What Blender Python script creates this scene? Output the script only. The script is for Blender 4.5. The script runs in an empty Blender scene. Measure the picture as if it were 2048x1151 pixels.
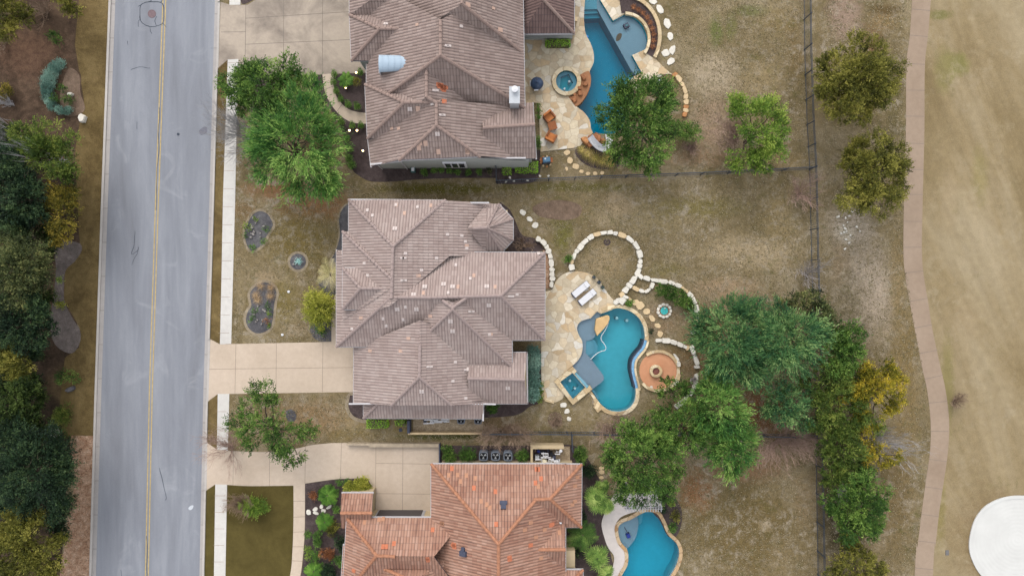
import bpy, math, random
import numpy as np
from mathutils import Vector, Matrix
from mathutils.geometry import delaunay_2d_cdt
R = math.radians
rnd = random.Random(7)
rs = np.random.RandomState(11)
scene = bpy.context.scene

# ------------------------------------------------------------------ camera, sky, sun, exposure
S = 0.045          # metres on the ground per photo pixel
H = 61.0           # drone height
cam_d = bpy.data.cameras.new('drone_camera')
cam = bpy.data.objects.new('drone_camera', cam_d)
scene.collection.objects.link(cam)
cam.location = (0, 0, H)
cam.rotation_euler = (0, 0, 0)
cam_d.sensor_width = 36.0
cam_d.lens = 36.0 * H / (2048 * S)
cam_d.clip_end = 2000
scene.camera = cam

SUN_EL, SUN_AZ = R(44), R(-14)      # soft light from the top left of the picture
w = bpy.data.worlds.new("World"); scene.world = w; w.use_nodes = True
nt = w.node_tree; nt.nodes.clear()
sky = nt.nodes.new('ShaderNodeTexSky'); sky.sky_type = 'NISHITA'; sky.sun_disc = False
sky.sun_elevation = SUN_EL; sky.sun_rotation = SUN_AZ; sky.dust_density = 6.0; sky.air_density = 1.0
hs = nt.nodes.new('ShaderNodeHueSaturation'); hs.inputs['Saturation'].default_value = 0.34
bg = nt.nodes.new('ShaderNodeBackground'); bg.inputs['Strength'].default_value = 0.15
wo = nt.nodes.new('ShaderNodeOutputWorld')
nt.links.new(sky.outputs[0], hs.inputs['Color']); 
cl = nt.nodes.new('ShaderNodeMix'); cl.data_type = 'RGBA'; cl.inputs[0].default_value = 0.5; cl.inputs[7].default_value = (5.8, 6.0, 6.3, 1)   # even cloud cover over the sky
nt.links.new(hs.outputs[0], cl.inputs[6]); nt.links.new(cl.outputs[2], bg.inputs[0]); nt.links.new(bg.outputs[0], wo.inputs[0])
sd = bpy.data.lights.new('sun', 'SUN'); sd.energy = 0.5; sd.angle = R(40); sd.color = (1.0, 0.96, 0.9)
sun = bpy.data.objects.new('sun', sd); scene.collection.objects.link(sun)
dv = Vector((math.sin(SUN_AZ) * math.cos(SUN_EL), math.cos(SUN_AZ) * math.cos(SUN_EL), math.sin(SUN_EL)))
sun.rotation_euler = dv.to_track_quat('Z', 'Y').to_euler(); sun.location = (0, 0, 80)
vs = scene.view_settings
vs.view_transform = 'Standard'; vs.look = 'None'; vs.gamma = 1.0; vs.use_curve_mapping = False
vs.exposure = 1.15
scene.cycles.use_denoising = True
scene.cycles.max_bounces = 6; scene.cycles.transparent_max_bounces = 12

# ------------------------------------------------------------------ helpers
KALB = 0.6
def C(r, g, b, k=KALB):
    def f(c):
        c /= 255.0
        return (c / 12.92 if c <= 0.04045 else ((c + 0.055) / 1.055) ** 2.4) * k
    return (f(r), f(g), f(b), 1.0)

def P(px, py, z=0.0):
    k = S * (H - z) / H
    return Vector(((px - 1024) * k, -(py - 575.5) * k, z))

def cr(pts, n=6, closed=True):
    """smooth curve through the points"""
    out = []; N = len(pts)
    rng = range(N) if closed else range(N - 1)
    for i in rng:
        if closed:
            p0, p1, p2, p3 = pts[i - 1], pts[i], pts[(i + 1) % N], pts[(i + 2) % N]
        else:
            p0, p1, p2, p3 = pts[max(i - 1, 0)], pts[i], pts[i + 1], pts[min(i + 2, N - 1)]
        for k in range(n):
            t = k / n
            out.append(tuple(0.5 * (2 * p1[j] + (p2[j] - p0[j]) * t + (2 * p0[j] - 5 * p1[j] + 4 * p2[j] - p3[j]) * t * t
                       + (3 * p1[j] - p0[j] - 3 * p2[j] + p3[j]) * t ** 3) for j in (0, 1)))
    if not closed: out.append(tuple(pts[-1][:2]))
    return out

def area(poly):
    return 0.5 * sum(poly[i - 1][0] * poly[i][1] - poly[i][0] * poly[i - 1][1] for i in range(len(poly)))

def offs(poly, d, closed=True):
    """offset a pixel outline by d pixels, outward positive for closed outlines"""
    n = len(poly); out = []
    sgn = 1.0 if (not closed or area(poly) > 0) else -1.0
    for i in range(n):
        a = poly[i - 1] if (closed or i > 0) else poly[i]
        b = poly[(i + 1) % n] if (closed or i < n - 1) else poly[i]
        tx, ty = b[0] - a[0], b[1] - a[1]; L = math.hypot(tx, ty) or 1
        out.append((poly[i][0] + sgn * ty / L * d, poly[i][1] - sgn * tx / L * d))
    return out

def circ(cx, cy, r, n=28, ry=None):
    ry = ry or r
    return [(cx + r * math.cos(2 * math.pi * i / n), cy + ry * math.sin(2 * math.pi * i / n)) for i in range(n)]

def tri(poly, holes=()):
    """triangulate an outline (pixel coordinates) with holes"""
    v = []; e = []; loops = [[tuple(p[:2]) for p in lp] for lp in [poly] + list(holes)]
    for lp in loops:
        b = len(v); k = len(lp); e += [(b + i, b + (i + 1) % k) for i in range(k)]; v += [Vector(p) for p in lp]
    vo, eo, fo, _, _, _ = delaunay_2d_cdt(v, e, [], 0, 1e-5)
    def inside(x, y, lp):
        r = False
        for i in range(len(lp)):
            (x1, y1), (x2, y2) = lp[i], lp[i - 1]
            if (y1 > y) != (y2 > y) and x < (x2 - x1) * (y - y1) / (y2 - y1) + x1: r = not r
        return r
    tr = []
    for t in fo:
        x = sum(vo[i].x for i in t) / 3; y = sum(vo[i].y for i in t) / 3
        if inside(x, y, loops[0]) and not any(inside(x, y, h) for h in loops[1:]): tr.append(list(t))
    return [(p.x, p.y) for p in vo], tr

class MB:
    def __init__(s): s.v = []; s.f = []; s.m = []
    def add(s, vs_, fs, mi=0):
        b = len(s.v); s.v += [tuple(x) for x in vs_]
        for q in fs: s.f.append([b + i for i in q]); s.m.append(mi)
        return s
    def sheet(s, poly, z, holes=(), mi=0):
        v, t = tri(poly, holes); pts = [P(x, y, 0) for x, y in v]
        pts = [(p.x, p.y, z) for p in pts]
        out = []
        for q in t:
            a, b, c = (pts[i] for i in q)
            if (b[0] - a[0]) * (c[1] - a[1]) - (b[1] - a[1]) * (c[0] - a[0]) < 0: q = q[::-1]
            out.append(q)
        return s.add(pts, out, mi)
    def wallring(s, poly, z0, z1, mi=0):
        n = len(poly); a = [P(x, y) for x, y in poly]
        v = [(p.x, p.y, z0) for p in a] + [(p.x, p.y, z1) for p in a]
        return s.add(v, [(i, (i + 1) % n, n + (i + 1) % n, n + i) for i in range(n)], mi)
    def slab(s, poly, z0, z1, holes=(), mi=0):
        s.sheet(poly, z1, holes, mi); s.wallring(poly, z0, z1, mi)
        for h in holes: s.wallring(h, z0, z1, mi)
        return s
    def box(s, c, sz, rz=0.0, mi=0, top=1.0, M=None):
        x, y, z = sz[0] / 2, sz[1] / 2, sz[2] / 2
        vv = [(-x, -y, -z), (x, -y, -z), (x, y, -z), (-x, y, -z), (-x * top, -y * top, z), (x * top, -y * top, z), (x * top, y * top, z), (-x * top, y * top, z)]
        if M is None: M = Matrix.Translation(Vector(c)) @ Matrix.Rotation(rz, 4, 'Z')
        return s.add([M @ Vector(q) for q in vv], [(3, 2, 1, 0), (4, 5, 6, 7), (0, 1, 5, 4), (1, 2, 6, 5), (2, 3, 7, 6), (3, 0, 4, 7)], mi)
    def tube(s, pts, rad, n=6, mi=0, cap=True):
        pts = [Vector(p) for p in pts]
        if not isinstance(rad, (list, tuple)): rad = [rad] * len(pts)
        rings = []
        for i, p in enumerate(pts):
            t = (pts[min(i + 1, len(pts) - 1)] - pts[max(i - 1, 0)]).normalized()
            a = Vector((0, 0, 1)) if abs(t.z) < 0.9 else Vector((1, 0, 0))
            x = t.cross(a).normalized(); y = t.cross(x)
            rings.append([p + (x * math.cos(2 * math.pi * k / n) + y * math.sin(2 * math.pi * k / n)) * rad[i] for k in range(n)])
        fs = []
        for i in range(len(pts) - 1):
            for k in range(n): fs.append((i * n + k, i * n + (k + 1) % n, (i + 1) * n + (k + 1) % n, (i + 1) * n + k))
        if cap: fs.append(tuple(range(n))); fs.append(tuple((len(pts) - 1) * n + k for k in reversed(range(n))))
        return s.add([q for r_ in rings for q in r_], fs, mi)
    def lathe(s, c, prof, n=24, mi=0, sx=1, sy=1):
        v = []; fs = []
        for r, z in prof:
            for k in range(n): v.append((c[0] + r * sx * math.cos(2 * math.pi * k / n), c[1] + r * sy * math.sin(2 * math.pi * k / n), c[2] + z))
        for i in range(len(prof) - 1):
            for k in range(n): fs.append((i * n + k, i * n + (k + 1) % n, (i + 1) * n + (k + 1) % n, (i + 1) * n + k))
        if prof[-1][0] > 1e-4: fs.append(tuple((len(prof) - 1) * n + k for k in range(n)))
        return s.add(v, fs, mi)

def tag(o, label=None, cat=None, group=None, kind=None):
    if label: o['label'] = label
    if cat: o['category'] = cat
    if group: o['group'] = group
    if kind: o['kind'] = kind
    return o
WL = {}
def link(o, parent, loc):
    scene.collection.objects.link(o)
    if parent is not None:
        o.parent = parent; pl = WL[parent.name]
        o.location = Vector(loc) - pl
    else: o.location = loc
    WL[o.name] = Vector(loc)
def thing(name, label, cat, loc, group=None):
    o = bpy.data.objects.new(name, None); o.empty_display_size = 0.3
    link(o, None, Vector(loc)); return tag(o, label, cat, group)
def npmesh(name, V, F, mats, mi=None, uv=None, attr=None):
    """V (n,3), F (m,4) arrays -> mesh"""
    me = bpy.data.meshes.new(name); n, m = len(V), len(F); k = F.shape[1]
    me.vertices.add(n); me.vertices.foreach_set('co', np.ascontiguousarray(V, dtype=np.float32).ravel())
    me.loops.add(m * k); me.loops.foreach_set('vertex_index', np.ascontiguousarray(F, dtype=np.int32).ravel())
    me.polygons.add(m); me.polygons.foreach_set('loop_start', np.arange(0, m * k, k, dtype=np.int32))
    me.polygons.foreach_set('loop_total', np.full(m, k, dtype=np.int32))
    for q in mats: me.materials.append(q)
    if uv is not None:
        l = me.uv_layers.new(name='UVMap'); l.data.foreach_set('uv', np.ascontiguousarray(uv, dtype=np.float32).ravel())
    if attr is not None:
        a = me.attributes.new('tint', 'FLOAT', 'FACE'); a.data.foreach_set('value', np.ascontiguousarray(attr, dtype=np.float32))
    me.update(calc_edges=True); me.validate(); return me
def obj(name, mb, mats, parent=None, label=None, cat=None, group=None, kind=None, smooth=False):
    if not isinstance(mats, (list, tuple)): mats = [mats]
    V = np.array(mb.v, dtype=float)
    if parent is not None: loc = WL[parent.name]
    else:
        lo, hi = V.min(0), V.max(0); loc = Vector(((lo[0] + hi[0]) / 2, (lo[1] + hi[1]) / 2, lo[2]))
        if kind == 'structure': loc = Vector((0, 0, 0))
    me = bpy.data.meshes.new(name)
    me.from_pydata([tuple(q) for q in (V - np.array(loc))], [], mb.f)
    for q in mats: me.materials.append(q)
    if len(mats) > 1: me.polygons.foreach_set('material_index', mb.m)
    if smooth: me.polygons.foreach_set('use_smooth', [True] * len(me.polygons))
    me.update(); o = bpy.data.objects.new(name, me); link(o, parent, loc)
    return tag(o, label, cat, group, kind)
def struct(name, mb, mats): return obj(name, mb, mats, kind='structure')
def dup(o, loc=None, rz=0.0, sc=1.0, parent=None, label=None, group=None):
    c = o.copy(); scene.collection.objects.link(c)
    if parent is not None: c.parent = parent
    else:
        c.location = loc; c.rotation_euler = (0, 0, rz)
        c.scale = sc if isinstance(sc, tuple) else (sc, sc, sc); WL[c.name] = Vector(loc)
        if label: c['label'] = label
        if group: c['group'] = group
    for ch in list(o.children): dup(ch, parent=c)
    return c

# ------------------------------------------------------------------ materials
class NT:
    def __init__(s, name):
        s.mat = bpy.data.materials.new(name); s.mat.use_nodes = True; s.t = s.mat.node_tree; s.t.nodes.clear()
        s.out = s.n('ShaderNodeOutputMaterial')
    def n(s, ty, **k):
        x = s.t.nodes.new(ty)
        for a, b in k.items(): setattr(x, a, b)
        return x
    def l(s, a, b): s.t.links.new(a, b)
    def put(s, sock, v):
        if hasattr(v, 'is_linked') or isinstance(v, bpy.types.NodeSocket): s.l(v, sock)
        else: sock.default_value = v
    def pos(s): return s.n('ShaderNodeNewGeometry').outputs['Position']
    def vmul(s, v, k):
        x = s.n('ShaderNodeVectorMath', operation='MULTIPLY'); s.l(v, x.inputs[0]); x.inputs[1].default_value = k; return x.outputs[0]
    def noise(s, v, scale, detail=5, rough=0.6, dist=0.0):
        x = s.n('ShaderNodeTexNoise'); s.l(v, x.inputs['Vector'])
        x.inputs['Scale'].default_value = scale; x.inputs['Detail'].default_value = detail
        x.inputs['Roughness'].default_value = rough; x.inputs['Distortion'].default_value = dist; return x.outputs[0]
    def ramp(s, f, stops, interp='LINEAR'):
        x = s.n('ShaderNodeValToRGB'); x.color_ramp.interpolation = interp; e = x.color_ramp.elements
        while len(e) < len(stops): e.new(0.5)
        for q, (p, c) in zip(e, stops): q.position = p; q.color = c
        s.l(f, x.inputs[0]); return x.outputs[0]
    def mr(s, f, a, b, c=0.0, d=1.0):
        x = s.n('ShaderNodeMapRange'); s.l(f, x.inputs[0])
        for i, q in enumerate((a, b, c, d)): x.inputs[i + 1].default_value = q
        return x.outputs[0]
    def math(s, op, a, b=0.0):
        x = s.n('ShaderNodeMath', operation=op); s.put(x.inputs[0], a); s.put(x.inputs[1], b); return x.outputs[0]
    def mix(s, f, a, b, mode='MIX'):
        x = s.n('ShaderNodeMix', data_type='RGBA', blend_type=mode)
        s.put(x.inputs[0], f); s.put(x.inputs[6], a); s.put(x.inputs[7], b); return x.outputs[2]
    def val(s, col, f):                       # multiply colour by a value
        x = s.n('ShaderNodeVectorMath', operation='SCALE'); s.l(col, x.inputs[0]); s.l(f, x.inputs['Scale']); return x.outputs[0]
    def bsdf(s, col, rough=0.9, bump=None, bs=0.5, bd=0.05, spec=0.25, metal=0.0):
        b = s.n('ShaderNodeBsdfPrincipled'); s.put(b.inputs['Base Color'], col); s.put(b.inputs['Roughness'], rough)
        b.inputs['Specular IOR Level'].default_value = spec; b.inputs['Metallic'].default_value = metal
        if bump is not None:
            q = s.n('ShaderNodeBump'); q.inputs['Strength'].default_value = bs; q.inputs['Distance'].default_value = bd
            s.l(bump, q.inputs['Height']); s.l(q.outputs[0], b.inputs['Normal'])
        s.l(b.outputs[0], s.out.inputs['Surface']); return s.mat

def simple(name, col, var=0.15, scale=6.0, rough=0.8, metal=0.0, spec=0.3):
    t = NT(name); p = t.pos(); n = t.noise(p, scale, 5)
    c = t.ramp(n, [(0.3, tuple(x * (1 - var) for x in col[:3]) + (1,)), (0.7, tuple(min(1, x * (1 + var)) for x in col[:3]) + (1,))])
    return t.bsdf(c, rough, spec=spec, metal=metal)

def ground_mat(name, stops, s1=0.35, patches=(), fine=(22, 0.35), mid=(3.0, 0.3), bump=0.6, stretch=None, rough=1.0, thatch=None, turn=0.0):
    """dry turf or soil: broad drifts of colour, patches with their own place, fine blade-scale mottling"""
    t = NT(name); p = t.pos()
    q = p
    if turn:
        vr = t.n('ShaderNodeVectorRotate', rotation_type='Z_AXIS'); t.l(p, vr.inputs['Vector']); vr.inputs['Angle'].default_value = turn; q = vr.outputs[0]
    if stretch: q = t.vmul(q, stretch)
    c = t.ramp(t.noise(q, s1, 7, 0.62, 0.6), stops)
    nz = t.noise(p, 0.9, 6, 0.7)
    nz2 = t.noise(p, 5.0, 5, 0.7)
    nsum = t.math('ADD', t.math('MULTIPLY', nz, 1.2), t.math('MULTIPLY', nz2, 1.0))
    for (px, py, rx, ry, col, st) in patches:
        ctr = P(px, py)
        v = t.n('ShaderNodeVectorMath', operation='SUBTRACT'); t.l(p, v.inputs[0]); v.inputs[1].default_value = (ctr.x, ctr.y, 0)
        v2 = t.vmul(v.outputs[0], (1 / (rx * S), 1 / (ry * S), 0))
        ln = t.n('ShaderNodeVectorMath', operation='LENGTH'); t.l(v2, ln.inputs[0])
        d = t.math('ADD', ln.outputs['Value'], nsum)
        m = t.mr(d, 1.5, 2.15, st, 0.0)
        c = t.mix(m, c, col)
    if thatch:
        for sc_, th, col, amt, off in thatch:
            o_ = t.n('ShaderNodeVectorMath', operation='ADD'); t.l(p, o_.inputs[0]); o_.inputs[1].default_value = (off, off * 2, 0)
            a_ = t.noise(o_.outputs[0], sc_, 9, 0.78, 0.3); g_ = t.noise(o_.outputs[0], 0.12, 4, 0.6)
            c = t.mix(t.math('MULTIPLY', t.mr(a_, th, th + 0.10, 0, 1), t.mr(g_, 0.36, 0.62, amt * .15, amt)), c, col)
    f1 = t.noise(p, fine[0], 3, 0.7); m1 = t.mr(f1, 0.3, 0.7, 1 - fine[1], 1 + fine[1])
    f2 = t.noise(p, mid[0], 5, 0.7); m2 = t.mr(f2, 0.3, 0.7, 1 - mid[1], 1 + mid[1])
    if turn: m2 = t.math('MULTIPLY', m2, t.mr(t.noise(t.vmul(q, (1, 0.12, 1)), 1.3, 4, 0.6), 0.3, 0.7, 0.93, 1.07))
    c = t.val(c, t.math('MULTIPLY', m1, m2))
    return t.bsdf(c, rough, bump=f1, bs=bump, bd=0.06, spec=0.1)

def leaf_mat(name, dark, mid_, light, k=1.0):
    t = NT(name); a = t.n('ShaderNodeAttribute'); a.attribute_name = 'tint'
    n = t.noise(t.pos(), 0.9, 3)
    f = t.math('ADD', t.math('MULTIPLY', a.outputs['Fac'], 0.75), t.math('MULTIPLY', t.math('SUBTRACT', n, 0.5), 0.9))
    c = t.ramp(f, [(0.0, C(*dark, k)), (0.4, C(*mid_, k)), (0.85, C(*light, k))])
    b = t.n('ShaderNodeBsdfPrincipled'); t.l(c, b.inputs['Base Color']); b.inputs['Roughness'].default_value = 0.6
    b.inputs['Specular IOR Level'].default_value = 0.2
    tr = t.n('ShaderNodeBsdfTranslucent'); t.l(c, tr.inputs['Color'])
    mx = t.n('ShaderNodeMixShader'); mx.inputs[0].default_value = 0.45
    t.l(b.outputs[0], mx.inputs[1]); t.l(tr.outputs[0], mx.inputs[2]); t.l(mx.outputs[0], t.out.inputs['Surface'])
    return t.mat

def concrete(name, col, col2, stain=0.5, sscale=0.22):
    t = NT(name); p = t.pos()
    c = t.mix(t.mr(t.noise(p, sscale, 7, 0.65, 0.5), 0.42, 0.68, 0, stain), col, col2)
    n2 = t.noise(p, 2.5, 6, 0.7); n3 = t.noise(p, 30, 2)
    c = t.val(c, t.math('MULTIPLY', t.mr(n2, 0.3, 0.7, 0.93, 1.07), t.mr(n3, 0.3, 0.7, 0.94, 1.06)))
    return t.bsdf(c, 0.9, bump=n3, bs=0.2, bd=0.01)

def flagstone(name, cols, grout, scale=1.3):
    t = NT(name); p = t.pos()
    wv = t.n('ShaderNodeVectorMath', operation='ADD'); t.l(p, wv.inputs[0])
    nn = t.n('ShaderNodeTexNoise'); t.l(p, nn.inputs['Vector']); nn.inputs['Scale'].default_value = 1.2
    t.l(t.vmul(nn.outputs[1], (0.55, 0.55, 0)), wv.inputs[1])
    v = wv.outputs[0]
    a = t.n('ShaderNodeTexVoronoi', voronoi_dimensions='2D'); a.inputs['Scale'].default_value = scale; t.l(v, a.inputs['Vector'])
    e = t.n('ShaderNodeTexVoronoi', voronoi_dimensions='2D', feature='DISTANCE_TO_EDGE'); e.inputs['Scale'].default_value = scale; t.l(v, e.inputs['Vector'])
    sp = t.n('ShaderNodeSeparateColor'); t.l(a.outputs['Color'], sp.inputs[0])
    c = t.ramp(sp.outputs[0], [(i / max(1, len(cols) - 1), q) for i, q in enumerate(cols)])
    n2 = t.noise(p, 4.0, 6, 0.7)
    c = t.val(c, t.math('MULTIPLY', t.mr(sp.outputs[1], 0, 1, 0.85, 1.15), t.mr(n2, 0.3, 0.7, 0.86, 1.14)))
    m = t.mr(e.outputs['Distance'], 0.02, 0.06, 0.75, 0.0)
    c = t.mix(m, c, grout)
    return t.bsdf(c, 0.85, bump=t.mr(e.outputs['Distance'], 0.0, 0.08), bs=0.4, bd=0.02)

def tile_mat(name, stops, dirt_shade, dirt_amt=0.6, lift=0.86, mix_=0.30):
    """barrel tiles: every tile its own shade (uv counts tiles), weather streaks running down the slope"""
    t = NT(name); uv = t.n('ShaderNodeUVMap').outputs[0]
    fl = t.n('ShaderNodeVectorMath', operation='FLOOR'); t.l(uv, fl.inputs[0])
    wn = t.n('ShaderNodeTexWhiteNoise', noise_dimensions='2D'); t.l(fl.outputs[0], wn.inputs['Vector'])
    p = t.pos(); drift = t.noise(p, 0.35, 5)
    f = t.math('ADD', t.math('MULTIPLY', wn.outputs['Value'], mix_), t.math('MULTIPLY', drift, 1 - mix_))
    c = t.ramp(f, stops)
    st = t.noise(t.vmul(uv, (0.9, 0.12, 1)), 1.6, 4, 0.7)
    big = t.noise(p, 0.5, 4)
    m = t.math('MULTIPLY', t.mr(st, 0.52, 0.78, 0, 1), t.mr(big, 0.35, 0.65, 0.25, dirt_amt))
    c = t.mix(m, c, dirt_shade)
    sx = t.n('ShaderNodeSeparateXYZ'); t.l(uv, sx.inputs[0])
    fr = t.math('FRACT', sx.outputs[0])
    ch = t.mr(t.math('ABSOLUTE', t.math('SUBTRACT', fr, 0.5)), 0.24, 0.48, 0.0, 0.5)     # dirt and painted-in groove shade darken the channels between barrels
    c = t.mix(t.math('MULTIPLY', ch, t.mr(st, 0.3, 0.6, 0.55, 1.0)), c, dirt_shade)
    return t.bsdf(t.val(c, t.math('ADD', lift, 0.0)), 0.85, spec=0.2)

def water_mat(name, absorb, density=1.0):
    t = NT(name); n = t.noise(t.pos(), 3.0, 4)
    bp = t.n('ShaderNodeBump'); bp.inputs['Strength'].default_value = 0.25; bp.inputs['Distance'].default_value = 0.03; t.l(n, bp.inputs['Height'])
    g = t.n('ShaderNodeBsdfGlossy'); g.inputs['Roughness'].default_value = 0.06; t.l(bp.outputs[0], g.inputs['Normal'])
    tr = t.n('ShaderNodeBsdfTransparent')
    fr = t.n('ShaderNodeFresnel'); fr.inputs['IOR'].default_value = 1.33; t.l(bp.outputs[0], fr.inputs['Normal'])
    mx = t.n('ShaderNodeMixShader'); t.l(fr.outputs[0], mx.inputs[0]); t.l(tr.outputs[0], mx.inputs[1]); t.l(g.outputs[0], mx.inputs[2])
    t.l(mx.outputs[0], t.out.inputs['Surface'])
    va = t.n('ShaderNodeVolumeAbsorption'); va.inputs['Color'].default_value = absorb; va.inputs['Density'].default_value = density
    t.l(va.outputs[0], t.out.inputs['Volume']); return t.mat
# ------------------------------------------------------------------ the ground and what is laid on it
def smooth(pts, n=5):
    """closed outline; a point with a third value is a sharp corner"""
    ci = [i for i, p in enumerate(pts) if len(p) > 2]
    if not ci: return cr(pts, n)
    pts = pts[ci[0]:] + pts[:ci[0]]; ci = [i for i, p in enumerate(pts) if len(p) > 2] + [len(pts)]
    pts = pts + [pts[0]]; out = []
    for a, b in zip(ci[:-1], ci[1:]):
        seg = [p[:2] for p in pts[a:b + 1]]
        out += (cr(seg, n, False) if len(seg) > 2 else seg)[:-1]
    return out

POOL1 = smooth([(1171, -4), (1168.5, 19), (1168, 42), (1171, 67), (1181, 87), (1187, 106), (1187, 125), (1179, 143, 1), (1181, 161), (1176, 183), (1161, 206),
    (1152, 213, 1), (1168, 225), (1179, 241), (1182, 257), (1186, 266, 1), (1222, 268, 1), (1243, 258), (1250, 235), (1251, 205), (1254, 176), (1257, 163), (1267, 154),
    (1283.5, 146, 1), (1264, 111, 1), (1298, 96, 1), (1293, 71), (1283, 49), (1267, 34), (1253, 28, 1), (1225.7, 42, 1), (1200, 0, 1), (1196, -24, 1), (1178, -24)])
POOL2 = smooth([(1202, 627, 1), (1209, 622), (1221, 618), (1239, 616), (1260, 622), (1277, 635), (1286, 651), (1289, 667), (1289, 679), (1284, 694), (1274, 706), (1265, 720),
    (1263, 738), (1266, 755), (1271, 776), (1270, 797), (1263, 811), (1251, 819.5), (1235, 822.5), (1218, 819.5), (1204, 810), (1192, 795), (1181, 779, 1), (1144.5, 731, 1), (1157, 718.5),
    (1164, 703), (1164.5, 683), (1157, 668), (1154, 654), (1160, 643.5), (1171, 638.5), (1181, 636, 1), (1194, 622.5, 1)])
SPA2 = [(1119.8, 762), (1144.4, 744), (1170, 773.6), (1145.6, 797)]
POOL3 = smooth([(1236, 1056), (1243, 1045), (1262, 1037), (1278, 1028), (1294, 1022), (1313, 1026), (1324, 1043), (1335, 1067), (1353, 1086), (1358, 1107), (1351, 1132),
    (1340, 1151), (1325, 1180), (1290, 1195), (1250, 1185), (1238, 1165), (1244, 1148), (1255, 1127), (1255, 1100), (1241, 1081)])
SPA1 = circ(1132.5, 164, 21, 32)

M = {}
G = lambda *c: C(*c)
yard_patches = [
    (1430, 150, 62, 60, G(172, 156, 132), .8), (1520, 160, 60, 60, G(150, 132, 98), .6), (1432, 62, 18, 40, G(92, 104, 50), .7), (1500, 22, 45, 16, G(92, 100, 52), .6), (1462, 55, 16, 30, G(100, 108, 56), .5),
    (1425, 250, 60, 70, G(160, 137, 114), .8), (1400, 315, 90, 22, G(150, 124, 98), .8), (1560, 320, 60, 20, G(142, 122, 84), .7), (1590, 90, 25, 90, G(118, 98, 64), .6), (1560, 40, 50, 40, G(128, 110, 72), .5),
    (1300, 430, 90, 45, G(150, 134, 100), .7), (1500, 505, 110, 40, G(166, 148, 118), .8), (1450, 575, 80, 26, G(164, 140, 112), .8), (1240, 410, 40, 30, G(160, 140, 112), .6), (1215, 440, 30, 20, G(165, 148, 120), .5),
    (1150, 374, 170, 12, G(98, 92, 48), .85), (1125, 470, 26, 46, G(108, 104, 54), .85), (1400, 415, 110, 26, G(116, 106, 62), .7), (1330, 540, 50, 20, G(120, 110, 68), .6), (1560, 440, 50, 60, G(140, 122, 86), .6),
    (1690, 30, 42, 62, G(150, 128, 112), .9), (1745, 100, 28, 60, G(118, 88, 62), .7), (1765, 40, 34, 34, G(140, 116, 80), .7), (1770, 20, 40, 12, G(92, 76, 48), .8), (1788, 210, 20, 120, G(92, 84, 52), .6), (1700, 450, 60, 60, G(172, 158, 140), .9), (1725, 590, 80, 130, G(170, 154, 136), .9), (1690, 470, 24, 24, G(204, 194, 176), .7),
    (1680, 520, 24, 60, G(150, 130, 104), .7), (1795, 560, 20, 120, G(136, 116, 80), .6), (1810, 790, 34, 230, G(126, 106, 68), .7), (1740, 1090, 40, 60, G(140, 122, 92), .6),
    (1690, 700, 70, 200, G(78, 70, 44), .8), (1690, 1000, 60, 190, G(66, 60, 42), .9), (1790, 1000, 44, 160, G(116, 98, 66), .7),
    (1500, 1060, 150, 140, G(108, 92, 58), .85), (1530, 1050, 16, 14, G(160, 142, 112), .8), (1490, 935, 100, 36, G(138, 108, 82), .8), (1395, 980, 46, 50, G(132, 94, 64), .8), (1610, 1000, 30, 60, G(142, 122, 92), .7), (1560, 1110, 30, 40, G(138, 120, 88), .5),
    (1530, 820, 90, 60, G(122, 84, 58), .95), (1440, 700, 80, 100, G(120, 90, 62), .85), (1340, 850, 110, 50, G(104, 94, 56), .8), (1160, 840, 100, 26, G(136, 120, 88), .7), (1000, 850, 60, 30, G(126, 104, 78), .7),
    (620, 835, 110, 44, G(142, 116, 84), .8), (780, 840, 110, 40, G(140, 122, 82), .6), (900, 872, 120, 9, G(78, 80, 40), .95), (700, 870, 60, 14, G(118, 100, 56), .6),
    (630, 410, 90, 40, G(144, 106, 74), .85), (600, 480, 90, 70, G(116, 100, 56), .8), (560, 600, 60, 60, G(122, 108, 60), .6), (530, 555, 40, 16, G(160, 140, 112), .6), (590, 660, 30, 16, G(156, 138, 112), .6), (490, 420, 30, 26, G(126, 100, 70), .6), (480, 600, 12, 70, G(150, 134, 104), .5), (600, 560, 14, 14, G(150, 132, 104), .5),
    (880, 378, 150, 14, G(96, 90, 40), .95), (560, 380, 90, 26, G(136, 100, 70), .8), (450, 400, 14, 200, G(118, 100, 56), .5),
    (1320, 640, 46, 40, G(140, 116, 90), .8), (1350, 720, 40, 36, G(124, 100, 70), .8), (1215, 520, 46, 40, G(158, 138, 106), .6), (1500, 640, 20, 14, G(140, 110, 80), .5)]
M['ground'] = ground_mat('dry_turf', [(0.3, G(104, 92, 64)), (0.5, G(128, 113, 84)), (0.68, G(148, 134, 108))], 0.22, yard_patches, fine=(11, 0.40), mid=(2.6, 0.2), thatch=[(1.1, 0.50, G(162, 150, 132), .85, 3.1), (0.9, 0.53, G(88, 86, 44), .6, 41.7), (2.4, 0.56, G(96, 78, 54), .6, 77.0)])
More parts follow.
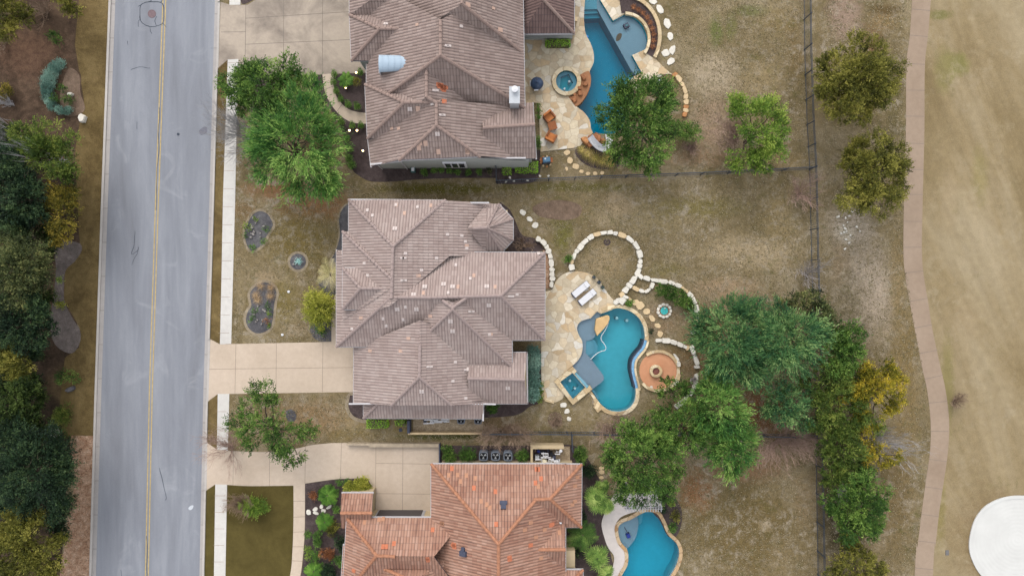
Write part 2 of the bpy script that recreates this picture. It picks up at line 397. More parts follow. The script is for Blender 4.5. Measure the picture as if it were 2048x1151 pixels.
M['fairway'] = ground_mat('fairway_turf', [(0.32, G(124, 107, 76)), (0.5, G(145, 128, 97)), (0.68, G(162, 147, 119))], 0.16,
    [(1915, 130, 30, 30, G(124, 120, 70), .8), (1890, 140, 26, 60, G(132, 124, 80), .7), (1880, 30, 30, 12, G(116, 112, 66), .8), (1960, 350, 20, 70, G(140, 128, 84), .6), (1895, 770, 16, 120, G(130, 120, 76), .7),
     (1880, 1000, 14, 120, G(134, 122, 76), .7), (1985, 1075, 84, 110, G(124, 104, 74), .8), (1900, 400, 20, 70, G(162, 144, 114), .6), (1885, 800, 8, 8, G(130, 112, 90), .8), (1930, 640, 30, 60, G(160, 142, 112), .5)],
    fine=(12, 0.15), mid=(1.6, 0.10), bump=0.3, thatch=[(0.5, 0.52, G(168, 154, 128), .5, 9.0), (0.4, 0.56, G(112, 104, 66), .4, 23.0)], stretch=(1.0, 0.3, 1), turn=R(-24))
M['green_lawn'] = ground_mat('green_lawn', [(0.3, G(76, 67, 34)), (0.7, G(98, 87, 48))], 0.4, fine=(18, 0.16), mid=(2.5, 0.10), bump=0.4)
M['verge'] = ground_mat('verge_turf', [(0.3, G(90, 75, 46)), (0.5, G(110, 93, 60)), (0.7, G(128, 110, 74))], 0.4, fine=(12, 0.3), mid=(2.2, 0.2), thatch=[(1.2, 0.53, G(126, 106, 74), .5, 5.0)])
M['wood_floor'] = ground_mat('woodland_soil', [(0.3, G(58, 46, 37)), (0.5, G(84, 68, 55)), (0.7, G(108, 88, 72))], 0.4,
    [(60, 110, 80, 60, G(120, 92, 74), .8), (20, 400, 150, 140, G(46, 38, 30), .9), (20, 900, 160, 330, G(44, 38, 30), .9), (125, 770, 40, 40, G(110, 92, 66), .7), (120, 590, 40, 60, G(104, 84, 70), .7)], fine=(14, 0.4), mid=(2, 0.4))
M['mulch'] = ground_mat('dark_mulch', [(0.3, G(66, 56, 55)), (0.6, G(92, 80, 79)), (0.8, G(114, 101, 98))], 0.9, fine=(20, 0.4), mid=(3, 0.25))
M['grey_mulch'] = ground_mat('grey_mulch', [(0.3, G(82, 80, 84)), (0.6, G(108, 106, 108)), (0.8, G(134, 130, 128))], 0.9, fine=(18, 0.4), mid=(3, 0.25))
M['pale_mulch'] = ground_mat('pale_shredded_mulch', [(0.3, G(96, 88, 84)), (0.6, G(122, 112, 107)), (0.8, G(146, 136, 130))], 0.9, fine=(18, 0.4), mid=(3, 0.25))
M['bed_edge'] = ground_mat('gravel_edging', [(0.3, G(138, 124, 104)), (0.7, G(168, 154, 132))], 0.9, fine=(18, 0.25), mid=(3, 0.15))
M['red_mulch'] = ground_mat('red_brown_mulch', [(0.3, G(106, 88, 74)), (0.7, G(134, 114, 98))], 0.9, fine=(18, 0.3), mid=(3, 0.25))
M['chip_bed'] = ground_mat('orange_stone_chips', [(0.3, G(134, 100, 78)), (0.5, G(164, 132, 108)), (0.7, G(186, 160, 138))], 2.0, fine=(9, 0.5), mid=(3, 0.2))
M['gravel'] = ground_mat('pale_gravel', [(0.3, G(150, 130, 104)), (0.7, G(190, 172, 146))], 2.0, fine=(11, 0.4), mid=(3, 0.2))
M['bare'] = M['bed_edge']

def road_mat():
    t = NT('worn_asphalt'); p = t.pos()
    c = t.ramp(t.noise(t.vmul(p, (1, 0.13, 1)), 0.55, 7, 0.65, 0.4), [(0.3, G(124, 126, 133)), (0.5, G(136, 139, 147)), (0.7, G(150, 153, 160))])
    lane = t.noise(t.vmul(p, (1, 0.03, 1)), 1.6, 4)
    n2 = t.noise(p, 28, 3, 0.7); n3 = t.noise(p, 0.35, 5, 0.6, 1.0)
    c = t.val(c, t.math('MULTIPLY', t.mr(lane, 0.3, 0.7, 0.94, 1.06), t.mr(n2, 0.3, 0.7, 0.88, 1.12)))
    c = t.mix(t.mr(n3, 0.6, 0.72, 0, 0.2), c, G(188, 190, 194)); c = t.mix(t.mr(t.noise(p, 0.8, 4, 0.7), 0.66, 0.76, 0, 0.35), c, G(118, 122, 132))
    return t.bsdf(c, 0.9, bump=n2, bs=0.3, bd=0.01)
M['road'] = road_mat()
M['curb'] = concrete('kerb_concrete', G(190, 184, 178), G(168, 162, 158))
M['gutter'] = concrete('gutter_concrete', G(176, 170, 166), G(156, 150, 148))
M['sidewalk'] = concrete('sidewalk_concrete', G(212, 208, 202), G(192, 186, 180), 0.6)
M['drive'] = concrete('beige_concrete', G(204, 186, 167), G(188, 170, 150), 0.7)
M['drive_stained'] = concrete('stained_concrete', G(182, 168, 152), G(128, 117, 108), 0.95, 0.25)
M['joint'] = simple('joint_filler', G(150, 134, 118))
M['joint_dark'] = simple('dark_joint_filler', G(122, 112, 104))
M['path'] = concrete('cart_path_concrete', G(163, 143, 124), G(147, 127, 108), 0.8)
M['tar'] = simple('crack_sealant', G(48, 58, 72), rough=0.6)
M['yellow'] = simple('yellow_road_paint', G(184, 162, 112), 0.2, 3)
M['white'] = simple('white_metal', G(222, 222, 226), 0.04)
M['patio'] = flagstone('cream_flagstone', [C(196, 170, 134), C(206, 190, 162), C(216, 203, 180), C(198, 172, 136), C(212, 197, 172), C(224, 218, 208)], C(184, 168, 142), 1.6)
M['stone'] = simple('white_limestone', G(222, 216, 204), 0.12, 3.0)
M['stone_tan'] = simple('tan_limestone', G(214, 188, 148), 0.16, 3.0)
M['stone_orange'] = simple('orange_sandstone', G(188, 132, 84), 0.28, 2.0)
M['coping'] = flagstone('coping_stone', [C(196, 170, 130), C(214, 194, 158), C(222, 206, 176)], C(176, 152, 118), 1.3)
M['coping_red'] = flagstone('ruddy_coping_stone', [C(176, 134, 92), C(196, 166, 128), C(206, 186, 156), C(186, 150, 108)], C(150, 124, 96), 1.4)
M['white_deck'] = concrete('white_pool_deck', G(222, 212, 206), G(204, 194, 190), 0.6)
M['plaster'] = simple('blue_pool_plaster', G(180, 216, 226), 0.05, 2)
M['plaster_deep'] = simple('deep_teal_plaster', G(50, 184, 200), 0.05, 2)
M['shelf'] = simple('grey_blue_plaster', G(156, 164, 180), 0.05, 2)
M['step'] = simple('step_plaster', G(120, 170, 190), 0.05, 2)

# ground with the pools cut out of it
BIG = 9000
holes = [SPA1, offs(POOL1, .3), offs(POOL2, .3), offs(SPA2, .2), offs(POOL3, .3)]
b = MB(); b.sheet([(-BIG, -BIG), (BIG, -BIG), (BIG, BIG), (-BIG, BIG)], 0.0, holes); struct('ground', b, M['ground'])

def lerp_x(tab, y):
    for (y0, x0), (y1, x1) in zip(tab[:-1], tab[1:]):
        if y <= y1 or (y1, x1) == tab[-1]: return x0 + (x1 - x0) * (y - y0) / (y1 - y0)
RL = [(0, 231), (400, 216), (780, 203), (1151, 192)]; RR = [(0, 430), (400, 419), (780, 407), (1151, 399)]
CL = [(0, 329), (400, 314.3), (780, 302), (1151, 294)]
ys = [-1500, -600, 0, 200, 400, 600, 780, 960, 1151, 1700, 2700]
xl = lambda y: lerp_x(RL, y); xr = lambda y: lerp_x(RR, y); xc = lambda y: lerp_x(CL, y)
def band(fa, fb, yy): return [(fa(y), y) for y in yy] + [(fb(y), y) for y in reversed(yy)]
b = MB(); b.sheet(band(xl, xr, ys), 0.012); struct('road', b, M['road'])
b = MB()
b.sheet(band(lambda y: xl(y) - 8, xl, ys), 0.016); b.sheet(band(xr, lambda y: xr(y) + 6, ys), 0.016)
for y in range(-60, 1250, 68):
    b.sheet(band(lambda q: xl(q) - 8, xl, [y, y + 0.8]), 0.019, mi=1); b.sheet(band(xr, lambda q: xr(q) + 6, [y + 20, y + 20.8]), 0.019, mi=1)
struct('gutter_pan', b, [M['gutter'], M['joint_dark']])
def kerb(fa, fb, y0, y1):
    yy = [y0] + [y for y in ys if y0 < y < y1] + [y1]; b = MB(); b.slab(band(fa, fb, yy), -0.05, 0.11); struct('kerb', b, M['curb'])
kerb(lambda y: xl(y) - 12.5, lambda y: xl(y) - 8, -1500, 2700)
for y0, y1 in ((-1500, 4), (136, 678), (802, 884), (980, 2700)): kerb(lambda y: xr(y) + 6, lambda y: xr(y) + 10, y0, y1)
b = MB()
for y0, y1 in ((4, 136), (678, 802), (884, 980)): b.sheet(band(lambda y: xr(y) + 6, lambda y: xr(y) + 10.5, [y0, y1]), 0.0155)
struct('dropped_kerb', b, M['curb'])
for off in (-2.9, 2.7):
    b = MB(); b.sheet(band(lambda y: xc(y) + off - 1.1, lambda y: xc(y) + off + 1.1, ys), 0.017); struct('yellow_line', b, M['yellow'])

def ribbon(pts, wpx, z, mb=None, wob=0.0):
    mb = mb or MB(); pts = cr(pts, 4, False)
    if wob: pts = [(x + rnd.uniform(-wob, wob), y + rnd.uniform(-wob, wob)) for x, y in pts]
    w_ = [wpx * (0.7 + 0.6 * rnd.random()) / 2 for _ in pts]
    a = []; c = []
    for i, (x, y) in enumerate(pts):
        q = offs(pts, 1.0, False)[i]; dx, dy = q[0] - x, q[1] - y
        a.append((x + dx * w_[i], y + dy * w_[i])); c.append((x - dx * w_[i], y - dy * w_[i]))
    for i in range(len(pts) - 1):
        v = [P(*a[i]), P(*a[i + 1]), P(*c[i + 1]), P(*c[i])]
        mb.add([(p.x, p.y, z) for p in v], [(0, 1, 2, 3)])
    return mb
mb = MB()
sq = [(280, 36), (281, 14), (287, 7), (300, 4), (320, 5), (327, 12), (328, 30), (326, 46), (315, 52), (300, 53.5), (287, 48), (281, 40), (280, 32)]
ribbon(sq, 1.5, 0.021, mb, 0.3)
for q in ([(281, 11), (277, 13)], [(300, 4), (306, -3)], [(322, 6), (326, -2)], [(326, 47), (333, 55)], [(300, 54), (301, 62), (304, 68)], [(281, 40), (277, 43), (277, 54)], [(314, 33), (310, 42), (313, 52)],
          [(270, 461), (269, 488), (263, 508), (276, 500), (277, 494)], [(277, 494), (275, 506), (268, 518), (264, 530)], [(319, 935), (328, 973), (333, 994), (331, 999)], [(293, 1070), (295, 1095), (294, 1130), (295, 1160)], [(242, 1138), (244, 1155)],
          [(255, 82), (256, 90)], [(274, 244), (274, 258)], [(262, 140), (280, 134), (300, 137)]):
    ribbon(q, 0.9, 0.021, mb, 0.4)
ribbon([(318.5, 215), (319, 240), (317, 262), (318, 300), (315, 330), (314, 360), (313, 385), (313.5, 400), (312.5, 420)], 1.0, 0.021, mb, 0.5)
struct('crack_sealant', mb, M['tar'])
o = obj('manhole_cover', MB().lathe(P(304, 28) + Vector((0, 0, .012)), [(0.37, 0), (0.37, 0.02), (0.33, 0.022), (0.32, 0.014), (0.0, 0.016)], 28), simple('rusty_iron', G(120, 100, 104), .2, 8), label='round rusty iron manhole cover ringed by crack sealant in the road', cat='manhole cover')
obj('valve_cover', MB().lathe(P(356.5, 268.5) + Vector((0, 0, .012)), [(0.12, 0), (0.12, 0.025), (0.08, 0.03), (0.0, 0.02)], 16), M['tar'], label='small dark round valve cover in the right lane of the road', cat='valve cover')
b = MB(); b.sheet(smooth([(398, 262), (408, 254), (414, 256), (413, 266), (402, 270)]), 0.020); struct('road_stain', b, simple('dark_road_stain', G(112, 112, 122), .15, 4))
b = MB(); b.sheet(smooth([(377, 1015), (382, 1010), (387, 1010), (385, 1016), (380, 1019)]), 0.020); struct('road_stain', b, simple('pale_road_stain', G(200, 204, 210), .1, 4))

# land on the far side of the road
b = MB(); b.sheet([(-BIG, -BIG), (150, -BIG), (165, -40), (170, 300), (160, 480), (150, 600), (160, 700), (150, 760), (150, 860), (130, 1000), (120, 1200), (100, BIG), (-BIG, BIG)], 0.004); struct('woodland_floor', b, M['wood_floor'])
b = MB(); b.sheet([(175, -1500)] + [(150, -100), (158, 0), (150, 90), (168, 200), (150, 300), (158, 470), (163, 500), (130, 540), (128, 600), (160, 655), (158, 695), (130, 715), (120, 800), (125, 872)] + [(xl(872) - 12.5, 872)] + [(xl(y) - 12.5, y) for y in (780, 600, 400, 200, 0, -600, -1500)], 0.008); struct('verge', b, M['verge'])
b = MB(); b.sheet(smooth([(143, 870, 1), (xl(872) - 12.6, 871, 1), (xl(1151) - 12.6, 1151, 1), (xl(1500) - 12.6, 1500, 1), (100, 1500, 1), (120, 1151), (128, 1100), (137, 1030), (150, 960), (140, 890)]), 0.012); struct('stone_chip_bed', b, M['chip_bed'])
def bed(poly, mat, z=0.012, edge=None, name='planting_bed', ew=5):
    if edge: bb = MB(); bb.sheet(offs(poly, ew), z - 0.004); struct('bed_edging', bb, M[edge])
    bb = MB(); bb.sheet(poly, z); struct(name, bb, M[mat])
bed(smooth([(110, 488), (140, 482), (161, 488), (163, 502), (150, 522), (132, 540), (128, 570), (130, 605), (148, 640), (160, 660), (160, 684), (146, 705), (124, 700), (106, 680), (100, 640), (106, 600), (112, 540)]), 'pale_mulch')
bed(smooth([(84, 150), (100, 122), (125, 117), (148, 130), (162, 150), (162, 180), (166, 210), (160, 232), (130, 232), (100, 224), (82, 195)]), 'wood_floor', 0.012)
bed(smooth([(135, 140), (150, 140), (160, 155), (161, 185), (170, 218), (150, 232), (128, 228), (120, 190)]), 'red_mulch', 0.016)

# house side of the road
b = MB()
for poly in ([(459, -1500), (481, -1500), (481, 10), (459, 10)], [(455.6, 119.5), (477, 118.5), (473, 270), (470.5, 400), (466, 560), (462.6, 687), (440, 688), (443, 560), (446, 400), (451, 250)],
             [(435.6, 787), (458.8, 787), (457, 860), (456, 900), (434, 898)], [(430.7, 967.5), (454.3, 968), (451, 1151), (440, 2500), (417, 2500), (428, 1151)]):
    b.sheet(poly, 0.020)
for y in list(range(125, 690, 36)) + [822, 858] + list(range(990, 1300, 33)):
    x0, x1 = xr(y) + 25.5, xr(y) + 48
    b.sheet([(x0 + .4, y), (x1 - .4, y), (x1 - .4, y + .7), (x0 + .4, y + .7)], 0.0225, mi=1)
struct('sidewalk', b, [M['sidewalk'], M['joint']])
def drive(name, poly, mat, joints, jm='joint', z=0.016):
    b = MB(); b.sheet(poly, z)
    for x0, y0, x1, y1 in joints:
        L = math.hypot(x1 - x0, y1 - y0); nx, ny = -(y1 - y0) / L * .45, (x1 - x0) / L * .45
        b.sheet([(x0 + nx, y0 + ny), (x1 + nx, y1 + ny), (x1 - nx, y1 - ny), (x0 - nx, y0 - ny)], z + 0.003, mi=1)
    struct(name, b, [M[mat], M[jm]])
drive('driveway', [(441.5, 4), (459, 9.5), (482, 10.5), (495, 10), (515, -2), (516, -300), (760, -300), (760, 145), (667, 148), (645, 149.5), (600, 150), (477, 150), (477, 118.5), (455.6, 119.5), (437, 135)], 'drive_stained',
      [(492, 4, 490, 150), (569, -300, 567, 150), (646, -300, 645, 149), (442, 64.5, 491, 64), (491, 37, 760, 20), (490, 89, 760, 77)], 'joint_dark')
drive('front_walk', smooth([(645, 149, 1), (647, 170), (652, 190), (660, 205), (672, 222), (690, 238), (710, 246), (740, 248, 1), (740, 227, 1), (710, 223), (692, 215), (680, 203), (671, 188), (667, 168), (667, 147, 1)]), 'drive', [(648, 180, 668, 172), (674, 223, 685, 208)], 'joint_dark', 0.020)
drive('driveway', [(421, 678), (440, 688), (463, 687.5), (665, 683), (720, 683), (720, 783), (459, 787), (436, 787), (417, 801)], 'drive', [(472, 687.5, 470, 786.5), (553, 686, 552, 785), (646, 684, 645, 784), (419, 737.5, 720, 734)])
drive('front_walk', smooth([(663, 684, 1), (663, 650), (664, 620), (668, 595), (676, 582), (690, 576, 1), (720, 576, 1), (720, 684, 1)]), 'drive', [], z=0.020)
drive('driveway', smooth([(415, 885, 1), (434, 898, 1), (456, 900.5, 1), (531, 903), (587, 897), (625, 889), (662, 885, 1), (880, 884, 1), (880, 1040, 1), (752, 1040, 1), (750, 1000), (744, 975), (735, 955, 1), (677, 957), (636, 962), (610, 966, 1), (587, 970, 1), (500, 971), (454, 968.5, 1), (430.7, 967.5, 1), (413.5, 979, 1)]), 'drive',
      [(467, 900, 466, 969), (539, 902, 539, 971), (611, 892, 610, 966), (683, 884.5, 681, 957), (752, 885, 751, 1035), (806, 885, 805, 1035), (752, 925.5, 866, 927), (752, 986, 863, 987), ], 'joint')
drive('front_walk', smooth([(587, 969.5, 1), (610, 965.8, 1), (609.5, 1060), (605, 1120), (600, 1155), (580, 1260, 1), (556, 1260, 1), (580, 1151), (585, 1100), (587, 1040)]), 'drive', [(587, 1001, 610, 1001), (587, 1033, 610, 1032), (587, 1063, 609, 1062), (585, 1092, 608, 1092), (583, 1120, 605, 1121)], 'joint', 0.020)
b = MB(); b.sheet(smooth([(454.3, 968.8, 1), (500, 971.3), (587, 970.4, 1), (587, 1040), (585, 1100), (580, 1151), (556, 1260, 1), (449, 1260, 1), (451, 1151)]), 0.008); struct('lawn', b, M['green_lawn'])
b = MB(); b.sheet([(413, 980.5), (430.5, 968.5), (428, 1151), (418, 2000), (400, 2000), (xr(1151) + 10.5, 1151)], 0.008); struct('verge', b, M['green_lawn'])
b = MB()
b.sheet([(xr(137) + 10.5, 137), (455.6, 120), (451, 250), (446, 400), (443, 560), (440, 687.5), (xr(677) + 10.5, 677), (xr(400) + 10.5, 400)], 0.008)
b.sheet([(xr(803) + 10.5, 803), (436, 788), (434, 897), (xr(884) + 10.5, 884)], 0.008); struct('verge', b, M['verge'])

# planting beds
bed(smooth([(600, 151, 1), (760, 145, 1), (760, 300, 1), (1080, 300, 1), (1080, 345), (1060, 366), (992, 368, 1), (992, 356, 1), (905, 356), (834, 359), (786, 363), (744, 363), (722, 354), (706, 341), (696, 318), (690, 290), (682, 255), (665, 225), (640, 190), (610, 170)]), 'mulch', 0.008)
bed(smooth([(482, 4), (495, 6), (512, -8), (515, -40), (482, -40)]), 'mulch', 0.024)
bed(smooth([(477, 118, 1), (496, 118, 1), (560, 150, 1), (560, 215), (520, 230), (478, 200)]), 'mulch', 0.012)
BA = smooth([(494, 490), (490, 470), (494, 450), (505, 430), (520, 422), (535, 428), (545, 444), (544, 455), (534, 470), (526, 488), (515, 496), (503, 501)])
bed(BA, 'grey_mulch', 0.012, 'bed_edge')
bed(circ(596, 523, 16, 24), 'grey_mulch', 0.012, 'bed_edge')
bed(smooth([(492, 640), (497, 655), (510, 665), (525, 665), (540, 655), (546, 635), (549, 605), (553, 585), (545, 571), (528, 564), (510, 573), (500, 588), (503, 610), (496, 622)]), 'grey_mulch', 0.012, 'bed_edge')
bed(smooth([(720, 408, 1), (697, 408), (684, 420), (678, 440), (680, 470), (672, 500), (662, 525), (675, 545), (720, 560, 1)]), 'grey_mulch', 0.012, 'bed_edge', ew=3)
bed(smooth([(636, 560), (660, 545), (690, 545, 1), (690, 578, 1), (668, 592), (650, 585)]), 'grey_mulch', 0.016)
bed(smooth([(621, 650), (640, 640), (663, 645, 1), (663, 682, 1), (640, 682), (624, 670)]), 'grey_mulch', 0.016)
bed(smooth([(700, 790, 1), (740, 790, 1), (740, 838, 1), (725, 838), (706, 830), (697, 812)]), 'mulch', 0.012, 'bed_edge', ew=7)
bed(smooth([(572, 822), (585, 818), (593, 830), (588, 842), (575, 840)]), 'grey_mulch', 0.012)
bed(smooth([(610, 966.5, 1), (636, 962.5), (677, 957.5), (735, 956, 1), (748, 985), (752, 1040, 1), (760, 1300, 1), (560, 1300, 1), (581, 1255), (601, 1155), (606, 1120), (610, 1060)]), 'mulch', 0.012)
bed(smooth([(1065, 416), (1083, 405), (1115, 400), (1146, 404), (1163, 414), (1158, 432), (1133, 440), (1099, 437), (1075, 430)]), 'red_mulch', 0.008)
bed(smooth([(1000, 404, 1), (1020, 420), (1032, 445), (1045, 470), (1072, 478), (1090, 500, 1), (1000, 520, 1)]), 'mulch', 0.008)
bed([(1086, 500), (1092, 500), (1101, 520), (1103, 545), (1102, 576), (1086, 578)], 'chip_bed', 0.012)
bed(smooth([(1020, 700, 1), (1082, 700, 1), (1083, 795), (1060, 812), (1030, 830), (960, 835, 1), (960, 700, 1)]), 'mulch', 0.008)
bed(smooth([(880, 890, 1), (1060, 890, 1), (1150, 890), (1178, 920), (1200, 960), (1215, 985), (1225, 1010), (1212, 1060), (1222, 1110), (1225, 1160), (1180, 1300, 1), (1100, 1300, 1), (1100, 930, 1), (880, 930, 1)]), 'mulch', 0.008)
bed(smooth([(1320, 985), (1345, 990), (1362, 1015), (1363, 1045), (1352, 1072), (1335, 1070), (1320, 1040), (1305, 1020)]), 'mulch', 0.008)
bed(smooth([(1150, 300), (1185, 292), (1230, 290), (1240, 330), (1200, 338), (1165, 325)]), 'mulch', 0.008)
bed([(826, 836), (966, 836), (966, 863), (826, 863)], 'gravel', 0.012)
bed([(1100, 892), (1140, 892), (1140, 926), (1100, 926)], 'gravel', 0.012)
# bare soil round young plants
for (x, y, r) in ((1214, 484, 7), (1110, 838, 15)): bed(circ(x, y, r, 20), 'mulch' if r < 10 else 'red_mulch', 0.012)

# golf course
PL = [(-600, 1850), (0, 1824), (125, 1813), (260, 1811.6), (390, 1808), (500, 1806.5), (550, 1810), (600, 1818.6), (660, 1829.6), (735, 1844), (780, 1854), (840, 1860.7), (900, 1860), (965, 1851), (1025, 1843), (1090, 1835), (1151, 1829), (1800, 1800)]
PR = [(-600, 1900), (0, 1861.6), (125, 1850), (260, 1848.6), (390, 1845.5), (500, 1843.5), (550, 1847), (600, 1855.5), (660, 1865), (735, 1881), (780, 1891), (840, 1898), (900, 1896), (965, 1887), (1025, 1878), (1090, 1871), (1151, 1865.5), (1800, 1836)]
pl = cr([(x, y) for y, x in PL], 5, False); pr = cr([(x, y) for y, x in PR], 5, False)
b = MB(); b.sheet(pr + [(BIG, 1800), (BIG, -600)], 0.004); struct('fairway', b, M['fairway'])
b = MB(); b.sheet(pl + pr[::-1], 0.016)
for y in [18, 70, 127, 180, 232, 286, 338, 388, 442, 494, 545, 602, 655, 706, 757, 805, 861, 917, 972, 1027, 1080, 1134]:
    xa, xb = lerp_x(PL, y), lerp_x(PR, y); sl = (lerp_x(PL, y + 20) - lerp_x(PL, y - 20)) / 40
    b.sheet([(xa + .5, y), (xb - .5, y - sl * 36), (xb - .5, y - sl * 36 + .8), (xa + .5, y + .8)], 0.019, mi=1)
struct('cart_path', b, [M['path'], M['joint_dark']])
BK = cr([(1941, 1060), (1937, 1090), (1943, 1118), (1962, 1150), (2000, 1180), (2050, 1190), (2105, 1170), (2135, 1120), (2135, 1060), (2110, 1010), (2070, 993), (2028, 990), (1995, 997), (1968, 1012), (1950, 1035)], 5)
def sand_mat():
    t = NT('raked_white_sand'); p = t.pos(); ctr = P(2035, 1078)
    v = t.n('ShaderNodeVectorMath', operation='SUBTRACT'); t.l(p, v.inputs[0]); v.inputs[1].default_value = ctr
    wv = t.n('ShaderNodeTexWave', wave_type='RINGS', rings_direction='SPHERICAL'); t.l(v.outputs[0], wv.inputs['Vector']); wv.inputs['Scale'].default_value = 0.9; wv.inputs['Distortion'].default_value = 1.2
    n = t.noise(p, 0.6, 5)
    c = t.ramp(n, [(0.3, G(204, 203, 199)), (0.7, G(214, 213, 209))])
    return t.bsdf(c, 0.9, bump=wv.outputs['Fac'], bs=0.12, bd=0.03)
sand = sand_mat()
b = MB(); b.slab(BK, 0.0, 0.10, [offs(BK, -6)]); b.sheet(offs(BK, -6), 0.05); struct('sand_bunker', b, sand)
obj('irrigation_box', MB().box(P(1894, 1104) + Vector((0, 0, .02)), (0.3, 0.45, 0.06)), simple('grey_box_lid', G(110, 108, 108)), label='small grey irrigation box lid beside the cart path and bunker', cat='box lid')
# ------------------------------------------------------------------ houses
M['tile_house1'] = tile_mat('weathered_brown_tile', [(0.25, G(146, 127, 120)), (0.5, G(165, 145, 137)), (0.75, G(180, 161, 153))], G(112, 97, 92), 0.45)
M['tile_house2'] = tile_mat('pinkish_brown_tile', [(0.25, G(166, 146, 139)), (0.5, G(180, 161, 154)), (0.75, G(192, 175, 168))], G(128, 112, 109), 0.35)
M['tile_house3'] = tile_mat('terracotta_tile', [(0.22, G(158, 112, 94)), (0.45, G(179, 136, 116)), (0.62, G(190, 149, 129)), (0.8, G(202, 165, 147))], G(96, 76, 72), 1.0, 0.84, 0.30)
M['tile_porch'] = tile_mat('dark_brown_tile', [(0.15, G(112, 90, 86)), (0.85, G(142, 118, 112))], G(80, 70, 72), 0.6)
M['cap1'] = simple('brown_ridge_tile', G(152, 130, 121), .12, 5); M['cap2'] = simple('pinkish_ridge_tile', G(160, 142, 137), .08, 5)
M['cap3'] = simple('terracotta_ridge_tile', G(172, 120, 92), .2, 4)
M['stucco'] = simple('pale_grey_stucco', G(176, 178, 174), .05, 3); M['stucco_tan'] = simple('tan_stucco', G(200, 180, 146), .06, 3)
M['gutter_white'] = simple('pale_gutter', G(200, 196, 198), .04); M['dark'] = simple('dark_glass', (0.02, 0.022, 0.028, 1), .2, rough=0.2)
M['vent_white'] = simple('pale_tile_vent', G(204, 190, 185), .06); M['vent_dark'] = simple('dark_roof_vent', G(70, 74, 92), .2)
M['tile_new'] = simple('salmon_replacement_tile', G(194, 162, 145), .1); M['tile_salmon'] = simple('salmon_tile', G(182, 134, 106), .1); M['tile_orange'] = simple('bright_orange_tile', G(194, 116, 84), .15)
M['galv'] = simple('galvanised_metal', G(188, 192, 197), .08, 3, 0.5, 0.0); M['wood'] = simple('brown_timber', G(120, 82, 58), .2)

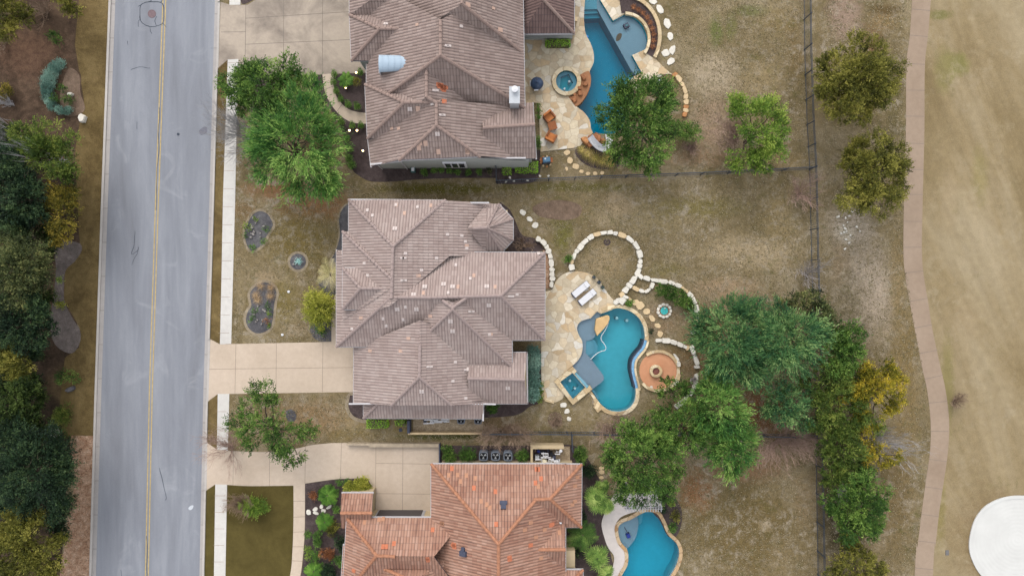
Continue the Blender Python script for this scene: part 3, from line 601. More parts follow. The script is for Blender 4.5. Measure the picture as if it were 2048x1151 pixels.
PITCH_U, PITCH_V = 0.245, 0.40
class House:
    def __init__(s, name, label, px, py, zoff, mats, root=None):
        s.root = root or thing(name, label, 'house', P(px, py)); s.planes = []; s.mats = mats
        s.V = []; s.F = []; s.UV = []; s.nv = 0; s.caps = []; s.und = MB(); s.gut = MB(); s.wall = MB(); s.pi = 0
    def plane(s, poly, mi=0):
        """poly: [(px,py,z)...], the first edge is the eave; a convex corrugated sheet of barrel tiles"""
        W = [P(*q) for q in poly]; A, B = W[0], W[1]
        u = Vector((B.x - A.x, B.y - A.y)).normalized(); n = Vector((-u.y, u.x))
        cen = sum((Vector((q.x, q.y)) for q in W), Vector((0, 0))) / len(W)
        if (cen - Vector((A.x, A.y))).dot(n) < 0: n = -n
        L = np.array([((Vector((q.x, q.y)) - Vector((A.x, A.y))).dot(u), (Vector((q.x, q.y)) - Vector((A.x, A.y))).dot(n)) for q in W])
        Z = np.array([q.z for q in W])
        co, *_ = np.linalg.lstsq(np.c_[np.ones(len(L)), L], Z, rcond=None)
        s.planes.append((A, u, n, co, L)); s.pi += 1
        s.und.add([(q.x, q.y, co[0] + co[1] * l_[0] + co[2] * l_[1] - 0.07) for q, l_ in zip(W, L)], [tuple(range(len(W)))])
        us = np.unique(np.round(np.r_[np.arange(L[:, 0].min(), L[:, 0].max(), PITCH_U / 6), L[:, 0]], 4))
        v0 = np.full(len(us), 1e9); v1 = np.full(len(us), -1e9); K = len(L)
        for i in range(K):
            a, b = L[i], L[(i + 1) % K]
            if abs(a[0] - b[0]) < 1e-6:
                m = np.abs(us - a[0]) < 2e-4
                for q in (a, b): v0[m] = np.minimum(v0[m], q[1]); v1[m] = np.maximum(v1[m], q[1])
                continue
            t = (us - a[0]) / (b[0] - a[0]); m = (t >= -1e-4) & (t <= 1 + 1e-4); vv = a[1] + t * (b[1] - a[1])
            v0[m] = np.minimum(v0[m], vv[m]); v1[m] = np.maximum(v1[m], vv[m])
        ok = v1 >= v0; us, v0, v1 = us[ok], v0[ok], v1[ok]
        prof = 0.055 * np.abs(np.cos(np.pi * us / PITCH_U)) ** 0.8
        rows = np.arange(math.floor(v0.min() / PITCH_V), math.ceil(v1.max() / PITCH_V) + 1)
        for r in rows:
            lo = np.clip(r * PITCH_V, v0, v1); hi = np.clip((r + 1) * PITCH_V + 0.0, v0, v1)
            keep = (hi[:-1] - lo[:-1] > 1e-4) | (hi[1:] - lo[1:] > 1e-4)
            if not keep.any(): continue
            def pt(uu, vv, pf):
                f = vv / PITCH_V - r
                z = co[0] + co[1] * uu + co[2] * vv + pf + 0.035 * (1 - f)
                return np.c_[A.x + u.x * uu + n.x * vv, A.y + u.y * uu + n.y * vv, z]
            a = pt(us[:-1], lo[:-1], prof[:-1])[keep]; b = pt(us[1:], lo[1:], prof[1:])[keep]
            c = pt(us[1:], hi[1:], prof[1:])[keep]; d = pt(us[:-1], hi[:-1], prof[:-1])[keep]
            k = len(a); V = np.stack([a, b, c, d], 1).reshape(-1, 3)
            um = ((us[:-1] + us[1:]) / 2)[keep] / PITCH_U + 0.5 + s.pi * 137
            ua = us[:-1][keep] / PITCH_U + 0.5 + s.pi * 137; ub = us[1:][keep] / PITCH_U + 0.5 + s.pi * 137
            fl = np.floor(um); ua = np.clip(ua, fl + .001, fl + .999); ub = np.clip(ub, fl + .001, fl + .999)
            va = np.full(k, r + 0.05); vb = np.full(k, r + 0.95)
            s.UV.append(np.stack([np.c_[ua, va], np.c_[ub, va], np.c_[ub, vb], np.c_[ua, vb]], 1).reshape(-1, 2))
            F = np.arange(k * 4).reshape(-1, 4) + s.nv
            if u.x * n.y - u.y * n.x < 0: pass
            s.V.append(V); s.F.append(F); s.nv += k * 4
    def cap(s, p, q, r=0.15):
        a, b = P(*p), P(*q); n = max(1, int((b - a).length / 0.42)); cm = MB(); s.caps.append(cm)
        for i in range(n):
            x = a.lerp(b, i / n); y = a.lerp(b, (i + 1.12) / n); j = rnd.uniform(-.015, .015)
            cm.tube([x + Vector((0, 0, .03 + j)), y + Vector((0, 0, .06 + j))], [r * 0.85, r], 8)
    def gutter(s, p, q):
        a, b = P(*p), P(*q); d = b - a; L = d.length
        if L < 0.1: return
        s.gut.box((a + b) / 2 + Vector((0, 0, -0.10)), (L + 0.1, 0.12, 0.14), math.atan2(d.y, d.x))
    def section(s, c, ridge, ze, zr, gut='tblr', caps='abcdr', gable='', wall=0.5, z0=0.0, zrs=None, gw=''):
        """c: eave corners TL TR BR BL (pixels); ridge: two points, nearest the left/top end first"""
        ze4 = list(ze) if isinstance(ze, (list, tuple)) else [ze] * 4
        TL, TR, BR, BL = [(x, y, z) for (x, y), z in zip(c, ze4)]
        z_1, z_2 = zrs or (zr, zr)
        r1, r2 = (*ridge[0], z_1), (*ridge[1], z_2)
        horiz = abs(r2[0] - r1[0]) >= abs(r2[1] - r1[1])
        if horiz:
            s.plane([TL, TR, r2, r1]); s.plane([BR, BL, r1, r2])
            if 'l' not in gable: s.plane([BL, TL, r1])
            if 'r' not in gable: s.plane([TR, BR, r2])
            cl = {'a': (TL, r1), 'b': (TR, r2), 'c': (BR, r2), 'd': (BL, r1)}
        else:
            s.plane([BL, TL, r1, r2]); s.plane([TR, BR, r2, r1])
            if 't' not in gable: s.plane([TL, TR, r1])
            if 'b' not in gable: s.plane([BR, BL, r2])
            cl = {'a': (TL, r1), 'b': (TR, r1), 'c': (BR, r2), 'd': (BL, r2)}
        for k in caps:
            if k == 'r': s.cap(r1, r2)
            else: s.cap(*cl[k])
        g = {'t': (TL, TR), 'b': (BL, BR), 'l': (TL, BL), 'r': (TR, BR)}
        for k in gut: s.gutter(*g[k])
        if wall is not None:
            W = [P(*q) for q in (TL, TR, BR, BL)]; cx = sum(q.x for q in W) / 4; cy = sum(q.y for q in W) / 4
            ww = []
            for q in W: ww.append(Vector((q.x - math.copysign(wall, q.x - cx), q.y - math.copysign(wall, q.y - cy), q.z)))
            v = [(q.x, q.y, z0) for q in ww] + [(q.x, q.y, q.z - 0.12) for q in ww]
            fs = [(i, (i + 1) % 4, 4 + (i + 1) % 4, 4 + i) for i in range(4)]
            s.wall.add(v, fs)
            s.wall.add([(q.x, q.y, q.z - 0.16) for q in W], [(0, 1, 2, 3)])
            if gw:
                for side, (e1, e2, rr) in {'l': (TL, BL, r1), 'r': (TR, BR, r2), 't': (TL, TR, r1), 'b': (BL, BR, r2)}.items():
                    if side in gw:
                        q = [P(*k) for k in (e1, e2, rr)]; ins = Vector((cx, cy, 0))
                        q = [k + (Vector((ins.x - k.x, ins.y - k.y, 0)).normalized() * 0.12) - Vector((0, 0, .08)) for k in q]
                        s.wall.add(q, [(0, 1, 2)])
    def hit(s, px, py):
        best = None
        for A, u, n, co, L in s.planes:
            z = 4.5
            for _ in range(10):
                p = P(px, py, z); d = Vector((p.x - A.x, p.y - A.y)); uu, vv = d.dot(u), d.dot(n); z = co[0] + co[1] * uu + co[2] * vv
            ins = False; K = len(L)
            for i in range(K):
                (x1, y1), (x2, y2) = L[i], L[i - 1]
                if (y1 > vv) != (y2 > vv) and uu < (x2 - x1) * (vv - y1) / (y2 - y1) + x1: ins = not ins
            if ins and (best is None or z > best[0].z):
                g = u * co[1] + n * co[2]
                best = (Vector((p.x, p.y, z)), Vector((-g.x, -g.y, 1)).normalized(), Vector((u.x, u.y, co[1])).normalized())
        return best
    def slab_on(s, mb, px, py, wu, wv, h, rise=0.05, mi=0):
        r = s.hit(px, py)
        if not r: return False
        p, n, u = r; v = n.cross(u).normalized(); u = v.cross(n)
        Mx = Matrix(((u.x, v.x, n.x, p.x + n.x * rise), (u.y, v.y, n.y, p.y + n.y * rise), (u.z, v.z, n.z, p.z + n.z * rise), (0, 0, 0, 1)))
        mb.box(None, (wu, wv, h), M=Mx, mi=mi); return True
    def vents(s, pts, name='roof_vent', mat='vent_white'):
        for q in pts:
            mb = MB(); one = len(q) > 2
            if one: ok = s.slab_on(mb, q[0], q[1], .22, .28, .08)
            else: ok = s.slab_on(mb, q[0] - 2.4, q[1], .17, .34, .12) and s.slab_on(mb, q[0] + 2.4, q[1], .17, .34, .12)
            if mb.v: obj(name, mb, M[mat], s.root)
    def tiles(s, pts, mat, name='replaced_tile', wu=.24, wv=.38):
        for q in pts:
            mb = MB()
            if s.slab_on(mb, q[0], q[1], wu * (q[2] if len(q) > 2 else 1), wv * (q[2] if len(q) > 2 else 1), .05): obj(name, mb, M[mat], s.root)
    def finish(s, name='roof'):
        r = s.root; V = np.concatenate(s.V) - np.array(WL[r.name]); F = np.concatenate(s.F); UV = np.concatenate(s.UV)
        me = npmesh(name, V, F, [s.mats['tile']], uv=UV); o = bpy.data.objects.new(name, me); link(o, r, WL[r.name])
        obj('roof_underlay', s.und, M['vent_dark'], o)
        for cm in s.caps: obj('ridge_cap', cm, s.mats['cap'], o)
        if s.gut.v: obj('gutter', s.gut, s.mats['gutter'], r)
        if s.wall.v: obj('wall', s.wall, s.mats['wall'], r)
        return o

# --- top house
h1 = House('tiled_house', 'large brown tiled house at the top with a silver barrel dormer and metal chimney', 890, 180, 0, {'tile': M['tile_house1'], 'cap': M['cap1'], 'gutter': M['gutter_white'], 'wall': M['stucco']})
E1 = 4.5
h1.section([(699, 30), (880, 30), (880, 122), (703, 122)], [(759, 58), (850, 57)], E1, 5.9, gut='l', caps='adr', gable='r')
h1.section([(699, -120), (880, -120), (880, 31), (699, 31)], [(790, -60), (800, -40)], E1 + .02, 6.6, gut='l', caps='', wall=None)
h1.section([(760, -300), (1043, -300), (1043, 104), (780, 104)], [(924, -180), (924, 8)], E1, 8.3, gut='r', caps='cr', gable='t')
h1.section([(736, -40), (1045.5, -40), (1049.5, 216), (738, 216)], [(881, 40), (881, 111)], E1 - .05, 8.0, gut='rb', caps='cdr', gable='t')
h1.section([(733, 128), (860, 128), (860, 200), (733, 200)], [(800, 160), (850, 160)], E1 - .3, 5.3, gut='l', caps='', gable='r', wall=None)
h1.section([(730, 169), (905, 169), (905, 277), (735, 277)], [(808, 205), (880, 204)], E1, 6.6, gut='l', caps='adr', gable='r', wall=None)
h1.section([(760, 120), (946, 120), (946, 262), (765, 262)], [(853, 138), (853, 194)], E1 + .1, 7.0, gut='', caps='r', gable='t', wall=None)
# bottom wing, its side slopes running on down past the hip
z3 = 6.75
h1.plane([(742, 333, 4.2), (735, 270, 4.2), (873, 200, z3), (873, 251, z3), (799, 320, 5.15)])
h1.plane([(960, 313, 5.1), (799, 320, 5.15), (873, 251, z3)])
h1.plane([(1050, 214, 3.9), (1048, 318, 3.9), (960, 313, 5.1), (873, 251, z3), (873, 200, z3)])
for a, b_ in (((873, 203, z3), (873, 251, z3)), ((873, 251, z3), (799, 320, 5.15)), ((873, 251, z3), (960, 313, 5.1)), ((853, 194, 7.0), (873, 206, z3))): h1.cap(a, b_)
h1.gutter((742, 333, 4.2), (735, 272, 4.2)); h1.gutter((745, 330, 4.2), (799, 320, 5.1)); h1.gutter((799, 320, 5.1), (960, 313, 5.05)); h1.gutter((960, 313, 5.05), (1048, 318, 3.9))
h1.section([(962, 206), (1065.5, 206), (1072.5, 317), (962, 318)], [(966, 255.5), (1069, 249)], 4.1, 5.6, gut='r', caps='r', gable='lr', gw='r', wall=0.3)
def wallbox(hs, x0, y0, x1, y1, z1, z0=0.0, ground=False):
    a = P(x0, y0, z0 if ground else z1); c = P(x1, y1, z0 if ground else z1); hs.wall.box(((a.x + c.x) / 2, (a.y + c.y) / 2, (z0 + z1) / 2), (abs(c.x - a.x), abs(c.y - a.y), z1 - z0))
wallbox(h1, 766, 230, 1056, 337, 3.75, ground=True)
a = P(757, 337, 0)
# gable wall under the bottom hip
pp = [(757, 337.0), (1058, 337.0)]
yv = P(0, 337, 0).y
h1.wall.add([(P(766, 337).x, yv + .004, 3.7), (P(1056, 337).x, yv + .004, 3.7), (P(962, 313, 5.0).x, yv + .004, 4.95), (P(799, 320, 5.0).x, yv + .004, 4.95)], [(0, 1, 2, 3)])
wallbox(h1, 712, -100, 860, 112, 4.3); wallbox(h1, 738, 100, 900, 240, 4.1)
roof1 = h1.finish()
# windows on the bottom wall: one frame of three panes
fr = MB(); xw = P(914, 337).x
fr.box((xw, yv - .05, 2.1), (2.0, 0.12, 2.3)); wf = obj('window', fr, M['white'], h1.root)
for k in (-1, 0, 1): obj('pane', MB().box((xw + k * .6, yv - .125, 2.1), (0.46, 0.03, 1.7)), M['dark'], wf)
obj('downpipe', MB().tube([(P(815, 337).x, yv - .06, 0), (P(815, 337).x, yv - .06, 4.6)], .05), M['gutter_white'], h1.root)
obj('downpipe', MB().tube([(P(765, 337).x, yv - .06, 0), (P(765, 337).x, yv - .06, 3.9)], .05), M['gutter_white'], h1.root)
# barrel dormer facing the street
mb = MB(); zc = 5.8; x0 = P(760, 130, 5.6).x; x1 = P(836, 130, 6.2).x; ya = P(0, 112, 5.6).y; yb = P(0, 149, 5.3).y; ym = (ya + yb) / 2; rr = abs(ya - yb) / 2
ring0 = [(x0, ym + rr * math.cos(t), zc + .45 * rr * 1.4 * math.sin(t)) for t in np.linspace(0, math.pi, 15)]
ring1 = [(x1 - .35 * abs(math.cos(t)) ** 2, ym + rr * .8 * math.cos(t), zc + .2 + .45 * rr * 1.4 * math.sin(t)) for t in np.linspace(0, math.pi, 15)]
mb.add(ring0 + ring1, [(i, i + 1, 16 + i, 15 + i) for i in range(14)]); mb.add(ring0, [tuple(range(15))])
for q in np.linspace(0.1, 0.9, 6):
    mb.tube([tuple(Vector(a_).lerp(Vector(b_), q) + Vector((0, 0, .01))) for a_, b_ in zip(ring0, ring1)], .012, 4)
dm = obj('barrel_dormer', mb, simple('pale_blue_standing_metal', G(166, 184, 200), .05, 2, .6, 0), h1.root)
mb = MB(); mb.box((x0 - .02, ym, zc - .4), (.10, rr * 2.05, .8)); obj('dormer_face', mb, M['gutter_white'], dm)
# chimney
ck = P(1029, 193, 5.9); ch = MB(); ch.box((ck.x, ck.y, 5.2), (0.75, 1.25, 2.2)); ch.box((ck.x, ck.y, 6.33), (0.86, 1.36, 0.07))
co_ = obj('chimney', ch, M['galv'], h1.root)
obj('flue', MB().lathe((ck.x + .02, ck.y + .38, 6.36), [(.2, 0), (.2, .28), (.26, .3), (.26, .36), (0, .42)], 18), M['white'], co_)
h1.vents([(772, 49), (922, 53, 1), (895, 92), (870, 181), (865, 208, 1), (884, 230), (820, 217), (875, 267)])
h1.vents([(784, 257, 1), (798, 257, 1), (835, 50, 1), (986, 17, 1)], mat='tile_new')
h1.tiles([(840, 285), (851, 286), (877, 303), (935, 300), (836, 217), (838, 295), (935, 303), (935, 10), (1000, 60)], 'tile_new', wu=.34, wv=.45)
h1.tiles([(880, 172, 1.4), (886, 176, 1.4), (891, 175), (876, 170), (888, 203), (887, 180)], 'tile_orange', wu=.34)
# covered porch at the top right of it: darker tiles
h1b = House('', '', 0, 0, 0, {'tile': M['tile_porch'], 'cap': M['cap1'], 'gutter': M['gutter_white'], 'wall': M['wood']}, root=h1.root)
h1b.section([(1041, -150), (1148, -150), (1148.5, 67), (1043, 68)], [(1092, -80), (1087, 0)], 3.5, 5.2, gut='rb', caps='cr', wall=None)
h1b.finish('porch_roof')
for x in (1052, 1086, 1122, 1144):
    p = P(x, 73); obj('porch_post', MB().box((p.x, p.y + .25, 1.65), (.3, .3, 3.3)), M['stone_tan'] if x != 1086 else M['wood'], h1b.root)
p = P(1095, 77); obj('porch_wall', MB().box((p.x, p.y, .25), (4.4, .3, .5)), M['stucco'], h1b.root)
p = P(1060, 60); obj('porch_back_wall', MB().box((P(1095, 0).x, P(0, 40).y, 1.7), (4.4, .2, 3.2)), M['vent_dark'], h1b.root)

# --- middle house
h2 = House('tiled_house', 'pinkish brown tiled house in the middle with an octagonal turret and many pale vents', 880, 620, 0, {'tile': M['tile_house2'], 'cap': M['cap2'], 'gutter': M['gutter_white'], 'wall': M['stucco_tan']})
ZA = 6.3
h2.plane([(697.5, 399, 4.1), (891, 400, 4.4), (786, 492, ZA)]); h2.plane([(697.5, 640, 4.1), (697.5, 399, 4.1), (786, 492, ZA), (783, 610, ZA)])
h2.plane([(1003, 512, 2.75), (1003, 408, 2.75), (891, 400.5, 4.4), (786, 492, ZA), (783, 610, ZA), (900, 512, 4.3)])
for a, b_ in (((697.5, 399, 4.1), (786, 492, ZA)), ((891, 400, 4.4), (786, 492, ZA)), ((786, 492, ZA), (783, 595, ZA))): h2.cap(a, b_)
h2.gutter((697.5, 399, 4.1), (891, 400, 4.4)); h2.gutter((697.5, 399, 4.1), (697.5, 463, 4.1)); h2.gutter((891, 403, 4.4), (975, 407, 3.15))
# turret
TV = [(973, 407.5), (998, 408), (1026, 438), (1026, 480), (1004, 504), (972, 504)]; ta = (973.5, 455, 5.0)
for i in range(5): h2.plane([(*TV[i], 3.15), (*TV[i + 1], 3.15), ta])
for q in TV[1:5]: h2.cap((*q, 3.15), ta, .12)
h2.cap((946, 456.5, 4.75), ta); h2.plane([(TV[0][0], TV[0][1], 3.1), (973.5, 455, 4.9), (935, 456, 4.7)]); h2.plane([(972, 504, 3.1), (973.5, 455, 4.9), (935, 456, 4.7)])
for i in range(1, 4): h2.gutter((*TV[i], 3.15), (*TV[i + 1], 3.15))
h2.section([(685, 462.5), (760, 462.5), (760, 640), (686, 640)], [(783, 557), (783, 575)], 4.05, 6.32, gut='l', caps='a', wall=None)
E2 = 3.7
h2.section([(673, 500), (862, 503), (862, 693), (673, 693)], [(783, 594), (862, 594.5)], E2, 6.15, gut='lb', caps='dr', gable='r', wall=0.6)
h2.section([(862, 503.5), (1089.5, 505), (1089.5, 679.5), (862, 680)], [(862, 594.5), (1002, 591)], E2, 6.15, gut='tbr', caps='bcr', gable='l', wall=0.6)
h2.section([(685.5, 535.5), (790, 535.5), (790, 618.5), (685, 618.5)], [(721, 576), (790, 577)], 4.75, 5.85, gut='tbl', caps='adr', gable='r', wall=None)
h2.section([(786, 560), (1024, 560), (1024, 734), (786, 734)], [(905, 604), (905, 618.5)], E2 - .05, 6.35, gut='rb', caps='cdr', gable='t', wall=0.6)
h2.cap((885, 600, 6.1), (905, 615, 6.35)); h2.cap((933, 595, 6.1), (905, 615, 6.35))
zd = 5.9
h2.plane([(707, 804, 3.1), (708, 694, 3.1), (840, 640, zd), (839, 753, zd), (783, 809.5, 4.75)])
h2.plane([(903, 809.5, 4.75), (783, 809.5, 4.75), (839, 753, zd)])
h2.plane([(992, 700, 2.6), (992, 804, 2.6), (903, 809.5, 4.7), (839, 753, zd), (840, 640, zd)])
for a, b_ in (((840, 689, zd), (839, 753, zd)), ((783, 809.5, 4.75), (839, 753, zd)), ((903, 809.5, 4.75), (839, 753, zd))): h2.cap(a, b_)
h2.gutter((707, 804, 3.1), (708, 694, 3.1)); h2.gutter((707, 804, 3.1), (783, 809.5, 4.7)); h2.gutter((903, 809.5, 4.7), (985, 804, 2.75))
h2.plane([(966.5, 836.5, 2.85), (727, 835.5, 2.85), (757, 803, 3.75), (966.5, 803, 3.75)]); h2.plane([(727, 835.5, 2.85), (727, 803, 2.85), (757, 803, 3.75)])
h2.cap((727, 835.5, 2.85), (757, 805, 3.7)); h2.gutter((727, 835.5, 2.85), (966.5, 836.5, 2.85)); h2.gutter((727, 805, 2.85), (727, 835.5, 2.85)); h2.gutter((966.5, 806, 3.6), (966.5, 836.5, 2.85))
h2.section([(935, 704), (1054, 704.5), (1055, 806.5), (940, 807)], [(935, 756), (1049, 758.5)], 3.0, 4.5, gut='tbr', caps='r', gable='lr', gw='r', wall=0.4)
wallbox(h2, 718, 705, 975, 800, 3.0); wallbox(h2, 738, 790, 960, 826, 2.8); wallbox(h2, 708, 412, 985, 560, 2.9); wallbox(h2, 980, 420, 1015, 495, 2.9); wallbox(h2, 697, 475, 800, 610, 4.0)
h2.finish()
CV = lambda x, y: (660 + x / 2.398, 380 + y / 2.398)
h2.vents([CV(*q) for q in ((312, 186), (350, 325), (352, 432), (455, 464), (545, 452), (588, 464), (752, 463), (866, 508), (762, 549), (676, 581), (588, 673), (578, 626), (323, 568), (415, 568), (476, 845), (440, 962), (655, 860), (853, 946), (401, 502))])
h2.vents([(*CV(*q), 1) for q in ((420, 82), (317, 72), (562, 212), (631, 218), (648, 246), (655, 278), (604, 360), (438, 383), (510, 325), (673, 425), (567, 493), (362, 558), (351, 618), (255, 614), (270, 648), (588, 914), (650, 996), (600, 823), (1000, 305), (108, 664), (361, 303), (830, 812), (180, 98), (183, 408), (895, 500), (167, 350), (204, 123), (763, 690))])
h2.tiles([CV(*q) for q in ((358, 112), (424, 410), (690, 410), (792, 464), (614, 464), (448, 494), (482, 604), (655, 266), (150, 612), (770, 690), (320, 72), (378, 710), (194, 770), (340, 770), (484, 75), (543, 344))], 'tile_new', wu=.24, wv=.36)

# --- bottom house
h3 = House('tiled_house', 'terracotta orange tiled house at the bottom edge with a dark garage door and walled drive', 950, 1080, 0, {'tile': M['tile_house3'], 'cap': M['cap3'], 'gutter': M['gutter_white'], 'wall': M['stucco_tan']})
E3 = 3.6
h3.section([(862.5, 927), (1131, 927), (1131, 1300), (862, 1300)], [(997, 1087), (997, 1180)], E3, 6.9, gut='tlr', caps='ar', wall=0.6)
h3.cap((997, 1087, 6.9), (1072, 998, 5.1))
h3.plane([(1131, 927.4, E3), (1163.5, 928, E3), (1100, 997, 5.15), (1071.5, 998, 5.15)])
h3.plane([(1163.5, 928, E3), (1162.5, 1053.5, E3), (1100, 997, 5.15)]); h3.plane([(1162.5, 1053.5, E3), (1060, 1053.5, E3), (1060, 998, 5.15), (1100, 997, 5.15)])
for a, b_ in (((1163.5, 928, E3), (1100, 997, 5.15)), ((1162.5, 1053.5, E3), (1100, 997, 5.15)), ((1068, 998, 5.2), (1100, 997, 5.15))): h3.cap(a, b_)
h3.gutter((1131, 927.5, E3), (1163.5, 928, E3)); h3.gutter((1163.5, 928, E3), (1162.5, 1053.5, E3)); h3.gutter((1131, 1053.5, E3), (1162.5, 1053.5, E3))
h3.section([(1050, 1043), (1130.5, 1043), (1130.5, 1134), (1050, 1134)], [(1050, 1098), (1130, 1098)], E3 + .1, 4.9, gut='r', caps='r', gable='lr', wall=None)
h3.section([(1050, 1138), (1166, 1138.5), (1166, 1330), (1050, 1330)], [(1110, 1195), (1110, 1260)], 3.4, 5.0, gut='tr', caps='b', wall=0.5)
h3.section([(693.5, 1034), (930, 1034), (930, 1196), (684, 1196)], [(753, 1110), (868, 1112)], E3 - .05, 5.75, gut='tl', caps='ad', gable='r', wall=0.6)
h3.cap((753, 1110, 5.75), (789, 1112, 5.75))
h3.plane([(930, 1300, 3.6), (930, 1113, 3.6), (789, 1113, 5.8), (830, 1165, 5.8), (860, 1300, 5.0)][::-1]) if False else None
h3.section([(720, 1115), (900, 1115), (900, 1300), (740, 1300)], [(826, 1161), (826, 1240)], 3.9, 6.15, gut='', caps='ar', wall=None)
h3.section([(687, 1089), (760, 1089), (760, 1230), (678, 1230)], [(735, 1150), (760, 1152)], 3.2, 4.6, gut='l', caps='', gable='r', wall=None)
h3.section([(684, 985), (746, 985), (744, 1062), (683, 1054)], [(681, 1025), (743.5, 1025)], 3.0, 4.0, gut='t', caps='r', gable='lr', gw='lr', wall=0.35)
wallbox(h3, 1065, 940, 1150, 1040, 3.4); wallbox(h3, 1060, 1050, 1120, 1200, 3.2); wallbox(h3, 744, 1023, 864, 1060, 3.2, ground=True); wallbox(h3, 1130, 1100, 1150, 1134, 2.6)
h3.finish()
gy = P(0, 1022).y
gf = MB(); gx = P(803, 0).x; gf.box((gx, gy + .05, 1.35), (4.4, .12, 2.7)); gd = obj('garage_frame', gf, simple('grey_trim', G(176, 174, 176), .05), h3.root)
obj('garage_door', MB().box((gx, gy + .12, 1.15), (3.9, .06, 2.3)), simple('dark_garage_door', G(78, 72, 72), .1), h3.root)
for (x, y) in ((1007, 1010), (928, 1105)):
    mb = MB(); h3.slab_on(mb, x, y, .42, .62, .26, .12); h3.slab_on(mb, x - (0 if x > 1000 else 0), y - 5, .62, .3, .14, .16); obj('roof_vent', mb, M['vent_dark'], h3.root)
CB = lambda x, y: (840 + x / 3.478, 820 + y / 3.478); CA = lambda x, y: (580 + x / 3.7, 840 + y / 3.7)
h3.tiles([CB(*q) for q in ((200, 452), (262, 450), (322, 453), (282, 495), (385, 473), (425, 632), (465, 655), (485, 678), (1093, 463), (1077, 525), (768, 780), (727, 830), (865, 828), (805, 880), (1057, 655), (1077, 632), (840, 1025), (970, 850), (823, 530), (155, 783))] + [CA(*q) for q in ((660, 735), (552, 755), (545, 885), (1125, 760), (690, 730))], 'tile_salmon', wu=.28, wv=.38)
h3.tiles([CB(*q) for q in ((222, 405), (375, 540), (525, 565), (810, 410), (822, 411), (842, 476), (803, 505), (530, 792), (620, 1020), (622, 1035), (240, 930), (242, 950), (232, 936), (918, 790), (910, 797), (768, 935))] + [CA(*q) for q in ((690, 935), (712, 935), (770, 912), (1018, 1018), (1022, 1030), (1056, 810), (475, 1110))], 'tile_orange', wu=.3, wv=.4)
mb = MB(); p = h3.hit(1121, 1044)
if p: mb.box(p[0] + Vector((0, 0, .1)), (.3, .2, .3), top=.3); obj('kickout_flashing', mb, M['white'], h3.root)
# ------------------------------------------------------------------ pools, terraces and what stands on them
M['water'] = water_mat('pool_water', (0.26, 0.89, 0.94, 1), 0.85)
M['water_deep'] = water_mat('deep_pool_water', (0.02, 0.87, 0.94, 1), 1.1)
M['boulder'] = simple('brown_boulder', G(160, 106, 70), .3, 1.6)
M['boulder_tan'] = simple('tan_boulder', G(210, 176, 126), .15, 2)
M['glass_tile'] = simple('blue_glass_tile', G(120, 168, 206), .35, 9, 0.3)
def basin(name, label, line, depth, wmat, plaster, cop=None, copw=6, ledges=(), steps=(), wz=-0.12, copz=0.10):
    t = thing(name, label, 'pool', (*P(*line[0])[:2], -depth))
    line = line if area(line) > 0 else line[::-1]; WL[t.name] = t.location.copy()
    b = MB(); b.wallring(offs(line, 0.0), -depth, 0.0); b.sheet(offs(line, .5), -depth); obj('basin', b, M[plaster], t)
    for i, (poly, z) in enumerate(ledges):
        b = MB(); b.slab(poly, -depth - .05, z); obj('tanning_ledge', b, M['shelf'], t)
    for poly, z in steps:
        b = MB(); b.slab(poly, -depth - .06, z); obj('step', b, M['step'], t)
    b = MB(); b.slab(offs(line, 0.5), -depth - 0.3, wz); b.sheet(offs(line, 0.5), -depth - 0.3)
    for f in (b.f[-1],): pass
    obj('water', b, M[wmat], t)
    if cop:
        b = MB(); b.slab(offs(line, copw), -0.02, copz, [line]); obj('coping', b, M[cop], t)
    return t

# middle pool
LA2 = [(1143, 731), (1157, 717), (1171, 705), (1182, 717), (1195, 734), (1207, 750), (1209, 757), (1206, 763), (1184, 780), (1180, 781)]
LB2 = smooth([(1152, 654), (1159, 641), (1172, 636), (1181, 634, 1), (1194, 620, 1), (1203, 628, 1), (1198, 642), (1190, 658), (1193, 668), (1186, 678), (1173, 682, 1), (1172, 705, 1), (1162, 716, 1), (1161, 703), (1162, 683), (1155, 668)])
ST2 = [(smooth([(1172, 682, 1), (1187, 677, 1), (1196, 690), (1195, 706), (1182, 718, 1), (1171, 706, 1)]), -0.62), (smooth([(1172, 682.3, 1), (1182, 679, 1), (1188, 691), (1187, 706), (1177, 712.5, 1), (1171, 706, 1)]), -0.48), ([(1183, 779), (1189, 781), (1200, 796), (1196, 800)], -0.5)]
pool2 = basin('swimming_pool', 'figure eight blue swimming pool with grey ledges and white hose behind the middle house', POOL2, 1.55, 'water', 'plaster', None, 0, [(LA2, -0.30), (LB2, -0.36)], ST2)
# coping only where the photograph has it: round the right side and bottom
def arc_strip(line, a, b, w_, name, mat, z0, z1, parent=None, **k):
    """slab following a stretch of an outline, from the point nearest a to the point nearest b"""
    n = len(line); near = lambda q: min(range(n), key=lambda i: (line[i][0] - q[0]) ** 2 + (line[i][1] - q[1]) ** 2)
    i, j = near(a), near(b); idx = []
    while True:
        idx.append(i)
        if i == j: break
        i = (i + 1) % n
    o_ = offs(line, w_); mb = MB(); mb.slab([line[q] for q in idx] + [o_[q] for q in reversed(idx)], z0, z1); return obj(name, mb, M[mat], parent, **k)
arc_strip(POOL2, (1202, 627), (1289, 679), 7.5, 'coping', 'coping', -.02, .09, pool2)
arc_strip(POOL2, (1271, 776), (1192, 795), 7.5, 'coping', 'coping', -.02, .09, pool2)
arc_strip(POOL2, (1192, 795), (1181, 779), 5.5, 'coping', 'coping', -.02, .10, pool2)
arc_strip(POOL2, (1289, 679), (1271, 776), -2.5, 'vanishing_edge', 'vent_dark', -1.5, -.10, pool2)
arc_strip(POOL2, (1289, 680), (1271, 775), 5.0, 'tile_trough', 'glass_tile', -.1, .03, pool2)
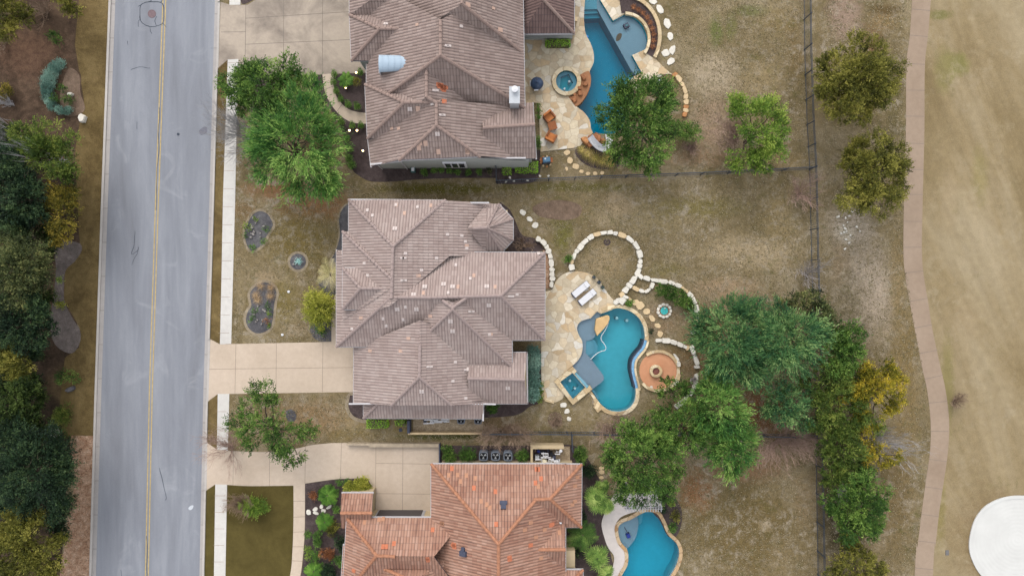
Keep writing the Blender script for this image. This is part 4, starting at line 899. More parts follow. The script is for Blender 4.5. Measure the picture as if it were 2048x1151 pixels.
TR = offs(POOL2, 5.2)
arc_strip(TR, (1295, 679), (1276, 778), 4.0, 'trough_wall', 'coping', -.02, .16, pool2)
mb = MB(); mb.slab([(1186, 812), (1195, 805), (1203, 817), (1195, 824)], -.02, .2); obj('corner_block', mb, M['coping'], pool2)
mb = MB(); mb.slab([(1186.5, 806), (1192, 803), (1197, 812), (1191, 816)], -.02, .14); obj('corner_block', mb, M['coping'], pool2)
for (x, y) in ((1232, 635.5), (1252, 640)):
    p = P(x, y, -1.2); obj('drain_cover', MB().lathe((p.x, p.y, -1.55), [(.14, 0), (.14, .9), (.10, .95), (0, .95)], 16), M['white'], pool2)
def rock(cx, cy, rx, ry, h, z=0.0, rot=0.0, n=9, j=0.16, mb=None, mi=0, top=0.78):
    mb = mb or MB(); c = P(cx, cy); v0 = []; v1 = []; v2 = []
    for i in range(n):
        a = 2 * math.pi * (i + rnd.uniform(-.3, .3)) / n; r = 1 + rnd.uniform(-j, j)
        x, y = rx * S * math.cos(a) * r, ry * S * math.sin(a) * r
        X, Y = x * math.cos(rot) - y * math.sin(rot), x * math.sin(rot) + y * math.cos(rot)
        k = top * rnd.uniform(.94, 1.06)
        v0.append((c.x + X, c.y + Y, z)); v1.append((c.x + X * .99, c.y + Y * .99, z + h * .7)); v2.append((c.x + X * k, c.y + Y * k, z + h * rnd.uniform(.9, 1.1)))
    mb.add(v0 + v1 + v2 + [(c.x, c.y, z + h * 1.02)], [(i, (i + 1) % n, n + (i + 1) % n, n + i) for i in range(n)] + [(n + i, n + (i + 1) % n, 2 * n + (i + 1) % n, 2 * n + i) for i in range(n)] + [(2 * n + i, 2 * n + (i + 1) % n, 3 * n) for i in range(n)], mi)
    return mb
def flat_rock(outline, z0, z1, bev=0.8):
    mb = MB(); mb.wallring(outline, z0, z1 - .04); mb2 = offs(outline, -bev)
    a = [P(*q) for q in outline]; c = [P(*q) for q in mb2]; n = len(a)
    mb.add([(p.x, p.y, z1 - .04) for p in a] + [(p.x, p.y, z1) for p in c], [(i, (i + 1) % n, n + (i + 1) % n, n + i) for i in range(n)])
    mb.sheet(mb2, z1); return mb
obj('ledge_boulder', flat_rock(smooth([(1189, 659, 1), (1192, 637, 1), (1204, 633), (1216, 630), (1219, 637), (1214, 649), (1202, 663), (1194, 671, 1)]), -.5, .12), M['boulder_tan'], label='flat tan boulder on the grey ledge of the middle pool', cat='boulder')
mb = MB(); hp = [(1218, 644), (1213, 655), (1208, 664), (1203, 672), (1203, 680), (1209, 688), (1212, 695), (1210, 700), (1203, 702), (1195, 706), (1188, 712), (1182, 718)]
mb.tube([P(x, y) + Vector((0, 0, -.08)) for x, y in cr(hp, 4, False)], .035, 6); obj('pool_hose', mb, M['white'], label='white vacuum hose snaking over the middle pool from the tan boulder', cat='pool hose', smooth=True)
# spa of the middle pool
SO2 = [(1108, 762), (1144.5, 731.5), (1153, 741), (1148, 746), (1176, 772.5), (1179, 769), (1184, 777), (1145, 808)]
sp2 = thing('spa', 'square spa with cream stone rim beside the grey ledge of the middle pool', 'spa', P(1145, 770))
b = MB(); b.slab(SO2[:4] + [(1148, 746.5), (1173, 776)] + SO2[5:], -.02, .30, [SPA2]); obj('rim', b, M['coping'], sp2)
b = MB(); b.wallring(offs(SPA2, 0.3), -1.0, 0.0); b.sheet(offs(SPA2, .5), -1.0); obj('basin', b, M['plaster'], sp2)
c0 = (1145, 769)
inn = [tuple(c0[k] + (q[k] - c0[k]) * 0.55 for k in (0, 1)) for q in SPA2]
b = MB(); b.slab(offs(SPA2, .6), -1.02, -.45, [inn]); obj('bench', b, M['step'], sp2)
b = MB(); b.slab(offs(SPA2, .4), -1.2, .12); b.sheet(offs(SPA2, .4), -1.2); obj('water', b, M['water_deep'], sp2)
for (x, y) in ((1140, 761), (1150, 776)):
    p = P(x, y); obj('jet', MB().lathe((p.x, p.y, -1.0), [(.11, 0), (.11, .95), (0, .97)], 14), M['white'], sp2)
b = MB(); b.slab([(1148, 746.5), (1152, 743), (1177, 771.5), (1173, 776)], -.3, .15); obj('spillway', b, M['step'], sp2)
PAT2 = smooth([(1090, 583, 1), (1104, 578), (1112, 562), (1126, 548), (1148, 542), (1172, 545), (1192, 555), (1206, 573), (1220, 592), (1232, 605, 1), (1224, 619, 1), (1202, 627, 1), (1194, 622.5, 1), (1181, 636, 1), (1171, 638.5), (1160, 643.5), (1154, 654), (1157, 668), (1164.5, 683), (1164, 703), (1157, 718.5), (1144.5, 731, 1),
                (1108, 762, 1), (1128, 787, 1), (1124, 797), (1108, 804), (1092, 801), (1083, 792, 1), (1082, 690, 1), (1080, 583, 1)])
b = MB(); b.slab(PAT2, -.02, .06); struct('patio', b, M['patio'])
b = MB(); b.slab([(1091, 796), (1108, 801), (1107, 806), (1089, 801)], 0, .10); struct('patio_edging', b, M['coping'])

# fire pit circle
fp = (1316, 741)
b = MB(); b.slab(circ(*fp, 37.5, 40), -.02, .05); struct('fire_pit_terrace', b, concrete('terracotta_gravel', G(208, 152, 116), G(196, 136, 100), .6, .5))
b = MB()
ring = [(fp[0] + 43 * math.cos(a), fp[1] + 42 * math.sin(a)) for a in np.linspace(-2.2, 2.45, 44)]
inr = [(fp[0] + 37 * math.cos(a), fp[1] + 36.5 * math.sin(a)) for a in np.linspace(-2.2, 2.45, 44)]
b.slab(ring + inr[::-1], 0, .22); obj('ring_wall', b, M['coping'], label='low curved stone wall ringing the orange fire pit terrace', cat='low wall')
fpt = thing('fire_pit', 'round stone fire pit with red lava rock in the orange circular terrace', 'fire pit', P(1310.5, 741))
p = P(1310.5, 741)
obj('rim', MB().lathe((p.x, p.y, .05), [(.56, 0), (.56, .36), (.52, .4), (.34, .4), (.31, .36), (.31, .1)], 28), M['coping'], fpt)
obj('lava_rock', MB().lathe((p.x, p.y, .05), [(.33, .22), (.2, .26), (0, .25)], 20), simple('red_lava_rock', G(128, 78, 70), .5, 14), fpt)
p = P(1302.5, 773.5); obj('drain_cover', MB().lathe((p.x, p.y, .05), [(.13, 0), (.13, .015), (0, .016)], 16), M['stone'], label='small pale round drain cover on the orange fire pit terrace', cat='drain cover')
# pond fountain with stone ring
ft = thing('fountain', 'small round fountain with teal water inside a white stone ring by the green hedge', 'fountain', P(1328, 621)); p = P(1328, 621)
mb = MB()
for k in range(11):
    a = 2 * math.pi * k / 11; rock(1328 + 12.6 * math.cos(a), 621 + 12.6 * math.sin(a), 4.0, 3.2, .22, 0, -a + math.pi / 2, 8, .12, mb)
obj('stone_ring', mb, M['stone'], ft)
obj('bowl', MB().lathe((p.x, p.y, 0), [(.47, .0), (.47, .16), (.40, .2), (.36, .14), (.30, .05), (0, .05)], 24), simple('brown_clay', G(140, 110, 88), .2), ft)
obj('water', MB().lathe((p.x, p.y, .12), [(.37, 0), (0, .002)], 24), simple('teal_fountain_water', G(64, 178, 178), .15, 6, .1), ft)
obj('spout', MB().lathe((p.x + .03, p.y + .22, .12), [(.06, 0), (.05, .15), (0, .2)], 10), M['stone'], ft)

# dry-laid lines of limestone blocks: every block can be lifted
def stones(path, label, group, w_=9.5, l_=13, mat='stone', name='limestone_block', h=.28, cat='stone block'):
    pts = cr(path, 8, False); d = [0]
    for a, b_ in zip(pts[:-1], pts[1:]): d.append(d[-1] + math.hypot(b_[0] - a[0], b_[1] - a[1]))
    t = 0
    while t < d[-1] - 3:
        L = min(l_ * rnd.uniform(.6, 1.45), d[-1] - t); m = t + L / 2
        i = max(k for k in range(len(d)) if d[k] <= m); i = min(i, len(pts) - 2); f = (m - d[i]) / max(1e-6, d[i + 1] - d[i])
        x = pts[i][0] + (pts[i + 1][0] - pts[i][0]) * f; y = pts[i][1] + (pts[i + 1][1] - pts[i][1]) * f
        a = math.atan2(-(pts[i + 1][1] - pts[i][1]), pts[i + 1][0] - pts[i][0])
        wv = w_ * rnd.uniform(.8, 1.25)
        # squarish block: superellipse outline
        mb = MB(); c = P(x, y); n = 7; ph_ = rnd.uniform(0, 1); v0 = []; v1 = []; v2 = []; hh = h * rnd.uniform(.8, 1.25)
        for k in range(n):
            q = 2 * math.pi * (k + ph_ + rnd.uniform(-.28, .28)) / n; cx, sy = math.cos(q), math.sin(q)
            X = math.copysign(abs(cx) ** .55, cx) * L * .57 * S * rnd.uniform(.84, 1.08); Y = math.copysign(abs(sy) ** .55, sy) * wv * .56 * S * rnd.uniform(.74, 1.12)
            x2, y2 = X * math.cos(a) - Y * math.sin(a), X * math.sin(a) + Y * math.cos(a)
            v0.append((c.x + x2, c.y + y2, -.02)); v1.append((c.x + x2, c.y + y2, hh * .75)); v2.append((c.x + x2 * .9, c.y + y2 * .9, hh * rnd.uniform(.93, 1.07)))
        mb.add(v0 + v1 + v2, [(i_, (i_ + 1) % n, n + (i_ + 1) % n, n + i_) for i_ in range(n)] + [(n + i_, n + (i_ + 1) % n, 2 * n + (i_ + 1) % n, 2 * n + i_) for i_ in range(n)] + [tuple(2 * n + i_ for i_ in range(n))])
        mt = mat if rnd.random() > (.13 if mat == 'stone' else .45) else 'stone_tan'
        obj(name, mb, M[mt], label=label, cat=cat, group=group); t += L
stones([(1143, 541), (1142, 527), (1149, 510), (1158, 496), (1170, 483), (1185, 472), (1200, 467), (1215, 465), (1232, 467), (1250, 473), (1265, 483), (1275, 498), (1280, 515), (1278, 535), (1273, 548), (1266, 560), (1256, 573), (1246, 585), (1238, 592)], 'white limestone block in the ring round the bare oval lawn', 'limestone blocks of the big ring', 10)
stones([(1232, 598), (1238, 606), (1246, 598), (1251, 590)], 'large white stone slab where the stone ring meets the pool patio', 'stone slabs at the pool patio', 15, 14)
stones([(1274, 547), (1281, 553), (1294, 557), (1308, 560), (1322, 562), (1338, 565), (1354, 570), (1368, 579), (1380, 591), (1388, 603), (1392, 620), (1394, 638), (1391, 655), (1384, 668)], 'white limestone block in the outer arc round the green hedge', 'limestone blocks of the outer arc', 9)
stones([(1305, 565), (1300, 576), (1290, 582), (1277, 580), (1265, 574)], 'white limestone block in the short curved spur between two stone arcs', 'limestone blocks of the spur', 7.5, 13)
stones([(1310, 681), (1324, 680), (1340, 682), (1356, 687), (1370, 693), (1377, 697)], 'white limestone block in the row above the fire pit circle', 'limestone blocks above the fire pit', 8.5, 13)
stones([(1381, 690), (1386, 705), (1392, 722), (1393, 735)], 'white limestone block in the arc right of the fire pit near the trees', 'limestone blocks right of the fire pit', 10, 16)
stones([(1392, 746), (1391, 762), (1384, 780), (1372, 795), (1357, 808), (1350, 814)], 'white limestone block in the lower arc below the fire pit terrace', 'limestone blocks of the lower arc', 8, 13)
stones([(1347, 708), (1354, 718), (1357, 732)], 'pale stone block leaning on the fire pit ring wall', 'stone blocks on the fire pit wall', 6, 13)
stones([(1357, 746), (1354, 760), (1346, 770)], 'pale stone block low on the right of the fire pit ring wall', 'stone blocks low on the fire pit wall', 6, 13)
stones([(1072, 476), (1084, 482), (1093, 493), (1098, 505), (1102, 520), (1103, 536), (1104, 552), (1103, 566), (1102, 577)], 'white limestone block in the curved row right of the middle house', 'limestone blocks beside the middle house', 9.5, 13)
stones([(1346, 148), (1358, 160), (1367, 176), (1371, 195), (1371, 215), (1368, 234)], 'orange sandstone slab in the curving edge right of the top pool', 'sandstone slabs by the top pool', 10, 12, 'stone_orange', 'sandstone_slab', .2)
def stepping(pts, label, group, r=8, mat='stone', name='stepping_stone', h=.07):
    for i, q in enumerate(pts):
        rx = q[2] if len(q) > 2 else r; ry = q[3] if len(q) > 3 else r * .75
        obj(name, rock(q[0], q[1], rx, ry, h, 0.0, q[4] if len(q) > 4 else rnd.uniform(-.5, .5), 8, .14, top=.93), M[mat], label=label, cat='stepping stone', group=group)
stepping([(1045.5, 425, 7.5, 5.5, -.9), (1059, 438, 7, 5, -.8), (1070, 450.5, 7, 6, .7)], 'pale stepping stone between the turret and the oval mulch bed', 'stepping stones by the turret')
stepping([(1306, 3, 8, 6), (1320, 19, 11, 6.5, -.9), (1334.5, 47, 11, 7, -1.3), (1340, 73, 9.5, 6.5, -1.4), (1345, 100, 6.5, 10.5), (1331, 106, 8, 8.5), (1342, 123, 9, 6.5, .6)], 'large cream stepping stone in the arc right of the top pool', 'stepping stones by the top pool')
stepping([(1134, 305, 7, 6), (1140, 320.5, 6.5, 7), (1151, 333, 7.5, 6, -.7), (1163, 343, 5, 4), (1176, 347, 5, 4), (1190, 347, 4.5, 4), (1204, 346, 4.5, 4), (1133, 338, 3, 4)], 'small pale stepping stone below the slide of the top pool', 'stepping stones below the slide', mat='stone_tan')
stepping([(1258, 600, 6, 7), (1272, 605, 8, 6, .4), (1281, 611, 9, 8, .3), (1293, 622, 7, 7), (1304, 636, 5, 9, .6), (1315, 651, 7, 5, -.4), (1320, 667, 6, 6.5)], 'pale stepping stone on the path from pool to fire pit', 'stepping stones by the fountain', mat='stone_tan')
stepping([(1127, 809, 8, 5, .3), (1133.5, 822, 6.5, 5), (1138, 837, 5.5, 4.5)], 'pale stepping stone below the square spa', 'stepping stones below the spa')
stepping([(1203, 935, 6, 3.5), (1203, 943, 6, 4), (1203, 954, 5.5, 3.5)], 'tan stepping stone by the fan palms at the bottom house', 'stepping stones by the palms', mat='stone_tan')
stepping([(617.5, 1023, 5, 6), (631, 1017, 5.5, 4), (643, 1012, 4, 5), (647, 1020, 5, 4), (632, 1025, 7, 3), (658, 1013, 6, 3, .6)], 'pale flat stone lying in the mulch left of the small tiled roof', 'flat stones in the front bed')
for (x, y, rx, ry, lb, mt) in ((167.5, 237, 8, 8.5, 'white boulder at the foot of the blue green juniper arc', 'stone'), (112, 864, 8, 9, 'pale boulder beside the stone chip bed under the dark conifer', 'stone'), (143.5, 777, 10, 5, 'lilac grey rock on the far verge under a small shrub', 'grey_mulch'), (144, 190, 5, 4, 'small cream rock inside the blue green juniper arc', 'stone')):
    obj('boulder', rock(x, y, rx, ry, .4, 0, .4, 9, .2), M[mt], label=lb, cat='boulder')
obj('boulder', rock(1739, 826, 7, 5, .6, 3.2, .4, 9, .2), M['stone'], label='pale rock among the yellow tipped junipers beside the cart path', cat='boulder') if False else None

for k in range(16): obj('garden_stone', rock(1694 + rnd.gauss(0, 10), 462 + rnd.gauss(0, 22), rnd.uniform(1.5, 4), rnd.uniform(1.5, 3), .1, 0, k, 7, .25), M['stone'], label='pale limestone fragment on bare soil just beyond the long fence', cat='stone', group='limestone fragments beyond the fence')
for (x, y, rx, ry) in ((1314, 178, 7, 5), (1322, 184, 6, 4), (1306, 176, 6, 5)): obj('boulder', rock(x, y, rx, ry, .35, 0, x, 9, .25), M['stone_tan'], label='tan boulder at the lower edge of the square patio right of the top pool', cat='boulder', group='boulders right of the top pool')
# top pool
LE1 = smooth([(1195, 15, 1), (1194, -30, 1), (1210, -30, 1), (1228, 40, 1), (1253, 25, 1), (1270, 31), (1287, 48), (1297, 70), (1301, 97, 1), (1268, 111, 1), (1287, 147, 1), (1276, 151, 1), (1264, 139, 1)])
ST1 = [([(1165, 16), (1165, -30), (1199, -30), (1199, 15)], -.38), ([(1165, 23), (1165, 10), (1199.4, 10), (1203, 21)], -.62), ([(1165, 30), (1165, 20), (1203, 20), (1207, 28)], -.9),
       (smooth([(1276, 150, 1), (1282, 154, 1), (1262, 175, 1), (1254, 178, 1), (1251, 165), (1258, 148), (1266, 139, 1)]), -.9), (smooth([(1278, 150, 1), (1284, 154, 1), (1262, 174, 1), (1257, 172), (1258, 160), (1266, 148)]), -.6)]
pool1 = basin('swimming_pool', 'deep teal swimming pool with grey shallow lounge at the top beside the palm-free stone patio', POOL1, 2.0, 'water_deep', 'plaster_deep', None, 0, [(LE1, -.34)], ST1)
pool1['label'] = 'deep teal swimming pool with a round grey shallow lounge behind the top house'
PAT1 = [(1044, 78), (1100, 70), (1148, 68), (1148, -200), (1178, -200), (1178, -24)] + [q for q in POOL1 if q[0] < 1188 and -20 < q[1] < 268]
i0 = min(range(len(POOL1)), key=lambda i: (POOL1[i][0] - 1171) ** 2 + (POOL1[i][1] + 4) ** 2); i1 = min(range(len(POOL1)), key=lambda i: (POOL1[i][0] - 1186) ** 2 + (POOL1[i][1] - 266) ** 2)
seg = POOL1[i0:i1 + 1] if i0 <= i1 else POOL1[i0:] + POOL1[:i1 + 1]
pat1 = [(1044, 80), (1100, 72), (1149, 70), (1149, -200), (1171, -200)] + seg + [(1181, 270), (1170, 280), (1160, 292), (1148, 296), (1120, 299), (1110, 300), (1081, 304), (1078, 230), (1076, 206), (1048, 206)]
b = MB(); b.slab(pat1, -.02, .07, [circ(1132.5, 164, 29.5, 32)]); struct('patio', b, M['patio'])
b = MB(); b.slab([(1200, 0), (1200, -80), (1250, -80), (1248, 6), (1252, 26), (1225.7, 42)], -.02, .07); b.slab([(1264, 111), (1298, 96), (1303, 108), (1310, 118), (1330, 138), (1345, 150), (1336, 148), (1325, 150), (1312, 160), (1300, 170), (1285, 176), (1268, 182), (1254, 176), (1257, 163), (1267, 154), (1283.5, 146)], -.02, .08); struct('patio', b, M['patio'])
b = MB(); rng_ = np.linspace(-1.55, 0.62, 24); b.slab([(1249 + 51 * math.cos(a), 79 + 53 * math.sin(a)) for a in rng_] + [(1249 + 45.5 * math.cos(a), 79 + 47.5 * math.sin(a)) for a in rng_[::-1]], 0, .3); obj('planter_wall', b, M['coping'], label='inner curved stone planter wall round the shallow lounge of the top pool', cat='planter wall')
rng_ = np.linspace(-1.75, 0.55, 28); b = MB(); b.slab([(1247 + 75 * math.cos(a), 74 + 84 * math.sin(a)) for a in rng_] + [(1247 + 68 * math.cos(a), 74 + 77 * math.sin(a)) for a in rng_[::-1]], 0, .3); obj('planter_wall', b, M['coping'], label='outer curved stone planter wall behind the top pool lounge', cat='planter wall')
rng_ = np.linspace(-1.7, 0.56, 24); b = MB(); b.sheet([(1247 + 69 * math.cos(a), 74 + 78 * math.sin(a)) for a in rng_] + [(1249 + 50 * math.cos(a), 79 + 52 * math.sin(a)) for a in rng_[::-1]], 0.12); struct('planting_bed', b, M['mulch'])
sp1 = thing('spa', 'round raised spa with cream stone rim beside the top pool', 'spa', P(1132.5, 164))
b = MB(); b.slab(circ(1132.5, 164, 29, 36), -.02, .34, [SPA1]); obj('rim', b, M['coping'], sp1)
b = MB(); b.wallring(SPA1, -.8, .3); b.sheet(circ(1132.5, 164, 21.3, 32), -.8); obj('basin', b, M['plaster_deep'], sp1)
b = MB(); b.slab(circ(1132.5, 164, 21.5, 32), -.82, -.25, [[(1122, 152), (1138, 146), (1147, 164), (1136, 180), (1120, 174)]]); obj('bench', b, M['step'], sp1)
b = MB(); b.slab(circ(1132.5, 164, 21.4, 32), -.9, .16); b.sheet(circ(1132.5, 164, 21.4, 32), -.9); obj('water', b, M['water'], sp1)
for (x, y) in ((1138.5, 163), (1129, 177.5)): p = P(x, y); obj('jet', MB().lathe((p.x, p.y, -.7), [(.1, 0), (.1, .72), (0, .74)], 14), M['white'], sp1)
LEDG = smooth([(1160, 150, 1), (1177, 143), (1182, 161), (1177, 184), (1162, 207), (1151, 214, 1), (1137, 194, 1), (1149, 188), (1156, 174), (1159, 158)])
obj('rock_ledge', flat_rock(LEDG, -.9, .12), simple('brown_ledge_stone', G(166, 116, 80), .15, 2), label='brown curved rock ledge between round spa and top pool', cat='rock ledge')
for (x, y, r) in ((1167, 157, 6), (1170, 170, 5.5), (1160, 188, 6), (1149, 191, 4), (1149, 200, 7), (1158, 178, 5)): obj('boulder', rock(x, y, r, r * .8, .3, .1, rnd.uniform(0, 3), 8, .2), M['boulder'], label='small brown boulder sitting on the curved ledge below the round spa', cat='boulder', group='boulders on the spa ledge')
# rock fall and slide
for (x, y, rx, ry, h) in ((1184, 277, 9, 7, .5), (1194, 281, 10, 8, .8), (1203, 284, 8, 7, .6), (1170, 282, 9, 7, .5), (1190, 273, 7, 5, .5), (1180, 290, 8, 6, .4)): obj('boulder', rock(x, y, rx, ry, h, 0, rnd.uniform(0, 3), 9, .25), M['boulder' if x != 1170 else 'stone_orange'], label='orange brown boulder of the rock fall under the white slide', cat='boulder', group='boulders under the slide')
sl = thing('pool_slide', 'white curved water slide running over boulders into the top pool', 'slide', P(1195, 290))
path = cr([(1176, 281), (1184, 290), (1194, 298), (1205, 301), (1214, 296), (1217, 284), (1216, 270)], 5, False); zz = np.linspace(1.5, .15, len(path))
mb = MB(); rows = []
for i, (x, y) in enumerate(path):
    q = offs(path, 1, False)[i]; d = Vector((q[0] - x, -(q[1] - y), 0)); c = P(x, y)
    rows.append([c + d * .27 * f + Vector((0, 0, zz[i] + hgt)) for f, hgt in ((-1.05, 0), (-1, .22), (-.9, .22), (-.62, .04), (0, 0), (.62, .04), (.9, .22), (1, .22), (1.05, 0))])
for i in range(len(rows) - 1): mb.add(rows[i] + rows[i + 1], [(k, k + 1, 10 + k, 9 + k) for k in range(8)])
obj('chute', mb, M['white'], sl, smooth=True)
for k in (2, 10, 18, 26):
    x, y = path[min(k, len(path) - 1)]; c = P(x, y); obj('leg', MB().tube([c, c + Vector((0, 0, zz[min(k, len(path) - 1)]))], .05), M['galv'], sl)
# smoker, chairs, fire table
sm = thing('ceramic_grill', 'round dark blue ceramic grill with white side shelves on the top patio', 'grill', P(1073, 173) + Vector((0, 0, .07))); p = P(1073, 173)
navy = simple('navy_glaze', G(62, 78, 104), .15, 3, .3)
obj('body', MB().lathe((p.x, p.y, .07), [(.30, .1), (.45, .4), (.56, .72), (.57, .8)], 28), navy, sm, smooth=True)
obj('lid', MB().lathe((p.x, p.y, .07), [(.58, .8), (.58, .86), (.5, 1.1), (.3, 1.28), (.1, 1.34), (.1, 1.42), (0, 1.44)], 28), navy, sm, smooth=True)
obj('side_shelf', MB().box((p.x - .56, p.y + .02, .85), (.12, .5, .05)), M['white'], sm); obj('handle', MB().box((p.x - .05, p.y - .6, .95), (.36, .1, .1), .1), M['white'], sm)
obj('ash_vent', MB().tube([(p.x, p.y, 1.38), (p.x - .03, p.y + .35, 1.30)], [.1, .05], 8), M['vent_dark'], sm)
orange = simple('orange_cushion', G(196, 122, 66), .12, 4); rust = simple('woven_brown', G(150, 92, 54), .2, 9)
def armchair(x, y, rz, label):
    t = thing('armchair', label, 'armchair', P(x, y) + Vector((0, 0, .07)), 'orange patio armchairs')
    c = Matrix.Translation(P(x, y) + Vector((0, 0, .07))) @ Matrix.Rotation(rz, 4, 'Z'); B_ = lambda o_, s_, m_=MB: MB().box(None, s_, M=c @ Matrix.Translation(Vector(o_)))
    obj('seat', B_((0, -.03, .34), (.62, .62, .18)), orange, t); obj('backrest', B_((0, .34, .55), (.8, .16, .62)), orange, t)
    for sx in (-1, 1): obj('armrest', B_((sx * .40, 0, .32), (.13, .75, .56)), rust, t)
    for sx in (-1, 1):
        for sy in (-1, 1): obj('leg', B_((sx * .4, sy * .33, .025), (.07, .07, .05)), M['vent_dark'], t)
armchair(1098, 236, R(38), 'orange armchair on the top patio nearest the round spa'); armchair(1101.5, 276, R(152), 'orange armchair at the bottom corner of the top patio')
ftb = thing('side_table', 'small brown square table between the two orange armchairs', 'table', P(1104, 254) + Vector((0, 0, .07))); p = P(1104, 254)
obj('table_top', MB().box((p.x, p.y, .52), (.75, .75, .05), .3), rust, ftb)
for sx, sy in ((-1, -1), (1, -1), (1, 1), (-1, 1)): obj('leg', MB().box((p.x + sx * .28, p.y + sy * .28, .285), (.06, .06, .43)), rust, ftb)
ft_ = MB(); p = P(1166, 74); ft_.box((p.x, p.y, .0), (.55, .3, .12), .1, top=.85); ft_.box((p.x + .35, p.y + .03, -.05), (.3, .24, .1), .5, top=.7); obj('pool_float', ft_, simple('bright_blue_plastic', G(44, 132, 206), .1, 4, .4), label='bright blue plastic float at the edge of the top pool', cat='pool float')
p = P(1253, 51); t = thing('floating_drinks_tray', 'small dark square object lying in the shallow lounge of the top pool', 'tray', (p.x, p.y, -.35))
obj('base', MB().box((p.x, p.y, -.14), (.46, .4, .3), .5), M['vent_dark'], t); obj('lid', MB().box((p.x + .02, p.y, .03), (.26, .18, .05), .5), simple('teal_plastic', G(70, 110, 120)), t)
b = MB(); b.sheet(smooth([(1235, 68), (1240, 64), (1245, 66), (1242, 76), (1236, 80), (1233, 78)]), -.333); struct('leaf_litter', b, M['wood'])
for (x, y) in ((1136, 94),): pass
p = P(1136, 94); obj('flower_pot', MB().lathe((p.x, p.y, .07), [(.12, 0), (.2, .34), (.2, .36), (.16, .36), (.14, .3), (0, .3)], 16), M['vent_dark'], label='small dark pot at the right end of the porch hedge', cat='flower pot')
# blue covered grill cart with stones
t = thing('grill_cart', 'blue topped cart on dark mulch beside the light green hedge', 'cart', P(1092, 323)); p = P(1092, 323)
obj('lid', MB().box((p.x, p.y, .95), (.72, .5, .28), .1, top=.8), simple('steel_blue_cover', G(84, 122, 150), .15, 4), t); obj('body', MB().box((p.x, p.y, .5), (.68, .45, .62), .1), M['vent_dark'], t)
obj('badge', MB().box((p.x - .12, p.y + .05, 1.095), (.14, .14, .015), .1), M['white'], t)
for sx in (-1, 1): obj('side_shelf', MB().box((p.x + sx * .46, p.y, .82), (.22, .4, .04), .1), rust, t)
for sx in (-1, 1): obj('wheel', MB().tube([(p.x + sx * .3, p.y - .28, .1), (p.x + sx * .3, p.y - .22, .1)], .1, 12), M['vent_dark'], t)
for k in range(9): a = 2 * math.pi * k / 9; obj('garden_stone', rock(1092 + 11 * math.cos(a), 323 + 10 * math.sin(a), 2.6, 2, .12, 0, a), M['stone_tan' if k % 2 else 'stone_orange'], label='small tan stone scattered round the blue topped cart', cat='stone', group='stones round the cart')
for (x, y) in ((1020, 355), (1028, 362), (1012, 364), (1055, 361), (1080, 352), (1097, 352)): obj('garden_stone', rock(x, y, 3, 2.2, .12, 0, x), M['stone'], label='small pale stone near the fence below the light green hedges', cat='stone', group='stones below the hedges')
p = P(1318, 166); t = MB(); t.box((p.x, p.y, .2), (.55, .4, .4), .4, top=.9); obj('equipment_box', t, simple('pale_grey_plastic', G(170, 176, 180)), label='pale grey equipment box under the tree right of the top pool', cat='equipment box')
p = P(827.5, 341); t = thing('meter_box', 'small teal utility box with white lid beside the shrub row under the top house wall', 'utility box', p)
obj('body', MB().box((p.x, p.y, .3), (.36, .46, .6)), simple('teal_green_metal', G(70, 110, 108)), t); obj('lid', MB().box((p.x + .01, p.y, .63), (.26, .3, .05)), M['white'], t)

# loungers, planters
def lounger(x, y, label):
    rz = math.atan2(105, 126); c = Matrix.Translation(P(x, y) + Vector((0, 0, .06))) @ Matrix.Rotation(rz, 4, 'Z')
    t = thing('sun_lounger', label, 'sun lounger', P(x, y) + Vector((0, 0, .06)), 'white sun loungers')
    B_ = lambda o_, s_: MB().box(None, s_, M=c @ Matrix.Translation(Vector(o_)))
    obj('mattress', B_((.0, 0, .34), (1.72, .56, .12)), M['white'], t); obj('pillow', B_((.66, 0, .43), (.34, .5, .06)), M['white'], t)
    obj('frame', B_((-.03, 0, .25), (1.84, .60, .06)), M['vent_dark'], t); obj('foot_bar', B_((-.90, 0, .3), (.07, .6, .12)), M['vent_dark'], t)
    for sx in (-.8, .8):
        for sy in (-.26, .26): obj('leg', B_((sx, sy, .11), (.06, .06, .22)), M['vent_dark'], t)
lounger(1161, 578, 'white sun lounger nearer the middle house on the flagstone patio'); lounger(1174, 593.5, 'white sun lounger nearer the middle pool on the flagstone patio')

# bottom pool
LE3 = smooth([(1232, 1056), (1242, 1042), (1262, 1034), (1274, 1028, 1), (1278, 1045), (1277, 1060), (1272, 1078), (1262, 1092), (1253, 1101, 1), (1239, 1083)])
ST3 = [(smooth([(1274, 1028, 1), (1290, 1019, 1), (1288, 1035), (1285, 1050), (1279, 1053, 1)]), -.6)]
pool3 = basin('swimming_pool', 'free form teal swimming pool with reddish stone rim on white deck at the bottom', POOL3, 1.7, 'water_deep', 'plaster', 'coping_red', 7, [(LE3, -.32)], ST3)
o3 = offs(POOL3, 6.5)
b = MB(); b.slab(smooth([(1227, 988, 1), (1245, 984, 1), (1318, 984, 1), (1322, 1010, 1), (1300, 1015), (1270, 1022), (1240, 1034), (1229, 1058), (1236, 1083), (1248, 1102), (1249, 1126), (1238, 1146), (1228, 1168, 1), (1214, 1168, 1), (1224, 1138), (1228, 1112), (1217, 1095), (1209, 1075), (1203, 1045), (1214, 1015)]), -.02, .06, []); struct('pool_deck', b, M['white_deck'])
p = P(1257, 1071); t = thing('pool_cleaner', 'dark blue robotic cleaner on the grey ledge of the bottom pool', 'pool cleaner', (p.x, p.y, -.32))
blue = simple('royal_blue_plastic', G(24, 50, 140), .2, 5, .4)
